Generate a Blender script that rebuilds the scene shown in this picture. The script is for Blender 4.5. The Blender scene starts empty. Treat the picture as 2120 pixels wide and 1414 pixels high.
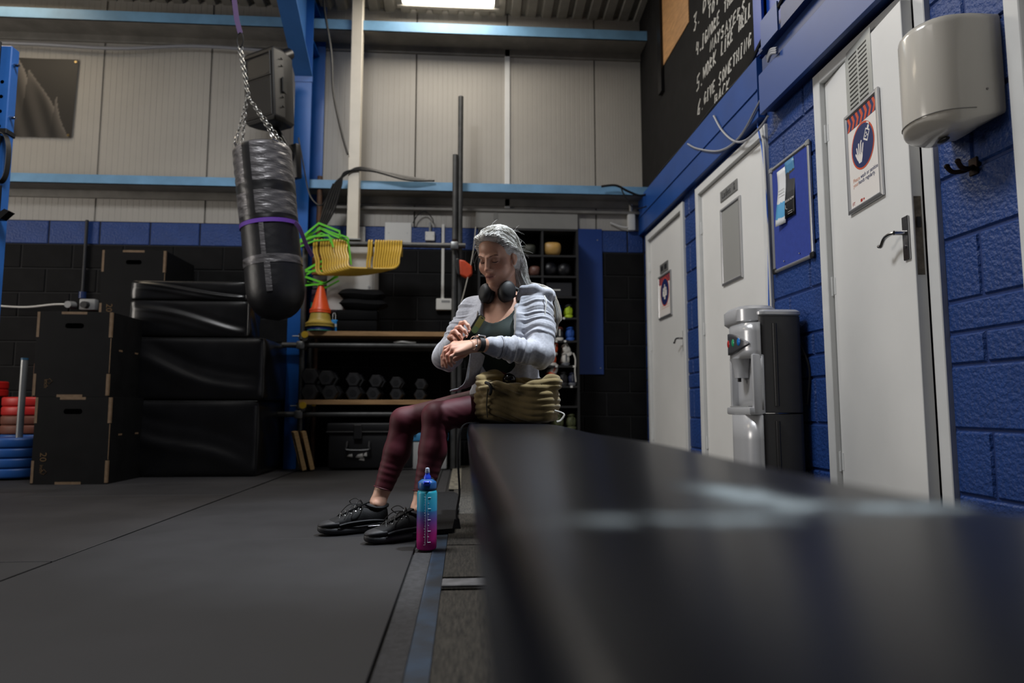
import bpy, bmesh, math, random
import numpy as np
from mathutils import Vector, Matrix

R = math.radians
SC = bpy.context.scene
COL = SC.collection
random.seed(7)
NPR = np.random.RandomState(11)

# ------------------------------------------------------------------ camera
CAM_H = 0.525
YAW, PITCH = R(3.97), R(5.58)
cam_d = bpy.data.cameras.new('camera')
cam_d.lens = 24.0
cam_d.sensor_width = 36.0
cam_d.clip_start = 0.02
cam_d.dof.use_dof = True
cam_d.dof.focus_distance = 2.85
cam_d.dof.aperture_fstop = 1.9
cam = bpy.data.objects.new('camera', cam_d)
cam.location = (0, 0, CAM_H)
cam.rotation_euler = (R(90) + PITCH, 0, -YAW)
COL.objects.link(cam)
SC.camera = cam

# ------------------------------------------------------------------ world and view
world = bpy.data.worlds.new('world')
SC.world = world
world.use_nodes = True
world.node_tree.nodes['Background'].inputs[0].default_value = (0.55, 0.65, 0.8, 1)
world.node_tree.nodes['Background'].inputs[1].default_value = 0.25
SC.view_settings.view_transform = 'Standard'
SC.view_settings.look = 'None'
SC.view_settings.exposure = 0.0
SC.view_settings.gamma = 1.0
SC.view_settings.use_curve_mapping = False

# rooflights (first one seen, others added out of view for light): x0, x1, y0, y1, colour, strength
SEEN_AND_ADDED_ROOFLIGHTS = [
    (-0.62, 0.26, 5.05, 6.27, (1.0, 0.92, 0.80), 14.0),
    (-4.75, -3.75, 5.0, 6.2, (1.0, 0.84, 0.62), 5.0),
    (-3.2, -2.2, -0.6, 1.2, (1.0, 0.95, 0.9), 3.0),
    (-1.9, -0.9, 2.2, 3.4, (0.97, 0.98, 1.0), 43.0),
]
# glowing panel added out of view on the left wall: y0, y1, z0, z1, colour, strength
ADDED_SIDE_LIGHT = (2.6, 4.4, 1.0, 3.2, (1.0, 0.93, 0.85), 10.0)
# cool spot added out of view above the bench to light the woman
spot_d = bpy.data.lights.new('added_spotlight', 'SPOT')
spot_d.energy = 950; spot_d.color = (0.84, 0.92, 1.0); spot_d.spot_size = R(34); spot_d.spot_blend = .6; spot_d.shadow_soft_size = .10
spot = bpy.data.objects.new('added_spotlight', spot_d); COL.objects.link(spot)
spot.location = (1.15, 2.55, 4.35)
spot.rotation_euler = (Vector((0.06, 3.0, 0.85)) - Vector(spot.location)).to_track_quat('-Z', 'Y').to_euler()
def roof_z(y):
    return 4.405 + (6.43 - y) * 0.11

# ------------------------------------------------------------------ pixel rays of the photograph onto real planes
FPX = 2120 * 24.0 / 36.0
_fw = Vector((math.sin(YAW) * math.cos(PITCH), math.cos(YAW) * math.cos(PITCH), math.sin(PITCH)))
_rt = Vector((math.cos(YAW), -math.sin(YAW), 0))
_up = _rt.cross(_fw)
CC = Vector((0, 0, CAM_H))
def ray(x, y):
    return _fw + _rt * ((x - 1060) / FPX) + _up * ((707 - y) / FPX)
def pX(x, y, X):
    d = ray(x, y); return CC + d * (X / d.x)
def pY(x, y, Y):
    d = ray(x, y); return CC + d * (Y / d.y)
def pZ(x, y, Z):
    d = ray(x, y); return CC + d * ((Z - CAM_H) / d.z)

# ------------------------------------------------------------------ materials
def lin(c):
    if isinstance(c, str):
        c = tuple(int(c[i:i + 2], 16) / 255 for i in (0, 2, 4))
    return tuple((v / 12.92 if v <= .04045 else ((v + .055) / 1.055) ** 2.4) for v in c[:3])
MATS = {}
def mat(name, color, rough=.5, metal=0.0, var=0.0, vscale=6.0, color2=None, bump=0.0, bscale=60.0, bdist=.003,
        spec=.5, coat=0.0, emit=0.0, trans=0.0, streak=None, rvar=0.0, detail=4.0, sheen=0.0, vor=False):
    """procedural material: base colour with noise variation towards color2, roughness variation and bump"""
    if name in MATS: return MATS[name]
    m = bpy.data.materials.new(name); m.use_nodes = True
    nt = m.node_tree; ns = nt.nodes; ln = nt.links
    b = ns['Principled BSDF']
    c = lin(color)
    b.inputs['Base Color'].default_value = (*c, 1)
    b.inputs['Roughness'].default_value = rough
    b.inputs['Metallic'].default_value = metal
    b.inputs['Specular IOR Level'].default_value = spec
    b.inputs['Coat Weight'].default_value = coat
    b.inputs['Transmission Weight'].default_value = trans
    b.inputs['Sheen Weight'].default_value = sheen
    if emit:
        b.inputs['Emission Color'].default_value = (*c, 1)
        b.inputs['Emission Strength'].default_value = emit
    tc = ns.new('ShaderNodeTexCoord')
    src = tc.outputs['Object']
    if streak:
        mp = ns.new('ShaderNodeMapping'); mp.inputs['Scale'].default_value = streak
        ln.new(src, mp.inputs['Vector']); src = mp.outputs['Vector']
    if var > 0 or color2 or rvar:
        n = ns.new('ShaderNodeTexNoise'); n.inputs['Scale'].default_value = vscale
        n.inputs['Detail'].default_value = detail; n.inputs['Roughness'].default_value = .6
        ln.new(src, n.inputs['Vector'])
        rp = ns.new('ShaderNodeValToRGB')
        rp.color_ramp.elements[0].position = .33; rp.color_ramp.elements[1].position = .68
        c2 = lin(color2) if color2 else tuple(max(0, v * (1 - var)) for v in c)
        c1 = c if color2 else tuple(min(1, v * (1 + var)) for v in c)
        rp.color_ramp.elements[0].color = (*c2, 1); rp.color_ramp.elements[1].color = (*c1, 1)
        ln.new(n.outputs['Fac'], rp.inputs['Fac'])
        ln.new(rp.outputs['Color'], b.inputs['Base Color'])
        if rvar:
            mr = ns.new('ShaderNodeMapRange')
            mr.inputs['To Min'].default_value = max(0.02, rough - rvar); mr.inputs['To Max'].default_value = min(1, rough + rvar)
            ln.new(n.outputs['Fac'], mr.inputs['Value']); ln.new(mr.outputs['Result'], b.inputs['Roughness'])
    if bump > 0:
        if vor:
            n2 = ns.new('ShaderNodeTexVoronoi'); n2.inputs['Scale'].default_value = bscale; out = n2.outputs['Distance']
        else:
            n2 = ns.new('ShaderNodeTexNoise'); n2.inputs['Scale'].default_value = bscale
            n2.inputs['Detail'].default_value = 3.0; out = n2.outputs['Fac']
        ln.new(tc.outputs['Object'] if not streak else src, n2.inputs['Vector'])
        bp = ns.new('ShaderNodeBump'); bp.inputs['Strength'].default_value = bump; bp.inputs['Distance'].default_value = bdist
        ln.new(out, bp.inputs['Height']); ln.new(bp.outputs['Normal'], b.inputs['Normal'])
    MATS[name] = m
    return m

# ------------------------------------------------------------------ mesh builder
def frame_of(d):
    d = Vector(d).normalized()
    a = Vector((0, 0, 1)) if abs(d.z) < .9 else Vector((1, 0, 0))
    u = d.cross(a).normalized(); v = d.cross(u).normalized()
    return u, v
class MB:
    def __init__(s): s.v = []; s.f = []; s.m = []; s.mi = 0
    def add(s, vs, fs):
        o = len(s.v); s.v += [tuple(p) for p in vs]
        s.f += [tuple(i + o for i in f) for f in fs]; s.m += [s.mi] * len(fs); return s
    def box(s, a, b, c=0.0, M=None):
        """axis box from corner a to corner b with chamfer c"""
        x0, y0, z0 = (min(a[i], b[i]) for i in range(3)); x1, y1, z1 = (max(a[i], b[i]) for i in range(3))
        c = min(c, (x1 - x0) * .49, (y1 - y0) * .49, (z1 - z0) * .49)
        if c <= 0:
            vs = [(x0, y0, z0), (x1, y0, z0), (x1, y1, z0), (x0, y1, z0), (x0, y0, z1), (x1, y0, z1), (x1, y1, z1), (x0, y1, z1)]
            fs = [(0, 3, 2, 1), (4, 5, 6, 7), (0, 1, 5, 4), (1, 2, 6, 5), (2, 3, 7, 6), (3, 0, 4, 7)]
        else:
            bm = bmesh.new()
            bmesh.ops.create_cube(bm, size=1.0)
            for v in bm.verts:
                v.co = Vector((x0 if v.co.x < 0 else x1, y0 if v.co.y < 0 else y1, z0 if v.co.z < 0 else z1))
            bmesh.ops.bevel(bm, geom=list(bm.edges) , offset=c, segments=1 if c < .008 else 2, affect='EDGES', profile=.5)
            bm.verts.index_update()
            vs = [v.co.copy() for v in bm.verts]; fs = [[v.index for v in f.verts] for f in bm.faces]
            bm.free()
        if M is not None: vs = [M @ Vector(p) for p in vs]
        return s.add(vs, fs)
    def loft(s, rings, caps=True, closed=False):
        n = len(rings[0]); vs = [p for r in rings for p in r]; fs = []
        for i in range(len(rings) - (0 if closed else 1)):
            a = i * n; b = ((i + 1) % len(rings)) * n
            for j in range(n):
                k = (j + 1) % n
                fs.append((a + j, a + k, b + k, b + j))
        if caps and not closed:
            fs.append(tuple(reversed(range(n)))); fs.append(tuple((len(rings) - 1) * n + j for j in range(n)))
        return s.add(vs, fs)
    def cyl(s, p0, p1, r0, r1=None, n=16, caps=True):
        p0 = Vector(p0); p1 = Vector(p1); r1 = r0 if r1 is None else r1
        u, v = frame_of(p1 - p0)
        ring = lambda p, r: [p + (u * math.cos(t) + v * math.sin(t)) * r for t in [2 * math.pi * j / n for j in range(n)]]
        return s.loft([ring(p0, r0), ring(p1, r1)], caps)
    def tube(s, pts, r, n=8, closed=False, caps=True, flat=None):
        """sweep a circle (or flat=(w,h) rectangle) along a polyline"""
        P = [Vector(p) for p in pts]; N = len(P); rings = []
        rr = r if isinstance(r, (list, tuple)) else [r] * N
        up = None
        for i in range(N):
            if closed: d = (P[(i + 1) % N] - P[i - 1])
            else: d = P[min(i + 1, N - 1)] - P[max(i - 1, 0)]
            if d.length < 1e-9: d = Vector((0, 0, 1))
            d.normalize()
            if up is None: up, _ = frame_of(d)
            u = (up - d * up.dot(d))
            if u.length < 1e-6: u, _ = frame_of(d)
            u.normalize(); v = d.cross(u); up = u
            if flat:
                w, h = flat[0] / 2, flat[1] / 2
                rings.append([P[i] + u * a * w + v * b * h for a, b in ((1, 1), (-1, 1), (-1, -1), (1, -1))])
            else:
                rings.append([P[i] + (u * math.cos(t) + v * math.sin(t)) * rr[i] for t in [2 * math.pi * j / n for j in range(n)]])
        return s.loft(rings, caps, closed)
    def lathe(s, prof, o=(0, 0, 0), n=24, M=None, caps=True):
        """profile [(r, z)] turned about the z axis through o"""
        rings = []
        for r, z in prof:
            ring = [Vector((o[0] + r * math.cos(2 * math.pi * j / n), o[1] + r * math.sin(2 * math.pi * j / n), o[2] + z)) for j in range(n)]
            if M is not None: ring = [M @ p for p in ring]
            rings.append(ring)
        return s.loft(rings, caps)
    def prism(s, poly, h, M=None):
        """polygon [(x, y)] extruded from z=0 to z=h (or h=(z0, z1)), placed by M"""
        z0, z1 = h if isinstance(h, (tuple, list)) else (0, h)
        n = len(poly)
        vs = [Vector((p[0], p[1], z0)) for p in poly] + [Vector((p[0], p[1], z1)) for p in poly]
        if M is not None: vs = [M @ p for p in vs]
        fs = [tuple(reversed(range(n))), tuple(range(n, 2 * n))]
        fs += [(i, (i + 1) % n, n + (i + 1) % n, n + i) for i in range(n)]
        return s.add(vs, fs)
    def grid(s, fn, nu, nv, wrapu=False):
        vs = [fn(i / (nu if wrapu else nu - 1), j / (nv - 1)) for j in range(nv) for i in range(nu)]
        fs = []
        for j in range(nv - 1):
            for i in range(nu if wrapu else nu - 1):
                k = (i + 1) % nu
                fs.append((j * nu + i, j * nu + k, (j + 1) * nu + k, (j + 1) * nu + i))
        return s.add(vs, fs)
    def ell(s, c, r, n=16, m=10, M=None):
        c = Vector(c); r = (r, r, r) if not isinstance(r, (tuple, list)) else r
        rings = []
        for j in range(m + 1):
            t = math.pi * (j + .02) / (m + .04)
            ring = [Vector((r[0] * math.sin(t) * math.cos(2 * math.pi * i / n), r[1] * math.sin(t) * math.sin(2 * math.pi * i / n), -r[2] * math.cos(t))) for i in range(n)]
            rings.append([c + ((M @ p) if M is not None else p) for p in ring])
        return s.loft(rings)
    def mesh(s, name, mats, smooth=40):
        me = bpy.data.meshes.new(name); me.from_pydata(s.v, [], s.f)
        for m in (mats if isinstance(mats, (list, tuple)) else [mats]): me.materials.append(m)
        if any(s.m): me.polygons.foreach_set('material_index', s.m)
        if smooth:
            me.polygons.foreach_set('use_smooth', [True] * len(me.polygons))
            me.set_sharp_from_angle(angle=R(smooth))
        me.update(); return me
    def build(s, name, mats, parent=None, smooth=40, M=None):
        return link(name, s.mesh(name, mats, smooth), parent, M)
def link(name, me, parent=None, M=None):
    o = bpy.data.objects.new(name, me); COL.objects.link(o)
    if parent is not None: o.parent = parent
    if M is not None: o.matrix_local = M
    return o
def empty(name, M=None, loc=None):
    o = bpy.data.objects.new(name, None); COL.objects.link(o); o.empty_display_size = .1
    if loc is not None: o.location = loc
    if M is not None: o.matrix_world = M
    return o
def tag(o, label, cat, group=None, kind=None):
    o['label'] = label; o['category'] = cat
    if group: o['group'] = group
    if kind: o['kind'] = kind
    return o
def thing(name, label, cat, M=None, loc=None, group=None):
    return tag(empty(name, M, loc), label, cat, group)
def struct(o, label=None):
    o['kind'] = 'structure'
    if label: o['label'] = label
    return o
def copy_tree(o, parent=None):
    c = o.copy(); COL.objects.link(c)
    if parent is not None: c.parent = parent
    for ch in list(o.children): copy_tree(ch, c)
    return c
def subdiv(o, lv=2):
    m = o.modifiers.new('subdivision', 'SUBSURF'); m.levels = lv; m.render_levels = lv; return o
def bevel(o, w=.004, seg=2, ang=40):
    m = o.modifiers.new('bevel', 'BEVEL'); m.width = w; m.segments = seg; m.limit_method = 'ANGLE'; m.angle_limit = R(ang); return o
def mat4(x, y, z, o):
    return Matrix(((x[0], y[0], z[0], o[0]), (x[1], y[1], z[1], o[1]), (x[2], y[2], z[2], o[2]), (0, 0, 0, 1)))
XW, YW = 1.735, 6.43          # faces of the right and back walls
def RW(y, z, off=0.0):        # frame on the right wall: x towards the viewer, y up, z out of the wall
    return mat4((0, -1, 0), (0, 0, 1), (-1, 0, 0), (XW - off, y, z))
def BW(x, z, off=0.0):        # frame on the back wall: x to the right, y up, z out of the wall
    return mat4((1, 0, 0), (0, 0, 1), (0, -1, 0), (x, YW - off, z))
def text(name, body, size, m, parent, at, ext=.0006, align='LEFT', shear=0.0, rot=0.0, width=1.0):
    cu = bpy.data.curves.new(name, 'FONT'); cu.body = body; cu.size = size; cu.extrude = ext; cu.align_x = align
    cu.shear = shear; cu.materials.append(m); cu.resolution_u = 2
    tmp = bpy.data.objects.new(name, cu); COL.objects.link(tmp)
    me = bpy.data.meshes.new_from_object(tmp.evaluated_get(bpy.context.evaluated_depsgraph_get()))
    bpy.data.objects.remove(tmp)
    if not me.materials: me.materials.append(m)
    return link(name, me, parent, Matrix.Translation(at) @ Matrix.Rotation(rot, 4, 'Z') @ Matrix.Diagonal((width, 1, 1, 1)))
def smoothpts(P, k=6):
    """Catmull-Rom through the points"""
    P = [Vector(p) for p in P]; out = []
    for i in range(len(P) - 1):
        a = P[max(i - 1, 0)]; b = P[i]; c = P[i + 1]; d = P[min(i + 2, len(P) - 1)]
        for j in range(k):
            t = j / k
            out.append(.5 * ((2 * b) + (c - a) * t + (2 * a - 5 * b + 4 * c - d) * t * t + (3 * b - a - 3 * c + d) * t ** 3))
    out.append(P[-1]); return out
def arc(c, r, a0, a1, n, plane='xy'):
    out = []
    for i in range(n + 1):
        t = a0 + (a1 - a0) * i / n
        x, y = r * math.cos(t), r * math.sin(t)
        out.append((c[0] + x, c[1] + y) if plane == 'xy' else None)
    return out
def rrect(w, h, r, n=4, cx=0, cy=0):
    """rounded rectangle outline centred on cx, cy"""
    out = []
    for sx, sy, a in ((1, 1, 0), (-1, 1, 90), (-1, -1, 180), (1, -1, 270)):
        out += arc((cx + sx * (w / 2 - r), cy + sy * (h / 2 - r)), r, R(a), R(a + 90), n)
    return out
# ================================================================== materials of the hall
M_mortar_k = mat('black_mortar', '0d0d0f', .8)
M_block_k = mat('black_painted_block', '131314', .7, var=.3, vscale=5, bump=.25, bscale=90, bdist=.003, spec=.12)
M_block_b = mat('blue_painted_block', '183b7a', .5, var=.12, vscale=5, bump=.9, bscale=60, bdist=.009)
M_blue_mortar = mat('blue_mortar', '15316a', .55, bump=.4, bscale=90)
M_blue_paint = mat('blue_gloss_paint', '1a458a', .38, var=.1, vscale=3)
M_blue_board = mat('blue_painted_board', '2f4b88', .45, var=.06, vscale=2)
M_girt = mat('pale_blue_steel', '6f9cc0', .45, var=.15, vscale=4)
M_girt_dark = mat('dusty_grey_steel', '77746e', .6, var=.2, vscale=5)
M_column = mat('bright_blue_steel', '12529c', .36, var=.1, vscale=3)
M_panel = mat('cream_insulated_panel', 'a39f98', .55, var=.05, vscale=1.5)
M_panel_seam = mat('panel_seam', '6d675f', .7)
M_roof = mat('grey_roof_sheet', '8d8a83', .6, var=.2, vscale=3)
M_white_frame = mat('offwhite_gloss_paint', 'd6d7d6', .36, var=.05, vscale=4)
M_door = mat('offwhite_door_paint', 'dfdfdd', .42, var=.04, vscale=1.5, streak=(1, 1, .25))
M_black_wall = mat('black_roughcast', '131212', .9, var=.25, vscale=8, bump=.3, bscale=120, bdist=.003, spec=.2)
M_wood = mat('bare_plywood', 'a57a4c', .6, var=.25, vscale=5, streak=(2, 2, 14))
M_chrome = mat('brushed_chrome', 'b9b9bb', .22, 1.0)
M_steel = mat('galvanised_steel', '8b8d8d', .42, .9, var=.18, vscale=9)
M_black_metal = mat('black_metal', '101012', .4, .3)
M_white_pl = mat('white_plastic', 'd6d5d0', .4)
M_grey_pl = mat('grey_plastic', '8f9090', .45)
M_black_pl = mat('black_plastic', '111113', .45)
M_rubbers = [mat('black_rubber_tile_%d' % i, c, .66, var=.2, vscale=2.2, bump=.25, bscale=260, bdist=.002, rvar=.08, spec=.35) for i, c in enumerate(('1f1e20', '212021', '201f21', '232122'))]
M_rubber = mat('black_rubber_tile', '2a292b', .62, var=.16, vscale=2.2, bump=.25, bscale=260, bdist=.002, rvar=.08)
M_conc = mat('dark_subfloor', '1c1b1b', .8, var=.2, vscale=8)
M_cable = mat('black_cable', '0c0c0d', .5)

# ================================================================== floor
FZ = -0.014
b = MB(); b.box((-7, -4, -.2), (2.2, 6.9, FZ))
floor = struct(b.build('floor', M_conc, smooth=0), 'dark sub floor under black rubber tiles')
def tile(x0, x1, y0, y1):
    g = .005; zt_ = random.choice((0, -.002, -.004))
    m = MB(); m.box((x0 + g, y0 + g, FZ + .0005), (x1 - g, y1 - g, zt_), .0018)
    m.build('rubber_tile', random.choice(M_rubbers), floor)
TW, TL = 1.23, 1.83
cols = [(-.18 - TW * (i + 1), -.18 - TW * i) for i in range(5)]
for i, (x0, x1) in enumerate(cols):
    off = (2.89, 2.52, 2.89, 2.4, 2.89)[i]
    ys = [off + TL * k for k in range(-3, 3)]
    for y0 in ys:
        if y0 > 6.4: continue
        tile(x0, x1, max(y0, -3.9), min(y0 + TL, 6.43))
# carpet strip beside the tiles with a blue painted line, running under the bench
M_carpet = mat('charcoal_ribbed_carpet', '4a463f', .95, var=.45, vscale=14, color2='24221f', bump=.8, bscale=55, bdist=.006, streak=(9, 1, 1), detail=6)
M_carpet_k = mat('black_flecked_rubber', '262527', .8, var=.5, vscale=60, bump=.4, bscale=200)
b = MB(); b.box((-.18, -3.9, FZ), (-.118, 6.43, -.008)); b.build('edge_strip', M_carpet_k, floor, smooth=0)
M_tape = mat('worn_blue_tape', '22384f', .7, color2='161c26', vscale=9)
b = MB(); b.box((-.116, -3.9, FZ), (-.066, 3.05, -.006)); b.build('blue_line', M_tape, floor, smooth=0)
for y0, y1 in ((-3.9, 2.06), (2.085, 2.2), (2.225, 2.72), (2.735, 4.2), (4.21, 6.43)):
    b = MB(); b.box((-.064, y0, FZ), (1.735, y1, -.004), .001); b.build('carpet_panel', M_carpet, floor, smooth=0)
M_bar = mat('grey_threshold_bar', '6b6b6d', .6, var=.3, vscale=20)
b = MB(); b.box((-.064, 2.09, -.004), (1.0, 2.17, .004), .002); b.build('threshold_bar', M_bar, floor, smooth=0)
b = MB(); b.box((-.10, 4.55, -.004), (-.02, 6.2, .001), .001); b.build('painted_strip', mat('worn_white_strip', '8c8676', .8, color2='3a3833', vscale=30), floor, smooth=0)

# ================================================================== block walls
BH, BL = .225, .45
_blk = {}
def block(w, h, m):
    k = (round(w, 3), round(h, 3), m.name)
    if k not in _blk:
        g = .005; c = .0065
        b = MB()
        x0, x1, y0, y1 = g, w - g, g, h - g
        vs = [(x0, y0, -.008), (x1, y0, -.008), (x1, y1, -.008), (x0, y1, -.008),
              (x0 + c, y0 + c, 0), (x1 - c, y0 + c, 0), (x1 - c, y1 - c, 0), (x0 + c, y1 - c, 0)]
        b.add(vs, [(4, 5, 6, 7), (0, 1, 5, 4), (1, 2, 6, 5), (2, 3, 7, 6), (3, 0, 4, 7)])
        _blk[k] = b.mesh('block', m, smooth=0)
    return _blk[k]
def course(wall, FR, u0, u1, z, h, m, shift, cut=()):
    """blocks of one course along u0..u1 (frame FR(u, z)), skipping the openings in cut"""
    spans = [(u0, u1)]
    for a, c in cut:
        spans = [q for s0, s1 in spans for q in ((s0, min(s1, a)), (max(s0, c), s1)) if q[1] - q[0] > .03]
    for s0, s1 in spans:
        k = math.floor((s0 - shift) / BL)
        while True:
            a = max(shift + k * BL, s0); e = min(shift + (k + 1) * BL, s1); k += 1
            if a >= s1 - .02: break
            if e - a < .03: continue
            j = NPR.uniform(-.0012, .0012)
            link('block', block(e - a, h, m), wall, FR(a, z, j))
# back wall: blocks to 2.25 m, insulated panels above
b = MB(); b.box((-7, YW + .008, -.05), (1.9, YW + .2, 2.25)); b.box((-7, YW + .03, 2.25), (1.9, YW + .2, 5.2))
wall_back = struct(b.build('wall_back', M_mortar_k, smooth=0), 'back wall of painted blocks below cream panels')
for k in range(10):
    course(wall_back, BW, -4.9, XW, k * BH, BH, M_block_b if k == 9 else M_block_k, .225 * (k % 2))
M_pan = M_panel
def panel(x0, x1, z0, z1):
    b = MB(); n = 18; w = (x1 - x0)
    rings = []
    prof = [(x0 + .003, 0), (x0 + .008, .022)]
    for i in range(n):
        a = x0 + .012 + (w - .024) * i / n; s = (w - .024) / n
        prof += [(a + s * .06, .022), (a + s * .10, .0205), (a + s * .16, .0205), (a + s * .2, .022)]
    prof += [(x1 - .008, .022), (x1 - .003, 0)]
    b.add([(x, YW + .03 - d, z) for z in (z0, z1) for x, d in prof], [(i, i + 1, len(prof) + i + 1, len(prof) + i) for i in range(len(prof) - 1)])
    b.build('insulated_panel', M_pan, wall_back, smooth=0)
for x0 in (-5.42, -4.43, -3.43, -2.44, -1.46, -.49, .40, 1.27):
    x1 = {-5.42: -4.43, -4.43: -3.43, -3.43: -2.44, -2.44: -1.46, -1.46: -.49, -.49: .40, .40: 1.27, 1.27: 1.8}[x0]
    panel(x0, x1, 2.25, 4.75)
b = MB(); b.box((.375, YW - .012, 2.30), (.425, YW + .012, 4.2), .003); b.build('panel_strip', M_white_frame, wall_back, smooth=0)
# other walls, out of the photograph
b = MB(); b.box((-7.2, -4, 0), (-7, 6.9, 6.2))
struct(b.build('wall_left', mat('left_wall_paint', '5a5b60', .8), smooth=0), 'far left wall of the hall')
b = MB(); b.box((-7.2, -4.2, 0), (2.2, -4, 6.2))
struct(b.build('wall_front', mat('front_wall_paint', '4a4b50', .8), smooth=0), 'wall behind the viewer')

# ================================================================== right wall with its doors
DOORS = [(5.20, 6.31), (3.70, 4.90), (2.33, 3.15), (1.0, 1.968)]     # frame extents along y, far door first
DTOP = 2.165
cuts = [(-y1, -y0) for y0, y1 in DOORS]
b = MB()
edges = [-4.0] + [v for y0, y1 in reversed(DOORS) for v in (y0 + .02, y1 - .02)] + [YW + .02]
for i in range(0, len(edges), 2):
    b.box((XW + .008, edges[i], -.05), (XW + .16, edges[i + 1], DTOP))
b.box((XW + .008, -4, DTOP - .02), (XW + .16, YW + .02, 2.62))
b.box((XW + .16, -4, -.05), (XW + .3, YW + .02, 2.62))
wall_right = struct(b.build('wall_right', M_blue_mortar, smooth=0), 'right wall of rough blue painted blocks')
FRW = lambda u, z, off=0.0: RW(-u, z, off)
zz = 0.0; k = 0
hs = [BH, BH, BH, BH / 2, BH / 2] + [BH] * 8
for h in hs:
    cut = cuts if zz + h / 2 < DTOP else []
    if zz < 2.1:
        course(wall_right, FRW, -5.30, -.5, zz, h, M_block_b, .225 * (k % 2) - .13, cut)
        course(wall_right, FRW, -YW, -6.31, zz, h, M_block_b, .1, ())
    zz += h; k += 1
# rough black wall above the fascia
b = MB(); b.box((XW, -4, 2.60), (XW + .16, YW + .02, 6.0))
wall_up = struct(b.build('wall_right_upper', M_black_wall, smooth=0), 'rough black wall above the doors with white hand lettering')

# fascia beams
b = MB()
b.box((XW - .05, 3.70, 2.20), (XW, YW, 2.565)); b.box((XW - .058, 3.70, 2.36), (XW - .05, YW, 2.372))
f1 = struct(bevel(b.build('trim_1', M_blue_paint, smooth=0), .003), 'blue fascia beam over the far doors')
b = MB(); b.box((XW - .085, -1.0, 2.17), (XW - .06, 3.60, 2.40))
f2 = struct(bevel(b.build('trim_2', M_blue_board, smooth=0), .002), 'flat blue board over the nearest doors')
b = MB(); b.box((XW - .06, -1.0, 2.19), (XW, 3.6, 2.50)); b.box((XW - .10, -1.0, 2.50), (XW, 3.55, 2.53)); b.box((XW - .10, -1, 2.53), (XW - .085, 3.28, 2.62))
f3 = struct(b.build('trim_3', mat('dark_blue_steel', '1f3668', .45, var=.1), smooth=0), 'dark blue ledge behind the flat board')
b = MB()
b.box((XW - .03, 3.66, 2.565), (XW + .0, 3.76, 6)); b.box((XW - .045, 3.62, 2.565), (XW - .03, 3.67, 6)); b.box((XW - .045, 3.36, 2.53), (XW, 3.45, 6))
b.box((XW - .012, 3.45, 2.53), (XW, 3.62, 6))
f4 = struct(b.build('trim_4', mat('vivid_blue_steel', '0f3f9c', .4), smooth=0), 'pair of vivid blue uprights on the black wall')
b = MB(); b.box((XW - .11, 3.30, 2.50), (XW - .10, 3.50, 2.66)); b.build('gusset_plate', M_blue_board, f4, smooth=0)
# boarded window high in the black wall
w1 = empty('window_7'); struct(w1, 'high boarded window with a plywood panel')
b = MB(); b.prism([(-5.64, 3.53), (-5.64, 5.2), (-4.96, 5.2), (-4.96, 3.53)], (0, .006), FRW(0, 0, .001)); b.build('plywood_panel', M_wood, w1, smooth=0)
b = MB(); b.box((XW - .03, 5.64, 3.30), (XW, 5.74, 5.4)); b.build('window_frame', M_black_metal, w1, smooth=0)

# ================================================================== girts, column, roof
def girt(n, z, x0, x1, flange=.095, depth=.21, label=''):
    b = MB(); b.mi = 0
    b.box((x0, YW - depth, z), (x1, YW - depth + .006, z + flange))      # front flange
    b.mi = 1
    b.box((x0, YW - depth, z), (x1, YW + .01, z + .006))                 # web seen from below
    b.box((x0, YW - .012, z - .07), (x1, YW + .01, z))                   # back flange
    return struct(b.build('trim_%d' % n, [M_girt, M_girt_dark], smooth=0), label)
girt(5, 2.535, -7, XW, .085, label='pale blue steel rail across the back wall at mid height')
girt(6, 4.05, -7, XW, .10, .26, label='pale blue steel rail under the roof')
b = MB(); b.box((-1.25, YW - .05, 2.40), (1.70, YW, 2.43), .004)
struct(b.build('trim_7', M_girt_dark, smooth=0), 'grey conduit tray below the mid rail')

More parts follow.
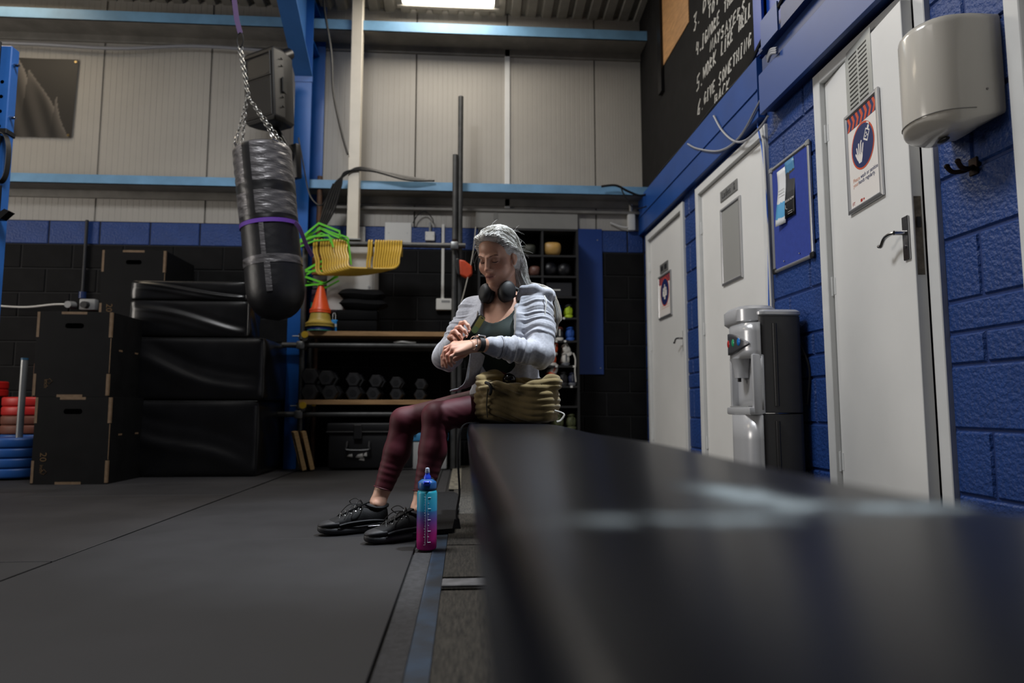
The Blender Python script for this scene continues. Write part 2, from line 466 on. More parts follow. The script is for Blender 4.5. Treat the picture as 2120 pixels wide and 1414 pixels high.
# corrugated roof sheet
def roof_mesh():
    b = MB(); pr = []
    x = -7.0; s = .155
    while x < 2.2:
        pr += [(x, 0), (x + s * .55, 0), (x + s * .66, .035), (x + s * .89, .035)]; x += s
    ys = (-4.2, 6.7)
    b.add([(x, y, roof_z(y) + d) for y in ys for x, d in pr], [(i, i + 1, len(pr) + i + 1, len(pr) + i) for i in range(len(pr) - 1)])
    return b
ceiling = struct(roof_mesh().build('ceiling', M_roof, smooth=0), 'corrugated grey roof sheet')
b = MB(); b.box((-7.2, -4.2, 5.9), (2.3, 6.9, 6.0)); b.build('roof_deck', M_roof, ceiling, smooth=0)
for i, (x0, x1, y0, y1, c, s) in enumerate(SEEN_AND_ADDED_ROOFLIGHTS):
    b = MB()
    b.add([(x0, y0, roof_z(y0) - .02), (x1, y0, roof_z(y0) - .02), (x1, y1, roof_z(y1) - .02), (x0, y1, roof_z(y1) - .02)], [(0, 3, 2, 1)])
    m = bpy.data.materials.new('rooflight_glow_%d' % (i + 1)); m.use_nodes = True
    nt = m.node_tree; nt.nodes.remove(nt.nodes['Principled BSDF'])
    e = nt.nodes.new('ShaderNodeEmission'); e.inputs[0].default_value = (*c, 1); e.inputs[1].default_value = s
    nt.links.new(e.outputs[0], nt.nodes['Material Output'].inputs[0])
    w = struct(b.build('window_%d' % (i + 1), m, smooth=0), 'bright rooflight, one seen and the others added for light')
    b = MB()
    for a, e2 in (((x0 - .05, y0), (x0, y1)), ((x1, y0), (x1 + .05, y1))):
        b.add([(a[0], a[1], roof_z(a[1]) - .03), (e2[0], a[1], roof_z(a[1]) - .03), (e2[0], e2[1], roof_z(e2[1]) - .03), (a[0], e2[1], roof_z(e2[1]) - .03)], [(0, 1, 2, 3)])
    b.box((x0 - .05, y1, roof_z(y1) - .05), (x1 + .05, y1 + .04, roof_z(y1) - .005))
    b.build('window_frame', M_roof, w, smooth=0)

def glow(name, c, s):
    m = bpy.data.materials.new(name); m.use_nodes = True
    nt = m.node_tree; nt.nodes.remove(nt.nodes['Principled BSDF'])
    e = nt.nodes.new('ShaderNodeEmission'); e.inputs[0].default_value = (*c, 1); e.inputs[1].default_value = s
    nt.links.new(e.outputs[0], nt.nodes['Material Output'].inputs[0]); return m
y0, y1, z0, z1, c, s = ADDED_SIDE_LIGHT
b = MB(); b.add([(-6.985, y0, z0), (-6.985, y1, z0), (-6.985, y1, z1), (-6.985, y0, z1)], [(0, 1, 2, 3)])
w = struct(b.build('window_6', glow('added_side_glow', c, s), smooth=0), 'tall glowing panel added out of view on the left wall')
b = MB()
for y in (y0, (y0 + y1) / 2, y1): b.box((-7, y - .04, z0), (-6.95, y + .04, z1))
for z in (z0, z1): b.box((-7, y0, z - .04), (-6.95, y1, z + .04))
b.build('window_frame', M_white_frame, w, smooth=0)  # frame bars round the added side panel
# housing shaped round the added spot
hs = empty('added_spotlight_housing', spot.matrix_basis.copy()); tag(hs, 'round spot fitting added out of view above the bench', 'lamp')
hs.location = spot.location; hs.rotation_euler = spot.rotation_euler
b = MB(); b.lathe([(.13, -.02), (.135, -.02), (.135, .10), (.08, .18), (.02, .19)], (0, 0, 0), 24, caps=False); b.build('added_lamp_shade', M_black_metal, hs)
b = MB(); b.cyl((0, 0, .18), (0, .1, .5), .012, n=8); b.build('added_lamp_stem', M_black_metal, hs)
# ================================================================== doors
def lever(parent, M, flip=1):
    """lever handle on a long plate; local x runs along the door, z out of it"""
    h = empty('handle'); h.parent = parent; h.matrix_local = M
    b = MB(); b.box((-.021, -.085, 0), (.021, .085, .009), .003); b.build('back_plate', M_chrome, h, smooth=0)
    b = MB(); b.cyl((0, .02, .008), (0, .02, .05), .009, n=12)
    P = smoothpts([(0, .02, .048), (-.03 * flip, .021, .052), (-.07 * flip, .014, .052), (-.10 * flip, -.008, .05), (-.118 * flip, -.004, .05)])
    b.tube(P, .0075, 8); b.build('lever', M_chrome, h)
    b = MB(); b.cyl((0, -.035, .008), (0, -.035, .0125), .007, n=12); b.build('lock_turn', M_chrome, h)
    return h
def door(n, y0, y1, ajar=0.0, label='', lever_at=None, dark=.0):
    W = y1 - y0; d = empty('door_%d' % n, RW(y1, 0)); struct(d, label)
    J = .06
    b = MB()
    b.box((0, 0, -.09), (J, DTOP, .016), .003); b.box((W - J, 0, -.09), (W, DTOP, .016), .003); b.box((J, DTOP - J, -.09), (W - J, DTOP, .016), .003)
    b.box((J, 0, -.09), (J + .012, DTOP - J, -.055)); b.box((W - J - .012, 0, -.09), (W - J, DTOP - J, -.055))
    b.build('door_frame', M_white_frame, d, smooth=0)
    lf = empty('door_leaf'); lf.parent = d
    lf.matrix_local = Matrix.Translation((J + .003, 0, -.012)) @ Matrix.Rotation(-R(ajar), 4, 'Y')
    LW = W - 2 * J - .006
    b = MB(); b.box((0, .008, -.042), (LW, DTOP - J - .004, 0), .002); b.build('leaf_panel', M_door, lf, smooth=0)
    for hz in (.28, 1.1, 1.85):
        b = MB(); b.cyl((-.004, hz - .045, .006), (-.004, hz + .045, .006), .007, n=10); b.box((-.01, hz - .04, -.002), (.02, hz + .04, .0015)); b.build('hinge', M_white_frame, lf)
    if lever_at: lever(lf, Matrix.Translation((LW - .042, lever_at, .0)))
    return d, lf, LW
d1, leaf1, LW1 = door(1, *DOORS[0], 0, 'far off white door with a small framed sign', 1.06)
d2, leaf2, LW2 = door(2, *DOORS[1], 0, 'middle off white door behind the water cooler')
d3, leaf3, LW3 = door(3, *DOORS[2], 6.0, 'nearest off white door standing ajar with a louvred vent', 1.17)
d4, leaf4, LW4 = door(4, *DOORS[3], 0, 'door frame at the right edge of the view', 1.06)
# lock plate in the edge of the ajar leaf
b = MB(); b.box((LW3 - .001, 1.02, -.034), (LW3 + .0015, 1.32, -.008)); b.build('lock_plate', mat('worn_dark_lock', '5c544a', .5, .6, var=.4, vscale=30), leaf3, smooth=0)
b = MB(); b.box((LW3 + .001, 1.20, -.028), (LW3 + .006, 1.24, -.014)); b.build('latch', M_black_metal, leaf3, smooth=0)
# louvred vent on the ajar leaf
vent = empty('vent_grille'); vent.parent = leaf3; vent.matrix_local = Matrix.Translation((LW3 * .235 + .062, 1.80, 0))
VW, VH = .235, .33
M_alu = mat('satin_aluminium', 'b9bbb7', .35, .35)
b = MB(); b.box((0, 0, 0), (VW, VH, .003), .001)
vent.children
b.build('vent_plate', M_alu, vent, smooth=0)
for cx in (.035, .125):
    for i in range(14):
        b = MB(); y = .035 + i * .0195
        M = Matrix.Translation((cx, y, .003)) @ Matrix.Rotation(R(-38), 4, 'X')
        b.box((0, 0, 0), (.075, .015, .0015), 0, M); b.build('louvre', M_alu, vent, smooth=0)
        b = MB(); b.box((cx, y - .004, .0031), (cx + .075, y + .004, .0036)); b.build('slot', M_black_metal, vent, smooth=0)

# ================================================================== framed signs
M_paper = mat('white_print', 'e6e1dc', .5)
M_navy = mat('navy_print', '1b2a5e', .5)
M_orange = mat('orange_print', 'c9502f', .5)
M_ltorange = mat('pale_orange_print', 'd59a7e', .5)
M_redp = mat('red_print', 'b03a2e', .5)
M_snap = mat('silver_snap_frame', 'c4c5c8', .3, .75)
def disc(b, c, r, z, n=32, rx=1.0):
    b.add([(c[0] + r * rx * math.cos(2 * math.pi * i / n), c[1] + r * math.sin(2 * math.pi * i / n), z) for i in range(n)], [tuple(range(n))])
def poly(b, pts, z):
    b.add([(p[0], p[1], z) for p in pts], [tuple(range(len(pts)))])
def frame4(b, w, h, t, d):
    """mitred rounded-profile frame"""
    for (ax, ay), (bx, by), (nx, ny) in (((0, 0), (w, 0), (0, 1)), ((w, 0), (w, h), (-1, 0)), ((w, h), (0, h), (0, -1)), ((0, h), (0, 0), (1, 0))):
        dx, dy = (bx - ax), (by - ay); L = math.hypot(dx, dy); dx /= L; dy /= L
        rings = []
        for s, (px, py) in ((1, (ax, ay)), (-1, (bx, by))):
            ring = []
            for q, z in ((0, 0), (0, d * .7), (t * .3, d), (t * .7, d), (t, d * .5), (t, 0)):
                ring.append((px + nx * q + dx * q * s, py + ny * q + dy * q * s, z))
            rings.append(ring)
        b.loft(rings)
def hand_sign(name, label, M, w, h, kind):
    t = thing(name, label, 'sign', M)
    b = MB(); frame4(b, w, h, .022, .012); b.build('frame', M_snap, t, smooth=30)
    b = MB(); b.box((.01, .01, 0), (w - .01, h - .01, .004)); b.build('sheet', M_paper, t, smooth=0)
    z = .0045
    b = MB(); poly(b, [(.022, h - .085), (w - .022, h - .085), (w - .022, h - .022), (.022, h - .022)], z); b.build('header_band', M_navy, t, smooth=0)
    b = MB(); n = 7; s = (w - .044) / n
    for i in range(n):
        x = .022 + s * i; y0, y1 = h - .085, h - .022; ym = (y0 + y1) / 2
        poly(b, [(x, y0), (x + s * .5, y0), (x + s * .95, ym), (x + s * .5, y1), (x, y1), (x + s * .45, ym)], z + .0004)
    b.build('chevrons', M_orange, t, smooth=0)
    cx, cy, r = w * .5, h * .585, w * .335
    b = MB(); disc(b, (cx, cy), r, z + .0002); b.build('ring', M_orange, t, smooth=0)
    b = MB(); disc(b, (cx, cy), r * .92, z + .0006); b.build('disc', M_navy, t, smooth=0)
    b = MB(); zz = z + .001
    if kind == 'hand':
        hx, hy, s = cx - r * .26, cy - r * .50, r * .86
        poly(b, [(hx - .10 * s, hy - .2 * s), (hx + .16 * s, hy - .2 * s), (hx + .27 * s, hy + .05 * s), (hx + .30 * s, hy + .28 * s), (hx - .24 * s, hy + .24 * s), (hx - .22 * s, hy)], zz)
        for i, (fx, L, dx) in enumerate(((-.19, .62, -.10), (-.06, .78, -.02), (.09, .80, .05), (.24, .66, .12))):
            x0 = hx + fx * s; wd = .055 * s
            poly(b, [(x0 - wd, hy + .2 * s), (x0 + wd, hy + .2 * s), (x0 + dx * s + wd, hy + L * s), (x0 + dx * s, hy + (L + .06) * s), (x0 + dx * s - wd, hy + L * s)], zz)
        poly(b, [(hx - .24 * s, hy - .02 * s), (hx - .20 * s, hy + .2 * s), (hx - .40 * s, hy + .42 * s), (hx - .46 * s, hy + .34 * s)], zz)
        b.build('hand_icon', M_paper, t, smooth=0)
        b = MB(); Mx = Matrix.Translation((cx + r * .40, cy + r * .36, zz)) @ Matrix.Rotation(R(-30), 4, 'Z')
        ring = lambda q: [(q * .19 * r, -.28 * r * q), (q * .19 * r, .2 * r * q), (-q * .19 * r, .2 * r * q), (-q * .19 * r, -.28 * r * q)]
        o = [Mx @ Vector((*p, 0)) for p in ring(1)]; i2 = [Mx @ Vector((*p, 0)) for p in ring(.74)]
        b.add(o + i2, [(k, (k + 1) % 4, 4 + (k + 1) % 4, 4 + k) for k in range(4)])
        b.add([Mx @ Vector((a * r, c * r, 0)) for a, c in ((-.07, .2), (.07, .2), (.07, .34), (.02, .34), (.02, .46), (-.2, .46), (-.24, .36), (-.2, .40), (-.03, .40), (-.03, .34), (-.07, .34))], [tuple(range(11))])
        for q in ((-.04, .02), (.06, -.04), (-.05, -.12)):
            disc(b, Mx @ Vector((q[0] * r, q[1] * r, 0)), .045 * r, zz, 10)
        disc(b, (cx - r * .10, cy + r * .22), .05 * r, zz, 10)
        b.build('dispenser_icon', M_paper, t, smooth=0)
        ts = w * .082
        text('print_line', 'Please', ts, M_ltorange, t, (w * .17, h * .285, z), .0002)
        text('print_line', 'wash or sanitise', ts, M_navy, t, (w * .395, h * .285, z), .0002, width=.93)
        text('print_line', 'your', ts, M_ltorange, t, (w * .17, h * .24, z), .0002)
        text('print_line', 'hands regularly.', ts, M_navy, t, (w * .33, h * .24, z), .0002, width=.93)
        text('print_line', 'FT', ts * .9, M_redp, t, (w * .12, h * .065, z), .0002)
        b = MB(); poly(b, [(w * .36, h * .062), (w * .42, h * .062), (w * .42, h * .09), (w * .36, h * .09)], z); poly(b, [(w * .44, h * .068), (w * .48, h * .068), (w * .48, h * .085), (w * .44, h * .085)], z)
        b.build('emblem', M_redp, t, smooth=0)
    else:
        for sx, sy, k in ((-.3, .0, 1), (.3, .0, 1), (0, .28, .8), (0, -.25, .9)):
            ox, oy = cx + sx * r, cy + sy * r
            disc(b, (ox, oy + .2 * r * k), .11 * r * k, zz, 12)
            poly(b, [(ox - .15 * r * k, oy - .3 * r * k), (ox + .15 * r * k, oy - .3 * r * k), (ox + .18 * r * k, oy + .08 * r * k), (ox - .18 * r * k, oy + .08 * r * k)], zz)
        b.build('people_icon', M_paper, t, smooth=0)
        b = MB()
        for j in range(2):
            poly(b, [(w * .2, h * (.27 - .05 * j)), (w * .82, h * (.27 - .05 * j)), (w * .82, h * (.28 - .05 * j)), (w * .2, h * (.28 - .05 * j))], z)
        b.build('print_line', M_ltorange, t, smooth=0)
    return t
ML3 = RW(DOORS[2][1], 0) @ Matrix.Translation((.063, 0, -.012)) @ Matrix.Rotation(-R(6), 4, 'Y')
hand_sign('framed_sign', 'hand washing sign with round navy emblem on the ajar door', ML3 @ Matrix.Translation((LW3 * .20 + .068, 1.385, .003)), .305, .455, 'hand')
s1 = pX(1365, 640, XW); s2 = pX(1391, 545, XW)
hand_sign('framed_sign', 'small framed sign with figures emblem on the far door', RW(s1.y + .03, 1.31, -.010), s1.y - s2.y - .02, .39, 'people')
M_plate = mat('grey_engraved_plate', '8c8c8a', .4, .5)
M_dark_print = mat('dark_print', '26272b', .5)
t = thing('door_plate', 'small grey name plate above the far door sign', 'sign', RW(s1.y - .02, 1.715, -.0105))
b = MB(); b.box((0, 0, 0), (.24, .085, .004), .001); b.build('plate', M_plate, t, smooth=0)
for x in (.03, .135):
    b = MB(); poly(b, [(x, .02), (x + .07, .02), (x + .07, .065), (x, .065)], .0045); b.build('mark', M_dark_print, t, smooth=0)
# middle door: plate and glazed panel
p0 = pX(1491, 475, XW); p1 = pX(1532, 430, XW); p2 = pX(1493, 590, XW)
t = thing('door_plate', 'Ladies name plate above the glazed panel of the middle door', 'sign', RW(p0.y - .0, 1.925, -.0105))
b = MB(); b.box((0, 0, 0), (.29, .075, .004), .001); b.build('plate', M_plate, t, smooth=0)
text('lettering', 'Ladies', .062, M_dark_print, t, (.03, .018, .0045))
b = MB(); disc(b, (.245, .053), .009, .0046, 12); poly(b, [(.232, .015), (.258, .015), (.25, .042), (.24, .042)], .0046); b.build('figure_mark', M_dark_print, t, smooth=0)
t = thing('picture_frame', 'empty grey panel in a silver frame on the middle door', 'frame', RW(p0.y, 1.345, -.0105))
b = MB(); frame4(b, .335, .53, .022, .012); b.build('frame', M_snap, t, smooth=30)
b = MB(); b.box((.01, .01, 0), (.325, .52, .004)); b.build('sheet', mat('frosted_grey', '9a9a97', .35), t, smooth=0)

# ================================================================== notice board with two leaflets
t = thing('notice_board', 'blue felt notice board in an aluminium frame beside the cooler', 'notice board', RW(3.655, 1.272, .004))
NW, NH = .44, .60
b = MB(); frame4(b, NW, NH, .02, .014); b.build('frame', M_snap, t, smooth=30)
b = MB(); b.box((.012, .012, 0), (NW - .012, NH - .012, .006)); b.build('felt', mat('royal_blue_felt', '2a3f93', .95, var=.08, vscale=40, bump=.3, bscale=300), t, smooth=0)
for x, y in ((.012, .012), (NW - .012, .012), (.012, NH - .012), (NW - .012, NH - .012)):
    b = MB(); b.box((x - .017, y - .017, 0), (x + .017, y + .017, .017), .006); b.build('corner_cap', M_grey_pl if y > .3 else M_black_pl, t, smooth=30)
for x, y in ((.13, .045), (.30, .05)):
    b = MB(); b.ell((x, y, .01), .004, 8, 6); b.build('pin', M_chrome, t)
def leaflet(name, label, x, y, w, h, m, curl):
    q = thing(name, label, 'leaflet', RW(3.655, 1.272, .011) @ Matrix.Translation((x, y, 0)), group='leaflets on the notice board')
    b = MB()
    b.grid(lambda u, v: (u * w, v * h, .001 + curl * ((1 - v) ** 2) * (1 - .6 * u) + .003 * math.sin(v * 7)), 5, 13)
    o = b.build('sheet', m, q); sm = o.modifiers.new('thickness', 'SOLIDIFY'); sm.thickness = .0006
    return q
def print_mat(name, stops, axis='Y', scale=1.0, mix=None):
    """flat print: colour bands along the sheet"""
    m = bpy.data.materials.new(name); m.use_nodes = True; nt = m.node_tree; ns = nt.nodes; ln = nt.links
    tc = ns.new('ShaderNodeTexCoord'); sp = ns.new('ShaderNodeSeparateXYZ'); ln.new(tc.outputs['Generated'], sp.inputs[0])
    rp = ns.new('ShaderNodeValToRGB'); rp.color_ramp.interpolation = 'CONSTANT'
    for i, (p, c) in enumerate(stops):
        e = rp.color_ramp.elements[i] if i < 2 else rp.color_ramp.elements.new(p)
        e.position = p; e.color = (*lin(c), 1)
    n = ns.new('ShaderNodeTexNoise'); n.inputs['Scale'].default_value = 6
    ma = ns.new('ShaderNodeMath'); ma.operation = 'MULTIPLY_ADD'; ma.inputs[1].default_value = .08 * scale
    ln.new(tc.outputs['Generated'], n.inputs['Vector']); ln.new(n.outputs['Fac'], ma.inputs[0]); ln.new(sp.outputs[axis], ma.inputs[2])
    ln.new(ma.outputs[0], rp.inputs['Fac']); ln.new(rp.outputs['Color'], ns['Principled BSDF'].inputs['Base Color'])
    ns['Principled BSDF'].inputs['Roughness'].default_value = .35
    return m
q = leaflet('paper_leaflet', 'white and sky blue leaflet pinned on the notice board', .085, .245, .095, .31, print_mat('white_blue_leaflet', [(0, 'dcdfe2'), (.16, '5aa5d4'), (.44, 'e2e4e6'), (.5, 'e6e8ea')]), .022)
b = MB()
for j in range(3): b.box((.012, .16 + j * .017, .004), (.08, .1615 + j * .017, .0045))
b.build('print_line', M_dark_print, q, smooth=0)
q = leaflet('paper_leaflet', 'dark BOOK NOW leaflet with grey photo on the notice board', .178, .265, .10, .31, print_mat('dark_leaflet', [(0, '111214'), (.34, '2b2c30'), (.48, '3a3c40'), (.84, '4a87b2')]), .012)
text('lettering', 'BOOK NOW', .017, M_paper, q, (.008, .085, .012), .0002)
b = MB(); b.tube(smoothpts([(.015, .07, .014), (.018, .05, .014), (.035, .045, .014)]), .0012, 6); b.build('arrow', M_paper, q)
b = MB()
for j in range(2): b.box((.04, .014 + j * .011, .015), (.09, .0155 + j * .011, .0155))
b.build('print_line', M_paper, q, smooth=0)

# ================================================================== hand dryer and coat hook
t = thing('hand_dryer', 'white rounded hand dryer mounted beside the ajar door', 'hand dryer', RW(2.255, 1.475, .0))
DWd = .255
plan = [(0, 0), (0, .10)] + [(DWd * .5 - DWd * .5 * math.cos(a) * (1 if a < math.pi / 2 else .95), .11 + .125 * math.sin(a) ** .8) for a in [math.pi * i / 16 for i in range(1, 16)]] + [(DWd, .10), (DWd, 0)]
def ins(pl, k):
    cx, cy = DWd / 2, .0
    return [(cx + (x - cx) * k, y * k) for x, y in pl]
def dome(x, y): return -.055 * max(0, math.sin(math.pi * min(1, max(0, y / .235)))) ** 1.2 * math.sin(math.pi * min(1, max(0, x / DWd))) ** .4
rings = []
for k, z in ((.30, 0), (.75, 0), (.955, .0), (.985, .004), (1, .014), (1, .31), (.99, .325), (.955, .335), (.6, .338)):
    rings.append([Vector((x, z + (dome(x, y) * (1.0 if z < .01 else 0)), y)) for x, y in ins(plan, k)])
b = MB(); b.loft(rings); o = b.build('dryer_body', mat('glossy_cream_plastic', 'cbc6bc', .18, coat=.3), t, smooth=50)
M_seam = mat('grey_seam', '8a8782', .5)
b = MB(); P = [Vector((x, .012, y)) for x, y in ins(plan, 1.004)][1:-1]; b.tube(P, .0018, 6); b.build('seam', M_seam, t)
b = MB(); b.ell((.13, -.048, .125), (.028, .008, .011), 14, 8); b.build('nozzle', M_black_pl, t)
for u_, v_ in ((DWd + .0, .075),):
    b = MB(); b.cyl((u_ - .004, v_, .06), (u_ + .002, v_, .06), .004, n=10); b.build('screw', M_seam, t)
M_rust = mat('rusty_black_iron', '1a1614', .6, .6, color2='3a241a', vscale=25)
hk = pX(2018, 345, XW)
t = thing('coat_hook', 'rusty double coat hook on the blue wall under the dryer', 'hook', RW(hk.y, hk.z, .002))
b = MB(); b.box((-.02, -.03, 0), (.02, .03, .006), .002); b.build('hook_plate', M_rust, t, smooth=0)
for s in (-1, 1):
    b = MB(); b.tube(smoothpts([(0, .0, .004), (s * .012, -.012, .03), (s * .022, -.012, .062), (s * .026, .006, .078)]), [.008] * 19, 8); b.ell((s * .026, .008, .078), .0095, 8, 6); b.build('prong', M_rust, t)

# ================================================================== water cooler
cy0, cy1, cx0 = 3.317, 3.625, 1.41
t = thing('water_cooler', 'silver and charcoal water cooler against the blue wall', 'water cooler', loc=((cx0 + 1.70) / 2, (cy0 + cy1) / 2, -.004))
M_sil = mat('silver_plastic', 'c6c7ca', .26, .3)
M_char = mat('charcoal_plastic', '3b3a3b', .42, var=.06, vscale=20, bump=.08, bscale=400)
CW, CD = 1.70 - cx0, cy1 - cy0         # x size (depth of cooler), y size (width)
hx, hy = CW / 2, CD / 2
def cshell(z0, z1, x0, x1, y0, y1, r, m, name, c=.006):
    b = MB(); pl = rrect(x1 - x0, y1 - y0, r, 6, (x0 + x1) / 2, (y0 + y1) / 2)
    cxm, cym = (x0 + x1) / 2, (y0 + y1) / 2
    rg = lambda k, z: [Vector((cxm + (px - cxm) * k, cym + (py - cym) * k, z)) for px, py in pl]
    kk = 1 - 2 * c / (x1 - x0)
    b.loft([rg(kk, z0), rg(1, z0 + c), rg(1, z1 - c), rg(kk, z1)]); return b.build(name, m, t, smooth=45)
cshell(0, .50, -hx + .07, hx, -hy, hy, .03, M_char, 'lower_cabinet', .003)
cshell(.505, .995, -hx + .07, hx, -hy, hy, .03, M_char, 'upper_cabinet', .003)
cshell(.99, 1.028, -hx + .065, hx + .005, -hy - .004, hy + .004, .035, M_sil, 'side_lid', .012)
cshell(.955, 1.055, -hx - .01, hx - .09, -hy + .02, hy + .03, .09, M_sil, 'top_lid', .02)
# front column: curved silver face
def front(z0, z1, bulge, name, m, x_in=0.0, yw=1.0):
    b = MB(); n = 14
    def fn(u, v):
        y = (-hy + CD * u) * yw
        return (-hx + .07 - x_in - bulge * (1 - (2 * u - 1) ** 4) * .9 - .0, y, z0 + (z1 - z0) * v)
    b.grid(fn, n, 5)
    o = b.build(name, m, t); sm = o.modifiers.new('thickness', 'SOLIDIFY'); sm.thickness = .03; sm.offset = 1; return o
front(.0, .495, .075, 'lower_front', M_sil)
front(.78, .962, .078, 'control_face', M_sil)
front(.52, .79, .012, 'alcove_back', M_sil)
for y0, y1 in ((-hy + .002, -hy + .03), (hy - .03, hy - .002)):
    b = MB(); b.box((-hx + .028, y0, .50), (-hx + .09, y1, .80), .008); b.build('side_pillar', M_sil, t, smooth=30)
b = MB(); b.box((-hx + .004, -hy + .004, .495), (-hx + .08, hy - .004, .535), .01); b.build('drip_tray', M_sil, t, smooth=30)
b = MB(); b.box((-hx + .012, -hy + .035, .535), (-hx + .06, hy - .035, .54), .001); b.build('drip_grate', M_grey_pl, t, smooth=0)
b = MB(); b.lathe([(.0, .0), (.038, 0), (.042, .04), (.050, .075), (.060, .10)], (-hx + .035, 0, .685), 18); b.build('tap_shroud', M_sil, t)
b = MB(); b.cyl((-hx + .02, 0, .685), (-hx + .02, 0, .665), .009, n=10); b.build('tap', M_black_pl, t)
def face_x(y): return -hx + .07 - .078 * (1 - (2 * (y + hy) / CD - 1) ** 4) * .9
def leaf(u, v):
    y = -hy + .028 + (CD - .06) * u; hh = .062 * (1 - (1 - u) ** 2.2) ** .8 * (1 - .25 * u ** 6)
    return (face_x(y) - .0035, y, .868 + hh * (2 * v - 1) - .012 * (1 - u))
b = MB(); b.grid(leaf, 16, 7); o = b.build('control_panel', mat('smoke_panel', '55565a', .3, .4), t); sm = o.modifiers.new('thickness', 'SOLIDIFY'); sm.thickness = .006
for yy, cc, nm in ((-.065, '1f6fc0', 'cold_button'), (.0, '2b9a6a', 'room_button'), (.065, 'b03030', 'hot_button')):
    b = MB(); b.ell((face_x(yy) - .006, yy, .868), (.009, .019, .023), 14, 8); b.build(nm, mat(nm + '_plastic', cc, .2), t)
for z0, z1 in ((.54, .955), (.06, .465)):
    b = MB(); b.tube([(0, -hy - .0005, z0), (0, -hy - .0005, z1)], .012, 10); b.build('side_groove', mat('charcoal_groove', '2b2a2b', .4), t)
b = MB(); b.tube(smoothpts([(hx + .004, -hy + .04, .86), (hx + .03, -hy + .0, .72), (hx + .02, -hy + .02, .55)]), .006, 8); b.build('power_lead', M_black_pl, t)

# ================================================================== hand painted lettering on the black wall
GL = {'A': [[(0, 0), (.35, 1), (.7, 0)], [(.12, .38), (.6, .4)]], 'B': [[(0, 0), (.05, 1), (.55, .9), (.5, .62), (.1, .5)], [(.1, .5), (.65, .38), (.6, .06), (0, 0)]],
      'C': [[(.6, .85), (.3, 1), (.0, .5), (.2, .0), (.6, .12)]], 'D': [[(0, 0), (.05, 1), (.5, .75), (.55, .35), (0, 0)]],
      'E': [[(.6, 1), (.05, .95), (0, 0), (.6, .05)], [(.02, .5), (.45, .52)]], 'F': [[(0, 0), (.05, 1), (.6, 1)], [(.02, .5), (.45, .53)]],
      'G': [[(.6, .85), (.3, 1), (0, .5), (.2, 0), (.55, .1), (.58, .45), (.3, .42)]], 'H': [[(0, 1), (.03, 0)], [(.55, 1), (.58, 0)], [(0, .5), (.58, .5)]],
      'I': [[(.05, 1), (.5, 1)], [(.27, 1), (.25, 0)], [(0, 0), (.5, 0)]], 'K': [[(0, 1), (.03, 0)], [(.6, 1), (.05, .45), (.65, 0)]],
      'L': [[(.05, 1), (0, 0), (.55, .05)]], 'M': [[(0, 0), (.08, 1), (.38, .3), (.68, 1), (.75, 0)]], 'N': [[(0, 0), (.05, 1), (.55, 0), (.6, 1)]],
      'O': [[(.3, 1), (0, .6), (.15, 0), (.5, .05), (.62, .6), (.3, 1)]], 'R': [[(0, 0), (.05, 1), (.55, .8), (.05, .48), (.6, 0)]],
      'S': [[(.6, .9), (.25, 1), (.05, .7), (.55, .35), (.4, 0), (0, .08)]], 'T': [[(0, .95), (.65, 1)], [(.33, .97), (.3, 0)]],
      'V': [[(0, 1), (.3, 0), (.6, 1)]], 'W': [[(0, 1), (.2, 0), (.4, .7), (.58, 0), (.8, 1)]], 'Y': [[(0, 1), (.3, .5), (.62, 1)], [(.3, .5), (.22, -.05)]],
      "'": [[(.1, 1), (.05, .75)]], '.': [[(.05, .08), (.12, .0)]], '3': [[(0, .95), (.55, 1), (.2, .58), (.55, .3), (.3, 0), (0, .05)]],
      '4': [[(.15, 1), (0, .45), (.55, .5)], [(.42, .9), (.38, 0)]], '5': [[(.6, 1), (.1, .95), (.05, .58), (.5, .5), (.45, .1), (0, 0)]],
      '6': [[(.5, 1), (.1, .6), (.02, .1), (.4, 0), (.45, .35), (.08, .35)]]}
M_chalk = mat('white_brush_paint', 'cfcdc6', .7, var=.2, vscale=40, color2='a3a19b')
rl = random.Random(3)
def brush(body, y_far, z0, y_near, h, z1=None, th=.0155):
    """letters brushed on the wall from y_far (left) to y_near (right); each letter is a part of the wall"""
    adv = [(.38 if c in " .'" else .88) for c in body]; tot = sum(adv); L = y_far - y_near; x = 0
    z1 = z0 if z1 is None else z1
    for c, a in zip(body, adv):
        if c in GL:
            b = MB(); w = L / tot * .88
            for st in GL[c]:
                P = []
                for px, py in st:
                    P.append(((px + rl.uniform(-.04, .04)) * w + .18 * h * py, (py + rl.uniform(-.04, .04)) * h, .0012))
                b.tube(P, 0, flat=(th * rl.uniform(.8, 1.15), .0016))
            s = x / tot
            b.build('letter', M_chalk, wall_up, smooth=0, M=RW(y_far - L * s, z0 + (z1 - z0) * s, 0))
        x += a
brush('3.', 4.87, 3.40, 4.72, .11); brush("DON'T BE", 4.66, 3.42, 4.0, .085)
brush('TO FAIL', 4.56, 3.315, 4.10, .08)
brush('4.', 4.83, 3.175, 4.70, .10); brush('IGNORE', 4.70, 3.17, 4.34, .085); brush('THE', 4.27, 3.18, 4.09, .075)
brush('NAYSAYERS', 4.54, 3.06, 3.92, .072, 2.99)
brush('5.', 4.84, 2.905, 4.70, .105); brush('WORK', 4.70, 2.925, 4.42, .09); brush('LIKE', 4.34, 2.92, 4.12, .09); brush('HELL', 4.04, 2.915, 3.84, .09)
brush('6.', 4.83, 2.715, 4.70, .10); brush('GIVE', 4.69, 2.735, 4.46, .08); brush('SOMETHING', 4.40, 2.735, 3.85, .08)
brush('BACK', 4.49, 2.622, 4.20, .08)

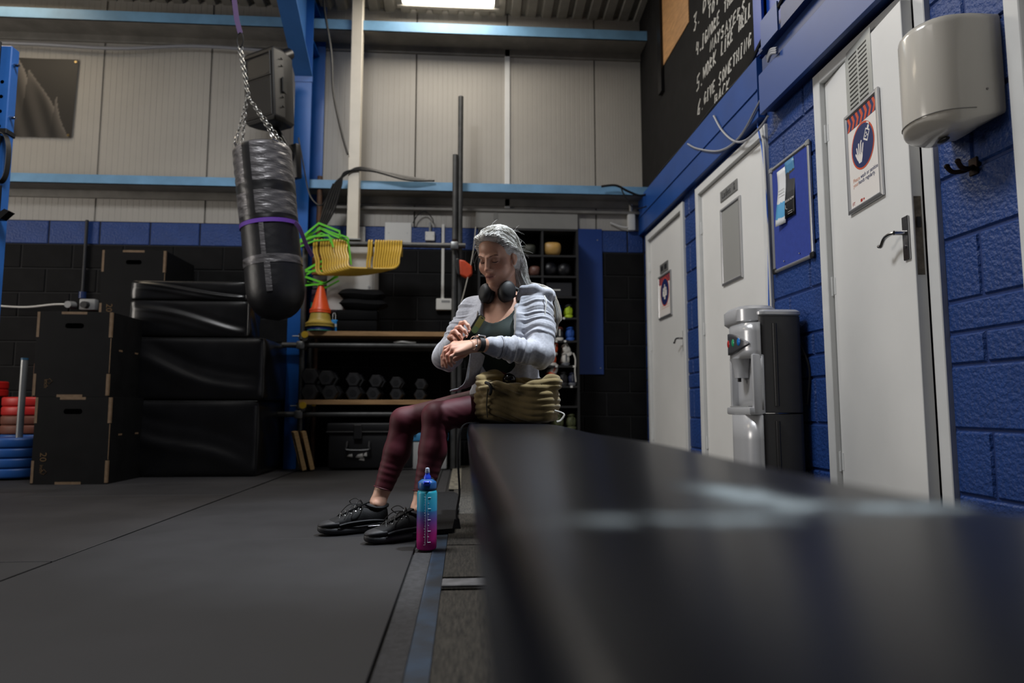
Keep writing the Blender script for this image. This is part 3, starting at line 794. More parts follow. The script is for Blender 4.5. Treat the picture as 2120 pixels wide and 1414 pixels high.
# ================================================================== cables along the fascia
def cable(label, pts, r, m=M_cable, k=6, name='cable', group=None):
    b = MB(); b.tube(smoothpts(pts, k), r, 6); return tag(b.build(name, m), label, 'cable', group)
M_grey_cab = mat('grey_cable', '8d8f96', .5)
M_blue_cab = mat('blue_cable', '2a63c4', .45)
XF = XW - .06
cable('black cable running along the top of the fascia beam', [(XF + .04, 6.2, 2.575), (XF + .02, 5.6, 2.58), (XF + .03, 5.0, 2.572), (XF + .02, 4.4, 2.585), (XF + .03, 3.9, 2.575), (XF + .0, 3.62, 2.60), (XF - .05, 3.2, 2.64)], .012)
q1 = [pX(*p, XF) for p in ((1424, 298), (1445, 308), (1490, 312), (1530, 285), (1570, 215), (1590, 175))]
cable('grey cable hanging in a loop under the fascia edge', q1, .007, M_grey_cab)
q1 = [pX(*p, XF) for p in ((1478, 240), (1495, 270), (1520, 292), (1545, 290), (1575, 262), (1590, 240))]
cable('short pale cable drooping below the lettering', q1, .0075, M_grey_cab)
q1 = [pX(*p, XW - .02) for p in ((1585, 218), (1572, 232), (1569, 262), (1578, 310), (1585, 380), (1590, 480), (1592, 640))]
cable('blue data cable dropping beside the middle door', q1, .005, M_blue_cab)
q1 = [pX(*p, XW - .02) for p in ((1577, 263), (1581, 300), (1586, 400), (1592, 520), (1597, 640))]
cable('white cable clipped beside the middle door', q1, .007, M_white_pl)
t = thing('cable_clip', 'bundled white cable knot at the end of the flat blue board', 'cable', loc=pX(1600, 112, XF - .03))
b = MB()
for i in range(3): b.tube(smoothpts([(0, .06, -.01 + .012 * i), (-.01, .0, .012 * i), (-.01, -.07, -.03 + .012 * i)]), .008, 8)
b.build('loop', M_grey_cab, t)
# junction box at the corner
t = thing('junction_box', 'white junction box in the corner above the shoe shelf', 'box', BW(1.60, 2.30, .0))
b = MB(); b.box((-.03, -.06, 0), (.04, .10, .06), .008); b.build('box', M_white_pl, t, smooth=30)
b = MB(); b.cyl((.005, .10, .03), (.005, .20, .03), .016, n=10); b.build('gland', M_white_pl, t)
b = MB(); b.tube(smoothpts([(-.03, -.03, .04), (-.1, -.02, .03), (-.2, .02, .02)]), .008, 6); b.build('lead', M_white_pl, t)
# ================================================================== steel column with haunch, white post
col = struct(empty('steel_column', loc=(-1.49, 6.36, 0)), 'blue steel column with a haunched rafter')
b = MB(); b.box((-.075, -.25, 0), (.075, -.235, 4.9)); b.box((-.006, -.235, 0), (.006, .04, 4.9)); b.box((-.075, .04, 0), (.13, .055, 4.9))
bevel(b.build('column_section', M_column, col, smooth=0), .002)
b = MB()
zt = lambda y: 3.55 + (5.90 - y) * .52
for x0, x1, d0, d1 in ((-.08, .08, 0, .014), (-.006, .006, .01, 1.2)):
    b.add([(x0 + 0, -.25, zt(5.90) + d0), (x1, -.25, zt(5.90) + d0), (x1, -2.6, zt(3.6) + d0), (x0, -2.6, zt(3.6) + d0),
           (x0, -.25, zt(5.90) + d1), (x1, -.25, zt(5.90) + d1), (x1, -2.6, zt(3.6) + d1), (x0, -2.6, zt(3.6) + d1)],
          [(0, 1, 2, 3), (7, 6, 5, 4), (0, 4, 5, 1), (1, 5, 6, 2), (2, 6, 7, 3), (3, 7, 4, 0)])
b.build('haunch', mat('mid_blue_steel', '3a6aa8', .4, var=.08, vscale=3), col, smooth=0)
b = MB(); b.box((-.08, -.255, 3.50), (.08, -.235, 3.56)); b.build('haunch_plate', M_column, col, smooth=0)
for z in (3.9, 4.3):
    b = MB(); b.box((-.075, -.235, z), (.075, .04, z + .012)); b.build('stiffener', M_column, col, smooth=0)
t = thing('steel_post', 'tall white box section post behind the yellow hurdles', 'post', loc=(-1.02, 6.17, 2.03))
b = MB(); b.box((-.05, -.05, 0), (.05, .05, 2.49), .004); b.build('post', mat('cream_post_paint', 'cdc6b8', .45, var=.05), t, smooth=0)
b = MB(); b.box((-.08, -.08, 0), (.08, .08, .012), .002); b.build('foot_plate', M_steel, t, smooth=0)

# ================================================================== loudspeaker on a bracket
SPK = Matrix.Translation((-1.64, 5.72, 2.90)) @ Matrix.Rotation(R(-33), 4, 'Z') @ Matrix.Rotation(R(5), 4, 'X')
t = thing('loudspeaker', 'black loudspeaker bracketed to the blue column', 'speaker', SPK)
M_spk = mat('black_speaker_case', '131212', .55, bump=.15, bscale=300)
M_spk_d = mat('speaker_grille', '0b0a0a', .7, bump=.4, bscale=900)
w, h, d = .36, .62, .27
b = MB()
pl = [(-w / 2, -.5 * d), (w / 2, -.5 * d), (w / 2, -.1 * d), (w * .33, .5 * d), (-w * .33, .5 * d), (-w / 2, -.1 * d)]
rg = lambda k, z: [Vector((x * k, y * k, z)) for x, y in pl]
b.loft([rg(.86, 0), rg(1, .03), rg(1, h - .03), rg(.86, h)]); bevel(b.build('cabinet', M_spk, t, smooth=30), .012, 3)
b = MB(); b.box((-w / 2 + .03, -d / 2 - .008, .05), (w / 2 - .03, -d / 2 + .002, .36), .012); b.build('grille', M_spk_d, t, smooth=30)
b = MB(); b.grid(lambda u, v: ((u - .5) * (w - .07), -d / 2 - .004 + .05 * math.sin(math.pi * u) * math.sin(math.pi * v), .385 + .17 * v), 12, 8); b.build('horn', M_spk_d, t)
b = MB(); frame4(b, w - .05, .2, .014, .012)
b.build('horn_rim', M_spk, t, smooth=30, M=mat4((1, 0, 0), (0, 0, 1), (0, -1, 0), (-w / 2 + .025, -d / 2, .37)))
b = MB(); frame4(b, w - .05, .325, .012, .010)
b.build('grille_rim', M_spk, t, smooth=30, M=mat4((1, 0, 0), (0, 0, 1), (0, -1, 0), (-w / 2 + .025, -d / 2, .04)))
Ms = mat4((-.485, .87, 0), (0, 0, 1), (.87, .485, 0), (w / 2 - .03, 0, 0))
b = MB(); b.box((-.07, .24, .002), (.07, .37, .02), .006, Ms); b.build('side_handle', M_spk_d, t, smooth=30)
for z in (.12, .46, .52, .20):
    b = MB(); b.box((-.08, z, .004), (.08, z + .006, .0115), .001, Ms); b.build('side_rib', M_spk_d, t, smooth=0)
b = MB(); b.tube(smoothpts([(0, .02, 0), (.03, .06, -.08), (.06, .12, -.2), (.06, .18, -.3)]), .028, 10); b.box((-.0, .14, -.42), (.12, .2, -.12), .01); b.build('bracket', M_black_metal, t, smooth=40)
b = MB(); b.cyl((.08, .05, .60), (.08, .14, .66), .05, n=14); b.build('top_swivel', M_black_metal, t)

# ================================================================== heavy bag on chains
BT = Vector((-1.445, 4.8, 2.365)); BB = Vector((-1.29, 4.8, 1.13))
ax = (BB - BT).normalized(); ux, uy = Vector((-ax.z, 0, ax.x)).normalized(), Vector((0, -1, 0))
if ux.x < 0: ux = -ux
LB = (BB - BT).length; RB = .198
t = thing('punching_bag', 'black heavy punching bag wrapped in grey tape hanging on chains', 'punching bag', loc=BT)
M_lea = mat('black_bag_leather', '121216', .42, var=.2, vscale=6, bump=.25, bscale=14, bdist=.01)
M_duct = mat('grey_duct_tape', '5b595b', .34, .25, var=.25, vscale=9, bump=.5, bscale=16, bdist=.012, streak=(1, 1, 4))
M_duct_k = mat('black_tape', '18181a', .36, bump=.3, bscale=20)
M_purple = mat('purple_webbing', '5d2f9a', .6, bump=.4, bscale=300)
def bagpt(s, a, r):
    return ax * (s * LB) + (ux * math.cos(a) + uy * math.sin(a)) * r
def bagr(s):
    r = RB * (.985 + .03 * math.sin(s * 9) * .3)
    if s < .03: r *= .80 + .2 * math.sqrt(max(0, s / .03))
    if s > .80:
        q = (s - .80) / .20; r *= math.sqrt(max(0.0, 1 - q ** 2.6))
    return max(r, .004)
def bagsec(s0, s1, grow, name, m, n=44, k=24, a0=0, a1=2 * math.pi, wr=0.0):
    b = MB(); full = abs(a1 - a0 - 2 * math.pi) < 1e-6
    def fn(u, v):
        s = s0 + (s1 - s0) * v; a = a0 + (a1 - a0) * u
        rr = bagr(s) + grow + wr * (math.sin(a * 7 + s * 40) * math.sin(s * 63 + a * 2) + .6 * math.sin(s * 120 + 3 * math.sin(a * 3)))
        return bagpt(s, a, rr)
    b.grid(fn, n, k, wrapu=full)
    return b.build(name, m, t, smooth=60)
bagsec(0, 1, 0, 'bag_body', M_lea, 48, 60, wr=.0008)
bagsec(.012, .245, .0025, 'tape_wrap', M_duct, 64, 40, wr=.0022)
bagsec(.29, .435, .0025, 'tape_wrap', M_duct, 64, 30, wr=.002)
bagsec(.24, .295, .0035, 'black_band', M_duct_k, 64, 10, wr=.001)
bagsec(.425, .452, .003, 'black_band', M_duct_k, 64, 6, wr=.002)
bagsec(.655, .70, .003, 'grey_band', M_duct, 64, 8, wr=.002)
bagsec(.02, .43, .0045, 'tape_strip', M_duct_k, 6, 30, a0=1.75, a1=2.05, wr=.0008)
bagsec(.47, .665, .004, 'tape_strip', M_duct, 6, 14, a0=1.52, a1=1.68, wr=.0005)
bagsec(.66, .86, .0045, 'tape_strip', M_duct, 6, 14, a0=1.42, a1=1.62, wr=.0005)
bagsec(.455, .478, .006, 'purple_strap', M_purple, 64, 4)
b = MB(); e0 = bagpt(.47, .35, RB + .006); b.tube(smoothpts([e0, e0 + Vector((.04, -.02, -.05)), e0 + Vector((.085, -.02, -.16)), e0 + Vector((.13, -.02, -.24))]), 0, flat=(.004, .03)); b.build('strap_tail', mat('dark_purple_webbing', '3a1f4d', .7), t)
b = MB(); b.lathe([(.004, .0), (RB * .7, .004), (RB * .86, -.012)], (0, 0, 0), 32, M=mat4(ux, uy, -ax, (0, 0, 0))); b.build('bag_top', mat('khaki_canvas_top', '4a483e', .8, bump=.6, bscale=30), t)
lk = MB(); L_, W_ = .016, .0085
lk.tube([(W_ * math.cos(a), 0, (L_ - W_) * (1 if math.sin(a) > 0 else -1) + W_ * math.sin(a)) for a in [2 * math.pi * (i + .5) / 12 for i in range(12)]], .0026, 6, closed=True)
ME_LINK = lk.mesh('chain_link', mat('steel_chain', '9a9a98', .3, 1.0))
def chain(p0, p1, parent, sc=1.0):
    c = empty('chain'); c.parent = parent
    p0, p1 = Vector(p0), Vector(p1); dv = p1 - p0; n = max(2, int(dv.length / (.0265 * sc))); zx = dv.normalized(); u, v = frame_of(zx)
    for i in range(n):
        a, q = (u, v) if i % 2 else (v, -u)
        c0 = p0 + dv * ((i + .5) / n)
        link('chain_link', ME_LINK, c, mat4(a * sc, q * sc, zx * sc, c0))
    return c
knot = Vector((-1.561, 4.8, 2.745)) - BT; hang = Vector((-1.627, 4.8, 3.11)) - BT
rim = [bagpt(.01, a, RB * .97) for a in (R(205), R(140), R(48), R(-28))]
for i, rpt in enumerate(rim):
    up_ = (knot - rpt).normalized()
    chain(rpt + up_ * .09, knot, t, 1.1)
    b = MB(); u, v = frame_of(up_)
    b.tube([rpt + up_ * (.05 + .045 * math.sin(a)) + u * (.018 * math.cos(a) * (1.2 - .5 * math.sin(a))) for a in [2 * math.pi * k / 14 for k in range(14)]], .0035, 6, closed=True); b.build('carabiner', M_chrome, t)
    b = MB(); o_ = rpt - up_ * .005; b.tube([o_ + u * .028 * math.cos(a) + up_ * .03 * math.sin(a) for a in [math.pi * k / 10 for k in range(11)]] , .0035, 6, closed=True); b.build('d_ring', M_chrome, t)
chain(knot, hang + Vector((-.008, 0, 0)), t, 1.0); chain(knot + Vector((.012, 0, 0)), hang + Vector((.012, 0, 0)), t, 1.0)
b = MB(); b.tube([hang + Vector((.022 * math.cos(a), 0, .05 + .055 * math.sin(a))) for a in [2 * math.pi * k / 14 for k in range(14)]], .005, 6, closed=True); b.build('carabiner', M_black_metal, t)
b = MB(); b.tube([hang + Vector((0, 0, .10)), Vector((-1.657, 4.8, 3.316)) - BT, Vector((-1.70, 4.8, 3.60)) - BT, Vector((-1.78, 4.8, 4.60)) - BT], 0, flat=(.006, .035)); b.build('hanging_strap', mat('dark_purple_webbing', '3a1f4d', .7), t)

# ================================================================== scaffold tube rack
rk = thing('scaffold_rack', 'scaffold tube rack with two plank shelves along the back wall', 'rack', loc=(-.75, 6.07, 0))
ox = Vector((-.75, 6.07, 0))
def rel(x, y, z): return Vector((x, y, z)) - ox
M_tube = mat('dull_scaffold_tube', '50504f', .55, .7, var=.3, vscale=7)
def stube(name, a, c, parent=rk, r=.0242):
    b = MB(); b.cyl(rel(*a), rel(*c), r, n=16); return b.build(name, M_tube, parent)
stube('upright', (-1.42, 6.07, 0), (-1.42, 6.07, 2.02)); stube('upright', (-.098, 6.07, 0), (-.098, 6.07, 2.83)); stube('upright', (-.052, 6.10, 0), (-.052, 6.10, 3.40))
stube('upright', (-1.42, 6.36, 0), (-1.42, 6.36, 1.25)); stube('upright', (-.098, 6.36, 0), (-.098, 6.36, 1.25))
stube('hanging_rail', (-1.47, 6.02, 1.972), (.0, 6.02, 1.972))
stube('cross_rail', (-1.58, 6.02, 1.07), (-.02, 6.02, 1.07)); stube('cross_rail', (-1.62, 6.02, .472), (-.02, 6.02, .472))
stube('cross_rail', (-1.58, 6.38, 1.07), (-.02, 6.38, 1.07)); stube('cross_rail', (-1.62, 6.38, .472), (-.02, 6.38, .472))
for x in (-1.42, -.098):
    for z in (1.122, .522): stube('shelf_bearer', (x + (.048 if x < -1 else -.048), 5.94, z), (x + (.048 if x < -1 else -.048), 6.42, z))
M_plank = mat('scaffold_plank_wood', 'a8845a', .65, color2='85653f', vscale=7, streak=(.6, 6, 6))
M_plank_d = mat('old_plank_wood', '5a4632', .75, color2='45362a', vscale=7, streak=(.6, 6, 6))
for z in (1.148, .556):
    for i in range(2):
        b = MB(); b.box((-1.36 + (0 if z > 1 else -.05), 5.955 + i * .235, z), (-.15, 6.18 + i * .235, z + .04), .002); b.build('plank', M_plank if i == 0 else M_plank_d, rk, smooth=0, M=Matrix.Translation(-ox))
M_yel = mat('yellow_cap_plastic', 'c9a52a', .45)
def clamp(p):
    c = empty('tube_clamp'); c.parent = rk; c.matrix_local = Matrix.Translation(rel(*p))
    b = MB(); b.lathe([(.026, -.025), (.034, -.025), (.034, .025), (.026, .025)], (0, 0, 0), 16); b.build('collar', M_steel, c)
    b = MB(); b.cyl((.045, -.06, 0), (.045, -.11, 0), .03, n=16); b.build('collar_arm', M_steel, c)
    b = MB(); b.cyl((.048, -.11, .005), (.048, -.125, .005), .029, n=20); b.build('yellow_cap', M_yel, c)
    b = MB(); b.cyl((-.08, -.02, 0), (.13, -.02, .005), .006, n=8); b.build('bolt', M_steel, c)
    b = MB(); b.cyl((.105, -.02, .004), (.135, -.02, .006), .009, n=8); b.build('bolt_cap', M_yel, c)
for p in ((-1.42, 6.06, 1.15), (-1.42, 6.06, .545), (-.098, 6.06, 1.15), (-.098, 6.06, .545)): clamp(p)
for p in ((-1.42, 6.05, 1.07), (-1.42, 6.05, .472), (-.098, 6.05, 1.972), (-.098, 6.05, 1.07), (-1.42, 6.05, 1.972)):
    b = MB(); b.box((-.036, -.06, -.035), (.036, .05, .035), .012); b.build('coupler', M_steel, rk, smooth=30, M=Matrix.Translation(rel(*p)))
b = MB(); b.cyl(rel(-1.625, 6.02, .472), rel(-1.595, 6.02, .472), .029, n=14); b.build('end_cap', M_yel, rk)
b = MB(); b.cyl(rel(-.098, 6.02, 2.0), rel(-.098, 6.02, 2.03), .02, n=10); b.build('coupler_bolt', M_rust, rk)

# ------------------------------------------------------------------ yellow U hurdles hung over the rail
M_hur = mat('yellow_painted_tube', 'bd9a35', .35, var=.1, vscale=8)
ORD = ['first', 'second', 'third', 'fourth', 'fifth', 'sixth', 'seventh', 'eighth', 'ninth', 'tenth', 'eleventh', 'twelfth', 'thirteenth']
def hurdle_mesh(tilt):
    W = .475; pts = []
    c, s_ = math.cos(tilt), math.sin(tilt)
    def down(x, l): return (x, -l * s_ - .033, -l * c)
    leg = lambda x, sg: [(x, .034, -.10), (x, .034, -.02), (x, .026, .018), (x, 0, .034), (x, -.026, .018), (x, -.034, -.02), down(x + sg * .004, .09), down(x + sg * .028, .17), down(x + sg * .03, .235)]
    A = leg(0, 1); B = leg(W, -.3)
    bot = [down(.045, .275), down(.085, .29), down(W * .5, .293), down(W - .07, .29), down(W - .03, .275)]
    pts = smoothpts(A + bot + list(reversed(B)), 4)
    b = MB(); b.tube(pts, .0095, 8); return b.mesh('hurdle_tube', M_hur)
rail_z = 1.972
xs = [pY(652, 505, 6.02).x + .0222 * i + (.016 if i > 1 else 0) for i in range(13)]
M_ink = mat('black_marker_ink', '1a1712', .6)
for i, x in enumerate(xs):
    tilt = R(6 + 24 * i / 12.0)
    side = 'at the left end of the row' if i == 0 else 'at the right end of the row' if i == 12 else '%s from the left' % ORD[i]
    hu = thing('mini_hurdle', 'yellow steel mini hurdle on the scaffold rail, ' + side, 'hurdle', loc=(x, 6.02, rail_z), group='yellow hurdles on the scaffold rail')
    link('hurdle_tube', hurdle_mesh(tilt), hu)
    b = MB()
    for k in range(4):
        q = .205 + .013 * k + .006 * (i % 3); c, s_ = math.cos(tilt), math.sin(tilt)
        b.box((q, -.293 * s_ - .046, -.293 * c - .004), (q + .008, -.293 * s_ - .036, -.293 * c + .007))
    o = b.build('ink_mark', M_ink, hu, smooth=0); o['kind'] = 'stuff'

# ------------------------------------------------------------------ green hurdles bunched at the left end of the rail
M_green = mat('bright_green_plastic', '5fc22a', .4)
def flat_path(pts, w, tk, m, parent, name):
    b = MB(); b.tube(pts, 0, flat=(w, tk)); return b.build(name, m, parent, smooth=30)
GH = [('uppermost of the green bunch', [(625, 492), (634, 484), (660, 462), (703, 479), (703, 488)], [(703, 486), (720, 492), (722, 500)], 5.93),
      ('second down in the green bunch', [(622, 497), (664, 473), (690, 487), (718, 498), (722, 505)], [(722, 505), (727, 548)], 5.96),
      ('with a short bar above the yellow row', [(618, 502), (650, 489), (680, 487), (686, 497)], [(686, 497), (690, 512)], 5.9),
      ('sticking out below the orange board', [(632, 560), (658, 545), (668, 540)], [(632, 562), (668, 561)], 5.98),
      ('with a bent end behind the orange cone', [(632, 573), (672, 587), (700, 572)], [(632, 591), (674, 587), (700, 568)], 6.0)]
for lab, pa, pb, yy in GH:
    o0 = pY(*pa[0], yy)
    g = thing('green_hurdle', 'bright green plastic hurdle ' + lab, 'hurdle', loc=o0, group='green hurdles on the rack')
    flat_path([pY(*p, yy) - o0 for p in pa], .009, .018, M_green, g, 'crossbar')
    flat_path([pY(*p, yy) - o0 for p in pb], .009, .014, M_green, g, 'leg')
    flat_path([pY(p[0] + 2, p[1] + 9, yy + .08) - o0 for p in pa], .009, .014, M_green, g, 'rear_bar')

# ------------------------------------------------------------------ things on the upper plank
ZP = 1.188
def on(px, yy): return pY(px, 688, yy).x
cx = on(662, 6.03)
M_cone_o = mat('orange_cone_plastic', 'e2511c', .4)
M_cone_y = mat('dull_yellow_cone', 'b0963f', .45)
for i, cc in enumerate(('1c7a6a', '2a3f9c', '1f4d8c')):
    b = MB(); b.lathe([(.035, .004), (.105, .0), (.112, .004), (.108, .012), (.04, .016)], (0, 0, 0), 28)
    o = b.build('disc_marker', mat('disc_%d' % i, cc, .45), M=Matrix.Translation((cx, 6.03, ZP + .013 * i)))
    tag(o, ('green', 'royal blue', 'navy')[i] + ' flat training disc under the cone stack', 'disc', 'discs under the cones')
for i in range(2):
    z0 = ZP + .042 + .02 * i
    t = thing('training_cone', ('dull yellow training cone, lower of the pair' if i == 0 else 'dull yellow training cone nested just under the orange one'), 'cone', loc=(cx, 6.03, z0), group='stacked cones')
    b = MB(); b.lathe([(.125, 0), (.125, .012), (.10, .028), (.092, .05), (.080, .11), (.05, .21)], (0, 0, 0), 28); b.build('cone_body', M_cone_y, t)
for i in range(2):
    z0 = ZP + .165 + .018 * i
    t = thing('training_cone', ('orange training cone at the top of the stack' if i else 'orange training cone nested under the topmost one'), 'cone', loc=(cx, 6.03, z0), group='stacked cones')
    b = MB(); pr = [Vector((s * math.cos(a), s * math.sin(a), z)) for s, z in ((1, 0),) for a in (0,)]
    rr = lambda r, z: [Vector((r * math.cos(2 * math.pi * k / 24) * (1 + .05 * math.cos(8 * math.pi * k / 24)), r * math.sin(2 * math.pi * k / 24), z)) for k in range(24)]
    b.loft([rr(.088, 0), rr(.088, .012), rr(.074, .03), rr(.012, .268), rr(.006, .272)]); b.build('cone_body', M_cone_o, t)
t = thing('cleaning_bottle', 'small blue bottle with a wire hook behind the cone stack', 'bottle', loc=(on(691, 6.1), 6.1, ZP))
b = MB(); b.lathe([(.01, .0), (.05, 0), (.05, .035), (.048, .10), (.03, .115), (.01, .118)], (0, 0, 0), 20); b.build('bottle_body', mat('sky_blue_plastic', '2f86c9', .4), t)
b = MB(); b.lathe([(.051, .05), (.053, .05), (.053, .075), (.051, .075)], (0, 0, 0), 20); b.build('label_band', M_white_pl, t)
b = MB(); b.tube([(-.012, 0, .11), (-.012, 0, .16), (-.006, 0, .178), (.006, 0, .178), (.012, 0, .16), (.012, 0, .11)], .003, 6); b.build('wire_hook', M_white_pl, t)
M_sand = mat('black_sandbag_cloth', '0b0b0c', .75, spec=.12, var=.2, bump=.3, bscale=40)
x0, x1 = on(702, 6.05), on(790, 6.05)
def pillow(name, lab, x0, x1, y0, y1, z0, hh, m):
    b = MB(); n = 14
    def f(sg):
        def g(u, v):
            e = (max(0, 1 - abs(2 * u - 1) ** 3.2) * max(0, 1 - abs(2 * v - 1) ** 3.2)) ** .5
            return (x0 + (x1 - x0) * u, y0 + (y1 - y0) * v, z0 + hh * (.5 + sg * .5 * e) + .006 * math.sin(6 * u + 4 * v))
        return g
    b.grid(f(1), n, n); b.grid(f(-1), n, n)
    o = b.build('sandbag_cloth', m, None, smooth=60); o.name = name; return tag(o, lab, 'sandbag', 'sandbags on the plank')
for i, (z0, hh, lab) in enumerate(((ZP, .10, 'black square pad at the bottom of the plank pile'), (ZP + .10, .095, 'black square pad, second in the plank pile'))):
    b = MB(); b.box((x0 - .01, 5.97, z0 + .001), (x1 - .03, 6.3 if i == 0 else 6.11, z0 + hh - .003), .012); o = b.build('square_pad', M_sand, smooth=30); tag(o, lab, 'pad', 'pads on the plank')
pillow('sandbag', 'black sandbag lying second from the top on the plank', x0 + .01, x1 + .05, 5.94, 6.11, ZP + .185, .115, M_sand)
pillow('sandbag', 'black sandbag at the top of the plank pile', x0, x1 + .03, 5.93, 6.10, ZP + .27, .11, M_sand)
b = MB(); b.tube(smoothpts([(-.62, 6.02, 1.098), (-.55, 6.0, 1.104), (-.48, 6.01, 1.099), (-.43, 6.02, 1.098)]), .01, 8); tag(b.build('rolled_paper', M_white_pl), 'thin white rolled strip tucked under the upper plank', 'paper')

# stack of step boards and boxes at the left end behind the cone
for nm, lab, z0, z1, cc, dx in (('foam_block', 'dark purple foam block low behind the cone', ZP, ZP + .075, '2e2238', 0), ('storage_box', 'dark brown box under the green tray behind the cone', ZP + .078, ZP + .19, '2a1f1a', .02),
                               ('plastic_tray', 'green plastic tray behind the cone', ZP + .193, ZP + .285, '1d7a5c', 0), ('foam_block', 'dull plum foam block above the green tray', ZP + .288, ZP + .40, '4a3344', .02),
                               ('storage_box', 'grey carton behind the green hurdle', ZP + .403, ZP + .53, '55504c', .06), ('storage_box', 'orange brown carton at the top of the rear stack', ZP + .533, ZP + .70, '9a5a30', 0)):
    b = MB(); b.box((-1.385 + dx * .2, 6.18, z0), (-1.22 + dx * .4, 6.41, z1), .006); b.mi = 1
    b.box((-1.385 + dx * .2 + .02, 6.176, z0 + .01), (-1.22 + dx * .4 - .02, 6.18, z1 - .02))
    tag(b.build(nm, [mat(nm + cc, cc, .6, var=.1), mat(nm + cc, cc, .6)], smooth=0), lab, 'box' if 'box' in nm else 'tray' if 'tray' in nm else 'foam')

# hex dumbbells in two rows on the lower plank
M_hex = mat('black_hex_rubber', '1b1b1d', .5, var=.2)
def dumbbell(x, z, r, lab):
    t = thing('hex_dumbbell', lab, 'dumbbell', loc=(x, 6.13, z), group='hex dumbbells on the lower plank')
    hexr = lambda rr, y: [Vector((rr * math.cos(R(60 * k + 0)), y, rr * math.sin(R(60 * k + 0)))) for k in range(6)]
    for s, nm in ((-1, 'head'), (1, 'head')):
        b = MB(); b.loft([hexr(r * .86, s * .16), hexr(r, s * .145), hexr(r, s * .075), hexr(r * .86, s * .06)]); b.build(nm, M_hex, t, smooth=0)
    b = MB(); b.cyl((0, -.07, 0), (0, .07, 0), .016, n=12); b.build('handle', M_chrome, t)
    b = MB(); b.lathe([(.002, 0), (r * .42, 0), (r * .42, .002), (.002, .002)], (0, 0, 0), 16, M=mat4((1, 0, 0), (0, 0, 1), (0, -1, 0), (0, -.1605, 0))); b.build('number_disc', M_black_pl, t)
ZL = .596
lx = [640, 682, 731, 772, 820, 869]; ux_ = [641, 675, 731, 778, 820, 871]
for i in range(6):
    r = .078 - .005 * i
    s3 = math.sqrt(3) / 2
    pos = ('leftmost', 'second from left', 'third from left', 'third from right', 'second from right', 'rightmost')[i]
    dumbbell(pY(lx[i], 808, 5.97).x, ZL + r * s3, r, 'black hex dumbbell, %s of the bottom row' % pos)
    dumbbell(pY(ux_[i], 775, 5.97).x, ZL + 2 * r * s3 + r * s3 * .98, r, 'black hex dumbbell, %s of the upper row' % pos)

# under the lower plank: tool case, wooden frames, plastic tub
t = thing('tool_case', 'black hard tool case on the floor under the rack', 'case', loc=(-.80, 6.12, 0))
M_case = mat('black_case_plastic', '121214', .42, bump=.1, bscale=200)
b = MB(); b.box((-.36, -.13, .012), (.36, .17, .315), .015); b.build('case_body', M_case, t, smooth=30)
b = MB(); b.box((-.375, -.145, .318), (.375, .18, .40), .015); b.box((-.38, -.15, .312), (.38, .185, .328), .004); b.build('case_lid', M_case, t, smooth=30)
for x in (-.11, .27):
    b = MB(); b.box((x - .035, -.163, .26), (x + .035, -.14, .385), .006); b.build('latch', M_black_pl, t, smooth=30)
b = MB(); b.tube(smoothpts([(-.2, -.14, .24), (-.2, -.165, .2), (-.19, -.175, .17), (-.02, -.175, .17), (-.01, -.165, .2), (-.01, -.14, .24)]), .011, 8); b.build('carry_handle', M_black_pl, t)
b = MB()
for k, (px_, py_, w_, h_) in enumerate(((-.2, .115, .05, .02), (-.13, .105, .07, .035), (-.10, .085, .05, .02), (-.06, .12, .03, .03))): b.add([(px_, -.1308, py_), (px_ + w_, -.1308, py_ - .008), (px_ + w_ * .9, -.1308, py_ + h_), (px_ + w_ * .3, -.1308, py_ + h_ * .7)], [(0, 1, 2, 3)])
o = b.build('torn_sticker', mat('torn_white_sticker', 'b5b3ae', .7), t, smooth=0); o['kind'] = 'stuff'
for x in (-.3, .3):
    b = MB(); b.box((x - .03, -.10, 0), (x + .03, .12, .013), .003); b.build('foot', M_black_pl, t, smooth=0)
M_pine = mat('pale_pine', 'b99a6c', .6, color2='9a7c50', vscale=6, streak=(1, 1, 8))
for k in range(2):
    Mf = Matrix.Translation((-1.34 + .055 * k, 5.86 + .05 * k, 0.006)) @ Matrix.Rotation(R(20), 4, 'Z') @ Matrix.Rotation(R(-14), 4, 'Y')
    t = thing('wooden_frame', ('pale wooden frame leaning against the rack upright, outer one' if k == 0 else 'pale wooden frame leaning just behind the outer frame'), 'frame', Mf, group='leaning wooden frames')
    for nm, a, c in (('stile', (0, 0, 0), (.035, .035, .33)), ('stile', (0, .17, 0), (.035, .205, .33)), ('rail', (0, .035, 0), (.035, .17, .05)), ('rail', (0, .035, .27), (.035, .17, .33))):
        b = MB(); b.box(a, c, .002); b.build(nm, M_pine, t, smooth=0)
    b = MB(); b.box((.008, .035, .05), (.02, .17, .27)); b.build('mesh_panel', M_block_k, t, smooth=0)
t = thing('plastic_tub', 'clear plastic tub with blue lid behind the legs', 'box', loc=(-.33, 6.16, 0))
M_clear = mat('cloudy_plastic', 'a9aaa8', .35, spec=.4)
b = MB(); b.box((-.22, -.15, 0), (.18, .15, .24), .012); b.build('tub_body', M_clear, t, smooth=30)
b = MB(); b.box((-.23, -.16, .24), (.19, .16, .31), .012); b.build('tub_lid', mat('blue_tub_lid', '3f86b5', .45), t, smooth=30)

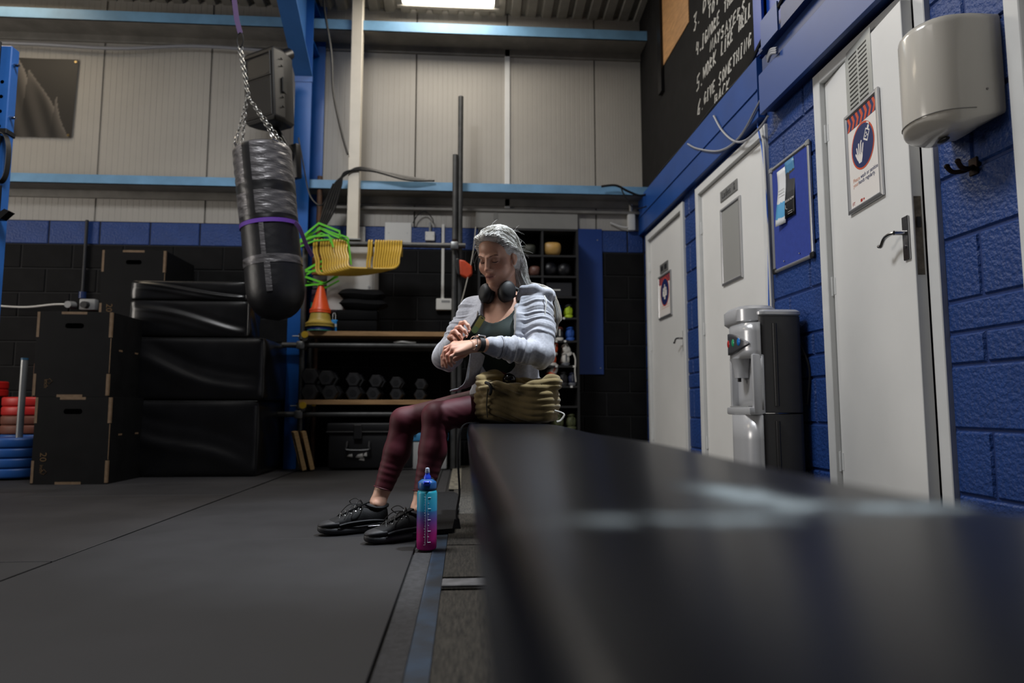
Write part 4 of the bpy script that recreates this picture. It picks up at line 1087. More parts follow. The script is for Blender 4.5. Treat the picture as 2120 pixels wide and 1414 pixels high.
# orange pouch on the tall pole, white cord
t = thing('orange_pouch', 'orange hard pouch hooked on the tall scaffold pole', 'pouch', loc=pY(948, 545, 6.02))
P = [(0, .03), (.05, .02), (.115, -.03), (.12, -.10), (.075, -.14), (.01, -.11)]
b = MB(); b.prism(P, (-.03, .035), mat4((1, 0, 0), (0, 0, 1), (0, -1, 0), (.01, 0, 0))); bevel(b.build('pouch_body', mat('orange_red_plastic', 'c8441c', .45, color2='a83a18', vscale=12), t, smooth=30), .012, 3)
b = MB(); b.prism([(-.02, .04), (.015, .035), (.02, -.12), (-.01, -.10), (-.025, -.02)], (-.03, .03), mat4((1, 0, 0), (0, 0, 1), (0, -1, 0), (0, 0, 0))); bevel(b.build('pouch_back', M_black_pl, t, smooth=30), .008, 2)
b = MB(); b.tube([(0, 0, .03), (-.005, .02, .09), (-.01, .03, .13)], .006, 6); b.build('hook_strap', M_black_pl, t)
b = MB(); pts = [pY(985, 470, 6.05), pY(978, 530, 6.03), pY(962, 600, 5.97), pY(945, 660, 5.95), pY(932, 700, 5.95)]
b.tube(smoothpts(pts), .0045, 6); tag(b.build('cord', mat('white_cord', 'a9a59b', .7)), 'thin white cord slanting down past the orange pouch', 'cord')

# ------------------------------------------------------------------ boxes and conduits on the back wall
def wall_box(name, lab, x0, z0, x1, z1, d, m, screws=True):
    t = thing(name, lab, 'box', BW(x0, z0, .001)); b = MB(); b.box((0, 0, 0), (x1 - x0, z1 - z0, d), .004); b.build('cover', m, t, smooth=0)
    if screws:
        for x in (.15, .85):
            b = MB(); b.cyl(((x1 - x0) * x, (z1 - z0) * .5, d), ((x1 - x0) * x, (z1 - z0) * .5, d + .0015), .004, n=8); b.build('screw', M_grey_pl, t)
    return t
wall_box('switch_box', 'white switch box just right of the tall white post', -1.035, 2.07, -.945, 2.23, .045, M_white_pl)
wall_box('blank_panel', 'plain white cover plate on the blue band', -.765, 2.08, -.515, 2.285, .012, M_white_pl)
t = wall_box('socket_box', 'small white socket box on the blue band', -.382, 2.108, -.293, 2.195, .04, M_white_pl)
b = MB(); b.cyl((.045, .087, .02), (.045, .18, .02), .011, n=10); b.build('conduit', M_grey_pl, t)
t = wall_box('switch_box', 'white box at the foot of the white wall conduit', -.272, 1.445, -.125, 1.552, .05, M_white_pl, False)
b = MB(); b.box((.045, .107, 0), (.072, .83, .018), .003); b.build('conduit', M_white_pl, t, smooth=0)
b = MB(); b.box((.05, .07, .05), (.13, .09, .053), .006); b.build('switch_window', M_grey_pl, t, smooth=30)
t = thing('electrical_cabinet', 'white metal electrical cabinet behind the cones', 'cabinet', BW(-1.235, 1.385, 0))
b = MB(); b.box((0, 0, 0), (.42, .64, .30), .005); b.build('cabinet_body', mat('white_cabinet_paint', 'b9b7b2', .4, var=.05), t, smooth=0)
b = MB(); b.box((.008, .01, .30), (.405, .63, .312), .004); b.build('cabinet_door', mat('white_cabinet_paint', 'b9b7b2', .4), t, smooth=0)
b = MB(); b.cyl((.375, .22, .312), (.375, .22, .318), .012, n=12); b.build('lock', M_grey_pl, t)
b = MB(); b.box((.41, .15, .29), (.422, .19, .315), .002); b.build('hinge', M_steel, t, smooth=0)
t = thing('grey_board', 'grey board fixed above the shoe shelf', 'board', BW(.096, 2.245, .012))
b = MB(); b.box((0, 0, 0), (.985, .195, .02), .002); b.build('board', mat('grey_board_paint', '8e8c86', .6, var=.05), t, smooth=0)
b = MB(); b.box((.17, .08, .02), (.21, .195, .024)); b.build('patch', mat('grey_patch', '7c7a75', .6), t, smooth=0)
t = thing('blue_board', 'tall blue painted board on the black wall', 'board', BW(1.075, .845, .002))
b = MB(); b.box((0, 0, 0), (.245, 1.41, .014), .001); b.build('board', mat('deep_blue_board', '17397c', .5, var=.06, vscale=3), t, smooth=0)
for x, y in ((.2, 1.30), (.215, .06)):
    b = MB(); b.cyl((x, y, .014), (x, y, .016), .006, n=8); b.build('screw', M_grey_pl, t)
# electrical socket box with conduit by the plywood boxes
t = thing('socket_box', 'grey double industrial socket by the plywood boxes', 'socket', BW(-3.58, 1.41, .001))
b = MB(); b.box((.10, 0, 0), (.24, .10, .07), .01); b.build('socket_body', M_grey_pl, t, smooth=30)
for x in (.03, .165):
    b = MB(); b.cyl((x, .045, .03), (x, .04, .12), .035, .03, n=16); b.build('plug', M_grey_pl if x < .1 else M_black_pl, t)
b = MB(); b.cyl((.10, .16, .02), (.10, .84, .02), .014, n=10); b.build('conduit', mat('dark_conduit', '15161c', .5), t)
b = MB(); b.cyl((.10, .11, .02), (.10, .17, .02), .03, n=12); b.build('gland', mat('navy_gland', '1b2f5c', .4), t)
cable('thin white cable running in from the left to the grey socket', [(-4.6, 6.38, 1.47), (-4.25, 6.38, 1.445), (-3.95, 6.37, 1.43), (-3.7, 6.36, 1.455), (-3.56, 6.34, 1.455)], .008, M_white_pl)

# cables on the rails
cable('black cable sagging from the roof beside the white post', [pY(*p, 6.1) for p in ((668, -40), (672, 20), (686, 110), (690, 190), (706, 270), (720, 320))], .012)
for i in range(5):
    o = 3.5 * i
    cable('black cable in the bundle lying on the mid rail, strand %s' % ORD[i], [pY(660 + 3 * i, 470, 6.12), pY(672 + 5 * i, 430 + i, 6.12), pY(690 + 4 * i, 385, 6.10), pY(715, 362 - o * .4, 6.10), pY(745 + 6 * i, 347 + o * .5, 6.12), pY(800 + 10 * i, 358 + o, 6.15), pY(860 + 8 * i, 369 + o * .35, 6.18), pY(886 + 3 * i, 374, 6.19)], .0095, group='cable bundle on the mid rail')
cable('black cable coil end drooping over the right end of the rail', [pY(*p, 6.15) for p in ((1245, 386), (1275, 384), (1300, 396), (1325, 405), (1345, 400))], .011)
cable('thin wire looping below the mid rail near the corner', [pY(*p, 6.12) for p in ((1285, 388), (1297, 412), (1315, 432), (1345, 425))], .006)
cable('thin grey pipe along the wall under the upper rail', [(-4.9, 6.40, 3.93), (-4.0, 6.38, 3.915), (-3.3, 6.38, 3.90), (-2.6, 6.38, 3.95), (-1.9, 6.38, 3.93)], .014, M_grey_cab)
cable('thin black cable looped beside the blue column', [pY(*p, 5.9) for p in ((618, 285), (628, 340), (640, 400), (658, 424), (672, 418), (690, 380))], .006)
cable('thin wire arch above the white cover plate', [pY(*p, 6.38) for p in ((855, 462), (865, 445), (880, 438), (895, 452), (897, 462))], .005)
t = thing('rusty_tube', 'short rusty scaffold tube standing behind the green hurdles', 'tube', loc=pY(660, 460, 6.25) * 1.0)
t.location.z = 0
b = MB(); b.cyl((0, 0, 0), (.0, 0, 2.66), .024, n=14); b.build('tube', mat('rusty_tube_steel', '6a4a36', .7, .4, color2='4a3a30', vscale=14), t)

# poster with brass eyelets
t = thing('poster', 'dark photographic poster with brass eyelets on the panels', 'poster', BW(-4.335, 3.035, .0))
m = bpy.data.materials.new('dark_photo_print'); m.use_nodes = True; nt = m.node_tree
at_ = nt.nodes.new('ShaderNodeVertexColor'); at_.layer_name = 'print'; nt.links.new(at_.outputs['Color'], nt.nodes['Principled BSDF'].inputs['Base Color']); nt.nodes['Principled BSDF'].inputs['Roughness'].default_value = .45
NU, NV = 70, 76
b = MB(); b.grid(lambda u, v: (u * (.68 - .02 * (1 - v)), v * .765, .004 + .002 * math.sin(u * 9)), NU, NV); o = b.build('sheet', m, t)
ca = o.data.color_attributes.new('print', 'FLOAT_COLOR', 'POINT')
def photo(u, v):
    g = .020
    for x0, s, w in ((.05, 1.0, .55), (.36, 1.35, .45), (.78, 1.5, .3)):      # three lit flanks, one behind the other
        d = (u - x0) * s + (v - 1.02 + (.55 if x0 > .7 else .08 if x0 > .3 else -.04)) * .72 + .10 * math.sin(4.5 * v + x0 * 9)
        if d < 0 and u > x0 - .08 * (1 - v) - (.1 if x0 < .1 else 0):
            g = .03 + .17 * math.exp(d * 7 / w) * (.55 + .45 * v) + .02 * math.sin(u * 23 + v * 9)
    return max(.012, g)
for k in range(NU * NV):
    g = photo((k % NU) / (NU - 1), (k // NU) / (NV - 1)); ca.data[k].color = (g * 1.08, g * .95, g * .82, 1)
for x, y in ((.655, .74), (.63, .025), (.02, .74), (.02, .025)):
    b = MB(); b.lathe([(.005, .006), (.012, .006), (.012, .009), (.005, .009)], (x, y, 0), 12); b.build('eyelet', mat('brass_eyelet', 'b8a070', .3, .9), t)
# ================================================================== plywood jump boxes
M_ply_k = mat('black_coated_plywood', '0d0d0e', .6, var=.2, vscale=9, rvar=.1, spec=.15)
M_ply_e = mat('plywood_edge', '75604a', .65, color2='5f4a33', vscale=20)
M_print_t = mat('tan_print', '5f4a32', .7, spec=.2)
def plyo(lab, x0, y0, z0, w, d, h, rz, prints):
    t = thing('jump_box', lab, 'box', Matrix.Translation((x0, y0, z0)) @ Matrix.Rotation(R(rz), 4, 'Z'), group='plywood jump boxes')
    b = MB(); b.box((0, 0, 0), (w, .018, h), .001); b.build('front_panel', M_ply_k, t, smooth=0)
    b = MB(); b.box((0, d - .018, 0), (w, d, h), .001); b.build('back_panel', M_ply_k, t, smooth=0)
    for x in (0, w - .018):
        b = MB(); b.box((x, .018, .0), (x + .018, d - .018, h), .001); b.build('side_panel', M_ply_k, t, smooth=0)
    for z in (0, h - .018):
        b = MB(); b.box((.018, .018, z), (w - .018, d - .018, z + .018), .001); b.build('top_panel' if z else 'bottom_panel', M_ply_k, t, smooth=0)
    # bare finger joints showing at the edges
    for x in (-.0008, w - .0172):
        for za, zb in ((.01, h * .27), (h * .70, h - .002)):
            b = MB(); b.box((x, -.0009, za), (x + .018, .018, zb)); b.build('finger_joint', M_ply_e, t, smooth=0)
    for za, zb in ((h * .28, h * .69),):
        b = MB(); b.box((w - .003, -.0006, za), (w + .0006, .004, zb)); b.build('worn_edge', M_ply_e, t, smooth=0)
    for z in (-.0005, h - .0175):
        b = MB(); b.box((w * .32, -.0009, z), (w * .66, .018, z + .018)); b.build('finger_joint', M_ply_e, t, smooth=0)
    for ya in (.12, .36):
        b = MB(); b.box((w - .015, ya, h * .55), (w + .0008, ya + .05, h * .57)); b.build('finger_joint', M_ply_e, t, smooth=0)
    b = MB(); b.prism(rrect(.125, .036, .0175, 6, w * .5, h * .835), (-.0004, .0008), mat4((1, 0, 0), (0, 0, 1), (0, -1, 0), (0, 0, 0)))
    b.build('hand_hole', mat('dark_hole', '020202', .9, spec=0.0), t, smooth=0)
    Mx = lambda px, pz: mat4((1, 0, 0), (0, 0, 1), (0, -1, 0), (px, -.0012, pz))
    for s, px, pz, sz in prints:
        if s == '^':
            b = MB(); P = [(-.02, 0), (-.012, 0), (-.012, -.016), (.012, -.016), (.012, 0), (.02, 0), (0, .02), (-.02, 0)]
            b.tube([(p[0], p[1], 0) for p in P], .0012, 4); b.build('arrow_print', M_print_t, t, M=Mx(px, pz) @ Matrix.Rotation(R(-90), 4, 'Z'))
        else:
            text('lettering', s, sz, M_print_t, t, (0, 0, 0), .0002).matrix_local = Mx(px, pz) @ Matrix.Rotation(R(-90), 4, 'Z')
    return t
plyo('black plywood jump box at the bottom of the front stack', -2.985, 5.0, 0, .513, .6, .602, -1, [('20', .055, .22, .065), ('inch', .058, .135, .034), ('^', .085, .085, 1)])
plyo('black plywood jump box on top of the front stack', -3.01, 5.0, .603, .508, .6, .602, 0, [('inch', .075, .125, .038), ('^', .108, .11, 1)])
plyo('black plywood jump box on the floor at the foot of the rear stack', -3.115, 5.78, 0, .508, .6, .61, 0, [])
plyo('black plywood jump box in the middle of the rear stack', -3.10, 5.78, .611, .508, .6, .61, 0, [])
plyo('tallest standing black plywood jump box behind the vinyl blocks', -3.0, 5.78, 1.222, .508, .6, .61, 0, [('20', .055, .16, .07)])

# ================================================================== soft vinyl blocks
M_vin = mat('black_vinyl', '0c0c0e', .31, var=.2, vscale=4, bump=.12, bscale=5, bdist=.01, rvar=.05)
def vinyl(lab, x0, x1, y0, y1, z0, z1, seed, sag=.012):
    r = np.random.RandomState(seed); ph = r.uniform(0, 6.28, 8)
    t = thing('vinyl_block', lab, 'foam block', loc=((x0 + x1) / 2, (y0 + y1) / 2, z0), group='soft vinyl plyo blocks')
    w, d, h = x1 - x0, y1 - y0, z1 - z0
    bm = bmesh.new(); bmesh.ops.create_cube(bm, size=1.0)
    bmesh.ops.subdivide_edges(bm, edges=bm.edges[:], cuts=21, use_grid_fill=True)
    for v in bm.verts:
        p = v.co.copy(); q = [2 * p.x, 2 * p.y, 2 * p.z]
        rr = .035
        co = Vector((p.x * w, p.y * d, (p.z + .5) * h))
        e = [max(0, 1 - abs(k) ** 6) for k in q]
        bul = .014
        if abs(q[1]) > .999:
            dg = q[0] + 1.6 * q[2] + .25 * math.sin(2.5 * q[0] + ph[0]); wr = .014 * math.exp(-((dg - .5 * math.sin(ph[1])) / .22) ** 2) + .009 * math.exp(-((dg + .7) / .3) ** 2) - .008 * math.exp(-((dg - .45) / .2) ** 2) + .003 * math.sin(5 * q[0] + ph[3]) * math.sin(3 * q[2] + ph[2])
            co.y += math.copysign((bul + wr) * e[0] * e[2], q[1])
        if abs(q[0]) > .999: co.x += math.copysign((bul + .005 * math.sin(5 * q[1] + 4 * q[2] + ph[4])) * e[1] * e[2], q[0])
        if abs(q[2]) > .999 and q[2] > 0: co.z -= sag * e[0] * e[1]
        # soften edges
        n_edge = sum(abs(k) > .97 for k in q)
        if n_edge >= 2:
            c = Vector((0, 0, h / 2)); co += (c - co) * (.012 * (n_edge - 1))
        v.co = co
    me = bpy.data.meshes.new('vinyl_cover'); bm.to_mesh(me); bm.free(); me.materials.append(M_vin)
    me.polygons.foreach_set('use_smooth', [True] * len(me.polygons)); me.set_sharp_from_angle(angle=R(60))
    o = link('vinyl_cover', me, t)
    for s in (-1, 1):
        b = MB(); b.tube([(s * (w / 2 - .004), -d / 2 + .004, .02), (s * (w / 2 - .003), -d / 2 + .004, h * .5), (s * (w / 2 - .004), -d / 2 + .004, h - .02)], .004, 6)
        b.build('corner_piping', M_vin, t)
    b = MB(); b.tube([(-w / 2 + .01, -d / 2 + .003, h - .006), (0, -d / 2 + .0, h - .008), (w / 2 - .01, -d / 2 + .003, h - .006)], .004, 6); b.build('top_piping', M_vin, t)
vinyl('large black vinyl block at the bottom of the pile', -2.59, -1.60, 5.46, 6.16, 0, .585, 3)
vinyl('black vinyl block second from the bottom of the pile', -2.57, -1.57, 5.46, 6.16, .586, 1.075, 5)
vinyl('black vinyl block second from the top of the pile', -2.60, -1.70, 5.46, 5.76, 1.077, 1.365, 8)
vinyl('thin black vinyl block on top of the pile', -2.60, -1.72, 5.46, 5.76, 1.367, 1.52, 9, .006)

# ================================================================== weight plates on pegs, rack post
def plate(lab, x, y, z, r, h, m, grp):
    t = thing('weight_plate', lab, 'weight plate', loc=(x, y, z), group=grp)
    b = MB(); b.lathe([(.026, .008), (.07, .008), (.078, 0), (r - .012, 0), (r - .003, .006), (r, .014), (r, h - .014), (r - .003, h - .006), (r - .012, h), (.078, h), (.07, h - .008), (.026, h - .008)], (0, 0, 0), 40, caps=False); b.build('plate_body', m, t, smooth=50)
    b = MB(); b.lathe([(.026, .008), (.034, .008), (.034, h - .006), (.026, h - .006)], (0, 0, 0), 20, caps=False); b.build('hub_ring', M_steel, t)
M_pb = mat('blue_bumper_rubber', '1c4d8f', .45, var=.1); M_pr = mat('red_bumper_rubber', 'b8201c', .45, var=.1); M_pw = mat('brown_bumper_rubber', '6b3a2a', .6, var=.15)
for k in range(4):
    plate('blue bumper plate, %s of the blue pile by the jump boxes' % ('bottom', 'second up', 'third up', 'top')[k], -3.385, 5.50, .012 + .0735 * k, .225, .0725, M_pb, 'blue plates on the near peg')
t = thing('plate_peg', 'galvanised peg rising from the blue plates', 'peg', loc=(-3.385, 5.50, 0))
b = MB(); b.cyl((0, 0, .0), (0, 0, .90), .0235, n=18); b.build('peg_tube', mat('pale_galvanised', '9a9c9c', .4, .8, var=.12), t)
b = MB(); b.lathe([(.0, 0), (.10, 0), (.10, .010), (.0, .010)], (0, 0, 0), 20); b.build('peg_base', M_steel, t)
b = MB(); b.cyl((0, 0, .895), (0, 0, .91), .025, n=18); b.build('peg_cap', mat('teal_cap', '1c4a66', .5), t)
for k in range(8):
    z = .012 + .0755 * k
    m, nm, wd = (M_pw, 'brown', '') if k in (4, 5) else (M_pr, 'red', '') if k > 5 else (M_pb, 'blue', '')
    plate('%s bumper plate in the pile behind the near peg, %s' % (nm, ('lowest', 'second up', 'third up', 'fourth up', 'fifth up', 'sixth up', 'second from top', 'topmost')[k]), -3.60, 6.02, z, .225, .0745, m, 'plates on the rear peg')
t = thing('plate_peg', 'rusty brown peg rising from the red plates', 'peg', loc=(-3.60, 6.02, 0))
b = MB(); b.cyl((0, 0, .0), (0, 0, .90), .0235, n=16); b.build('peg_tube', mat('rusty_tube_steel', '6a4a36', .7), t)
b = MB(); b.lathe([(.0, 0), (.10, 0), (.10, .010), (.0, .010)], (0, 0, 0), 20); b.build('peg_base', M_steel, t)
for k in range(2):
    b = MB(); b.lathe([(.02, 0), (.13, 0), (.14, .01), (.14, .055), (.13, .065), (.02, .065)], (0, 0, 0), 32)
    o = b.build('small_plate', M_pr, M=Matrix.Translation((-4.03, 6.1, .62 + .066 * k))); tag(o, 'small red plate at the left picture edge, %s' % ('lower one', 'upper one')[k], 'weight plate', 'small red plates')
b = MB(); b.box((-4.3, 5.95, 0), (-3.88, 6.28, .618), .01); tag(b.build('plinth', M_ply_k, smooth=0), 'dark plinth under the small red plates', 'box')

t = thing('rack_post', 'blue squat rack upright at the left picture edge', 'rack', loc=(-3.03, 4.53, 0))
M_rackb = mat('rack_blue_paint', '2c63ad', .38, var=.08)
b = MB(); b.box((-.045, -.03, 0), (.045, .05, 2.90), .006); b.build('upright', M_rackb, t, smooth=0)
for k in range(24):
    b = MB(); b.cyl((0, -.031, .35 + .1 * k), (0, -.029, .35 + .1 * k), .012, n=10); b.build('hole', mat('dark_hole', '020202', .9, spec=0.0), t)
b = MB(); b.box((-.16, -.045, 2.25), (-.02, -.03, 2.92), .002); b.build('gusset', M_black_metal, t, smooth=0)
for z in (2.78, 2.42):
    b = MB(); b.cyl((.045, 0, z), (.075, 0, z), .011, n=6); b.cyl((.07, 0, z), (.082, 0, z), .007, n=8); b.build('bolt', M_chrome, t)
b = MB(); b.box((-.052, -.038, 2.30), (.052, .058, 2.335), .004); b.build('band', M_black_pl, t, smooth=0)
b = MB(); b.tube(smoothpts([(.03, -.04, 2.30), (.065, -.05, 2.27), (.085, -.05, 2.18), (.08, -.05, 2.03), (.05, -.05, 1.97), (.01, -.05, 2.0), (.0, -.05, 2.1), (.03, -.045, 2.28)]), 0, flat=(.035, .004)); b.build('strap_loop', M_black_pl, t, smooth=30)
b = MB(); b.box((-.05, -.05, 1.74), (.05, -.03, 1.95), .003); b.prism([(-.05, 0), (.09, 0), (.14, .05), (.11, .065), (.07, .035), (-.05, .035)], (-.03, .03), mat4((1, 0, 0), (0, 0, 1), (0, -1, 0), (0, -.06, 1.72))); b.build('j_hook', M_black_metal, t, smooth=0)

# ================================================================== shoe shelf
SX0, SX1, SY = .115, 1.035, 6.10
M_shelf = mat('black_shelf_board', '161617', .55)
t = thing('shoe_shelf', 'black open shelf unit full of shoes and kit', 'shelf', loc=(SX0, SY, 0))
SW = SX1 - SX0; SH = 2.145
def sb(nm, a, c, m=M_shelf):
    b = MB(); b.box(a, c, .001); b.build(nm, m, t, smooth=0)
sb('side_panel', (0, 0, 0), (.02, .32, SH)); sb('side_panel', (SW - .02, 0, 0), (SW, .32, SH)); sb('top_panel', (0, 0, SH), (SW, .32, SH + .02)); sb('back_panel', (.02, .312, .0), (SW - .02, .32, SH), mat('black_back_board', '0a0a0b', .8))
SHZ = [.05, .325, .545, .725, .908, 1.135, 1.345, 1.54, 1.728, 1.92]
for z in SHZ: sb('shelf_board', (.02, .002, z - .018), (SW - .02, .312, z))
sb('divider', (.578, .004, 1.54), (.598, .312, SH)); sb('divider', (.29, .004, 1.54), (.31, .312, SH)); sb('plinth', (.02, .03, 0), (SW - .02, .05, .032))
for x, z in ((.73, 1.345), (.77, 1.345), (.70, 1.135), (.78, 1.135), (.70, .908), (.835, .725), (.86, .908)):
    b = MB(); b.box((x, -.0012, z - .016), (x + .02, .002, z + .002)); b.build('shelf_tag', M_white_pl, t, smooth=0)
def shoe(lab, x, z, up, sole, y=None, rz=0, sc=1.0, tilt=0, col=None, lace=None, flip=False):
    """trainer standing heel towards the viewer, toe to the wall"""
    y = SY + .03 if y is None else y
    M = Matrix.Translation((x, y, z)) @ Matrix.Rotation(R(rz), 4, 'Z') @ Matrix.Rotation(R(tilt), 4, 'Y') @ Matrix.Diagonal((sc, sc, sc, 1))
    s = thing('shoe', lab, 'shoe', M, group='shoes on the shelf')
    def ring(yy, hw, zb, zt, n=14):
        out = []
        for k in range(n):
            a = 2 * math.pi * k / n; cs, sn = math.cos(a), math.sin(a)
            out.append(Vector((hw * math.copysign(abs(cs) ** .7, cs), yy, (zb + zt) / 2 + (zt - zb) / 2 * math.copysign(abs(sn) ** .7, sn))))
        return out
    b = MB(); b.loft([ring(.002, .022, .03, .075), ring(.012, .033, .02, .10), ring(.05, .036, .02, .105), ring(.09, .036, .02, .092), ring(.13, .040, .02, .082), ring(.18, .046, .02, .068), ring(.23, .043, .02, .055), ring(.262, .028, .02, .042), ring(.27, .012, .024, .034)]); b.build('upper', up, s, smooth=60)
    b = MB(); b.loft([ring(-.002, .024, 0, .028), ring(.01, .036, 0, .03), ring(.06, .039, 0, .026), ring(.12, .04, 0, .024), ring(.19, .049, 0, .024), ring(.24, .045, 0, .026), ring(.272, .028, .006, .028), ring(.28, .012, .012, .026)]); b.build('sole', sole, s, smooth=60)
    b = MB(); b.tube([(.026 * math.cos(a), .055 + .042 * math.sin(a), .104 - .010 * math.sin(a)) for a in [2 * math.pi * k / 16 for k in range(16)]], .008 if not col else .014, 8, closed=True); b.build('collar', col or up, s)
    if lace:
        b = MB()
        for k in range(4): b.tube([(-.022, .10 + .022 * k, .092 - .006 * k), (0, .105 + .022 * k, .098 - .007 * k), (.022, .10 + .022 * k, .092 - .006 * k)], .003, 5)
        b.build('laces', lace, s)
    b = MB(); b.box((-.006, -.004, .04), (.006, .006, .105), .002); b.build('heel_tab', sole, s, smooth=0)
    return s
def cm(c, r=.6): return mat('fabric_' + c, c, r, var=.15, vscale=20)
WHT = cm('c9c6be'); BLK = cm('17171a'); ORG = cm('c2481c'); BLU = cm('1d4fa0'); LIM = cm('a8c21c'); BRN = cm('5a2c1c'); GRN = cm('4a4f30'); GRY = cm('5a5c62'); NVY = cm('1c2440')
cxp = lambda px: pY(px, 700, SY).x
shoe('blue trainer with orange sole on the upper shoe shelf', cxp(1157), 1.346, BLU, ORG, lace=WHT)
shoe('lime green and black trainer on the upper shoe shelf', cxp(1180), 1.346, LIM, LIM, lace=BLK, col=BLK)
shoe('dark trainer half hidden by the hair on the upper shoe shelf', cxp(1136), 1.346, BLK, GRY)
shoe('fur lined brown shoe, left of the pair above the orange ones', cxp(1136), 1.137, BLK, WHT, col=BRN)
shoe('fur lined brown shoe, right of the pair above the orange ones', cxp(1160), 1.137, BLK, WHT, col=BRN)
shoe('bright blue shoe beside the fur lined pair', cxp(1183), 1.137, BLU, BLU, sc=1.05)
shoe('orange trainer with white sole lying on its twin', cxp(1147), 1.005, ORG, WHT, sc=.95, tilt=8)
shoe('orange trainer with white sole, lower of two', cxp(1146), .909, ORG, WHT, sc=.95, rz=6)
shoe('white trainer tipped over on its twin', cxp(1180), 1.0, WHT, WHT, sc=.98, tilt=-22, lace=GRY)
shoe('white trainer standing beside the orange pair', cxp(1173), .909, WHT, GRY, lace=GRY)
shoe('red and white trainer leaning on its twin', cxp(1143), .818, WHT, ORG, sc=.95, tilt=24)
shoe('red and white trainer, lower of two', cxp(1147), .727, WHT, ORG, sc=.95)
shoe('black trainer beside the red and white pair', cxp(1168), .727, BLK, BLK, sc=1.05)
shoe('charcoal trainer at the right end of the low shelf', cxp(1186), .727, NVY, GRY)
shoe('olive boot, left of the bottom pair', cxp(1158), .327, GRN, GRN, sc=1.2)
shoe('olive boot, right of the bottom pair', cxp(1184), .327, GRN, GRN, sc=1.2)
b = MB(); b.tube(smoothpts([(cxp(1186), SY - .01, 1.02), (cxp(1190), SY - .02, .96), (cxp(1189), SY - .02, .85), (cxp(1191), SY - .01, .76)]), .006, 6); tag(b.build('shoe_lace', WHT), 'white lace dangling from the tipped white trainer', 'lace')
# upper compartments
def padshape(name, lab, cat, x, z, w, h, d, m):
    b = MB(); rr = lambda k, yy: [Vector((w / 2 * k * math.copysign(abs(math.cos(a)) ** .6, math.cos(a)) * (1 + .12 * math.sin(a)), yy, h / 2 * (k * math.copysign(abs(math.sin(a)) ** .7, math.sin(a)) + 1))) for a in [2 * math.pi * j / 20 for j in range(20)]]
    b.loft([rr(.6, 0), rr(.92, .02), rr(1, .06), rr(1, d - .05), rr(.7, d)])
    return tag(b.build(name, m, M=Matrix.Translation((x, SY + .02, z)), smooth=70), lab, cat)
padshape('strike_pad', 'tan strike pad in the top right compartment', 'pad', cxp(1146), 1.921, .17, .135, .2, mat('tan_vinyl', 'b08a4a', .45, var=.1))
for px, r, lab in ((1141, .075, 'black ball, left one under the tan pad'), (1172, .072, 'black ball, right one under the tan pad')):
    b = MB(); b.ell((0, 0, r), r, 24, 14); tag(b.build('medicine_ball', M_lea, M=Matrix.Translation((cxp(px), SY + .10, 1.729))), lab, 'ball', 'balls in the shelf')
padshape('boxing_glove', 'brown boxing glove in the compartment beside the balls', 'glove', cxp(1109), 1.729, .10, .10, .2, mat('brown_leather', '5a3a30', .5))
padshape('head_guard', 'dark head guard in the top compartment behind the hair', 'guard', cxp(1098), 1.921, .12, .11, .2, mat('dark_guard', '23251a', .6))
t2 = thing('storage_box', 'dark grey box with a white label strip in the shelf', 'box', loc=(cxp(1155), SY + .03, 1.541))
b = MB(); b.box((-.10, 0, 0), (.14, .26, .13), .006); b.build('box_body', mat('dark_grey_box', '1c1c20', .5), t2, smooth=0)
b = MB(); b.box((-.09, -.002, .055), (.03, 0, .067)); b.build('label_strip', M_white_pl, t2, smooth=0)
# ================================================================== long upholstered bench
BX0, BX1, BZ = .014, .352, .462
t = thing('bench', 'long black vinyl bench running from the foreground to the woman', 'bench', loc=((BX0 + BX1) / 2, 1.2, 0))
m = bpy.data.materials.new('scuffed_black_vinyl'); m.use_nodes = True; nt = m.node_tree; ns = nt.nodes; ln = nt.links; pb = ns['Principled BSDF']
tc = ns.new('ShaderNodeTexCoord'); sp = ns.new('ShaderNodeSeparateXYZ'); ln.new(tc.outputs['Object'], sp.inputs[0])
nz = ns.new('ShaderNodeTexNoise'); nz.inputs['Scale'].default_value = 16; nz.inputs['Detail'].default_value = 8; nz.inputs['Roughness'].default_value = .75; ln.new(tc.outputs['Object'], nz.inputs['Vector'])
def gauss(sock, c, w):
    a = ns.new('ShaderNodeMath'); a.operation = 'SUBTRACT'; ln.new(sock, a.inputs[0]); a.inputs[1].default_value = c
    d = ns.new('ShaderNodeMath'); d.operation = 'DIVIDE'; ln.new(a.outputs[0], d.inputs[0]); d.inputs[1].default_value = w
    p = ns.new('ShaderNodeMath'); p.operation = 'POWER'; ln.new(d.outputs[0], p.inputs[0]); p.inputs[1].default_value = 2
    e = ns.new('ShaderNodeMath'); e.operation = 'MULTIPLY'; ln.new(p.outputs[0], e.inputs[0]); e.inputs[1].default_value = -1
    x = ns.new('ShaderNodeMath'); x.operation = 'EXPONENT'; ln.new(e.outputs[0], x.inputs[0]); return x.outputs[0]
def mul(a, b_):
    x = ns.new('ShaderNodeMath'); x.operation = 'MULTIPLY'; ln.new(a, x.inputs[0])
    if isinstance(b_, float): x.inputs[1].default_value = b_
    else: ln.new(b_, x.inputs[1])
    return x.outputs[0]
def add(a, b_):
    x = ns.new('ShaderNodeMath'); x.operation = 'ADD'; ln.new(a, x.inputs[0]); ln.new(b_, x.inputs[1]); return x.outputs[0]
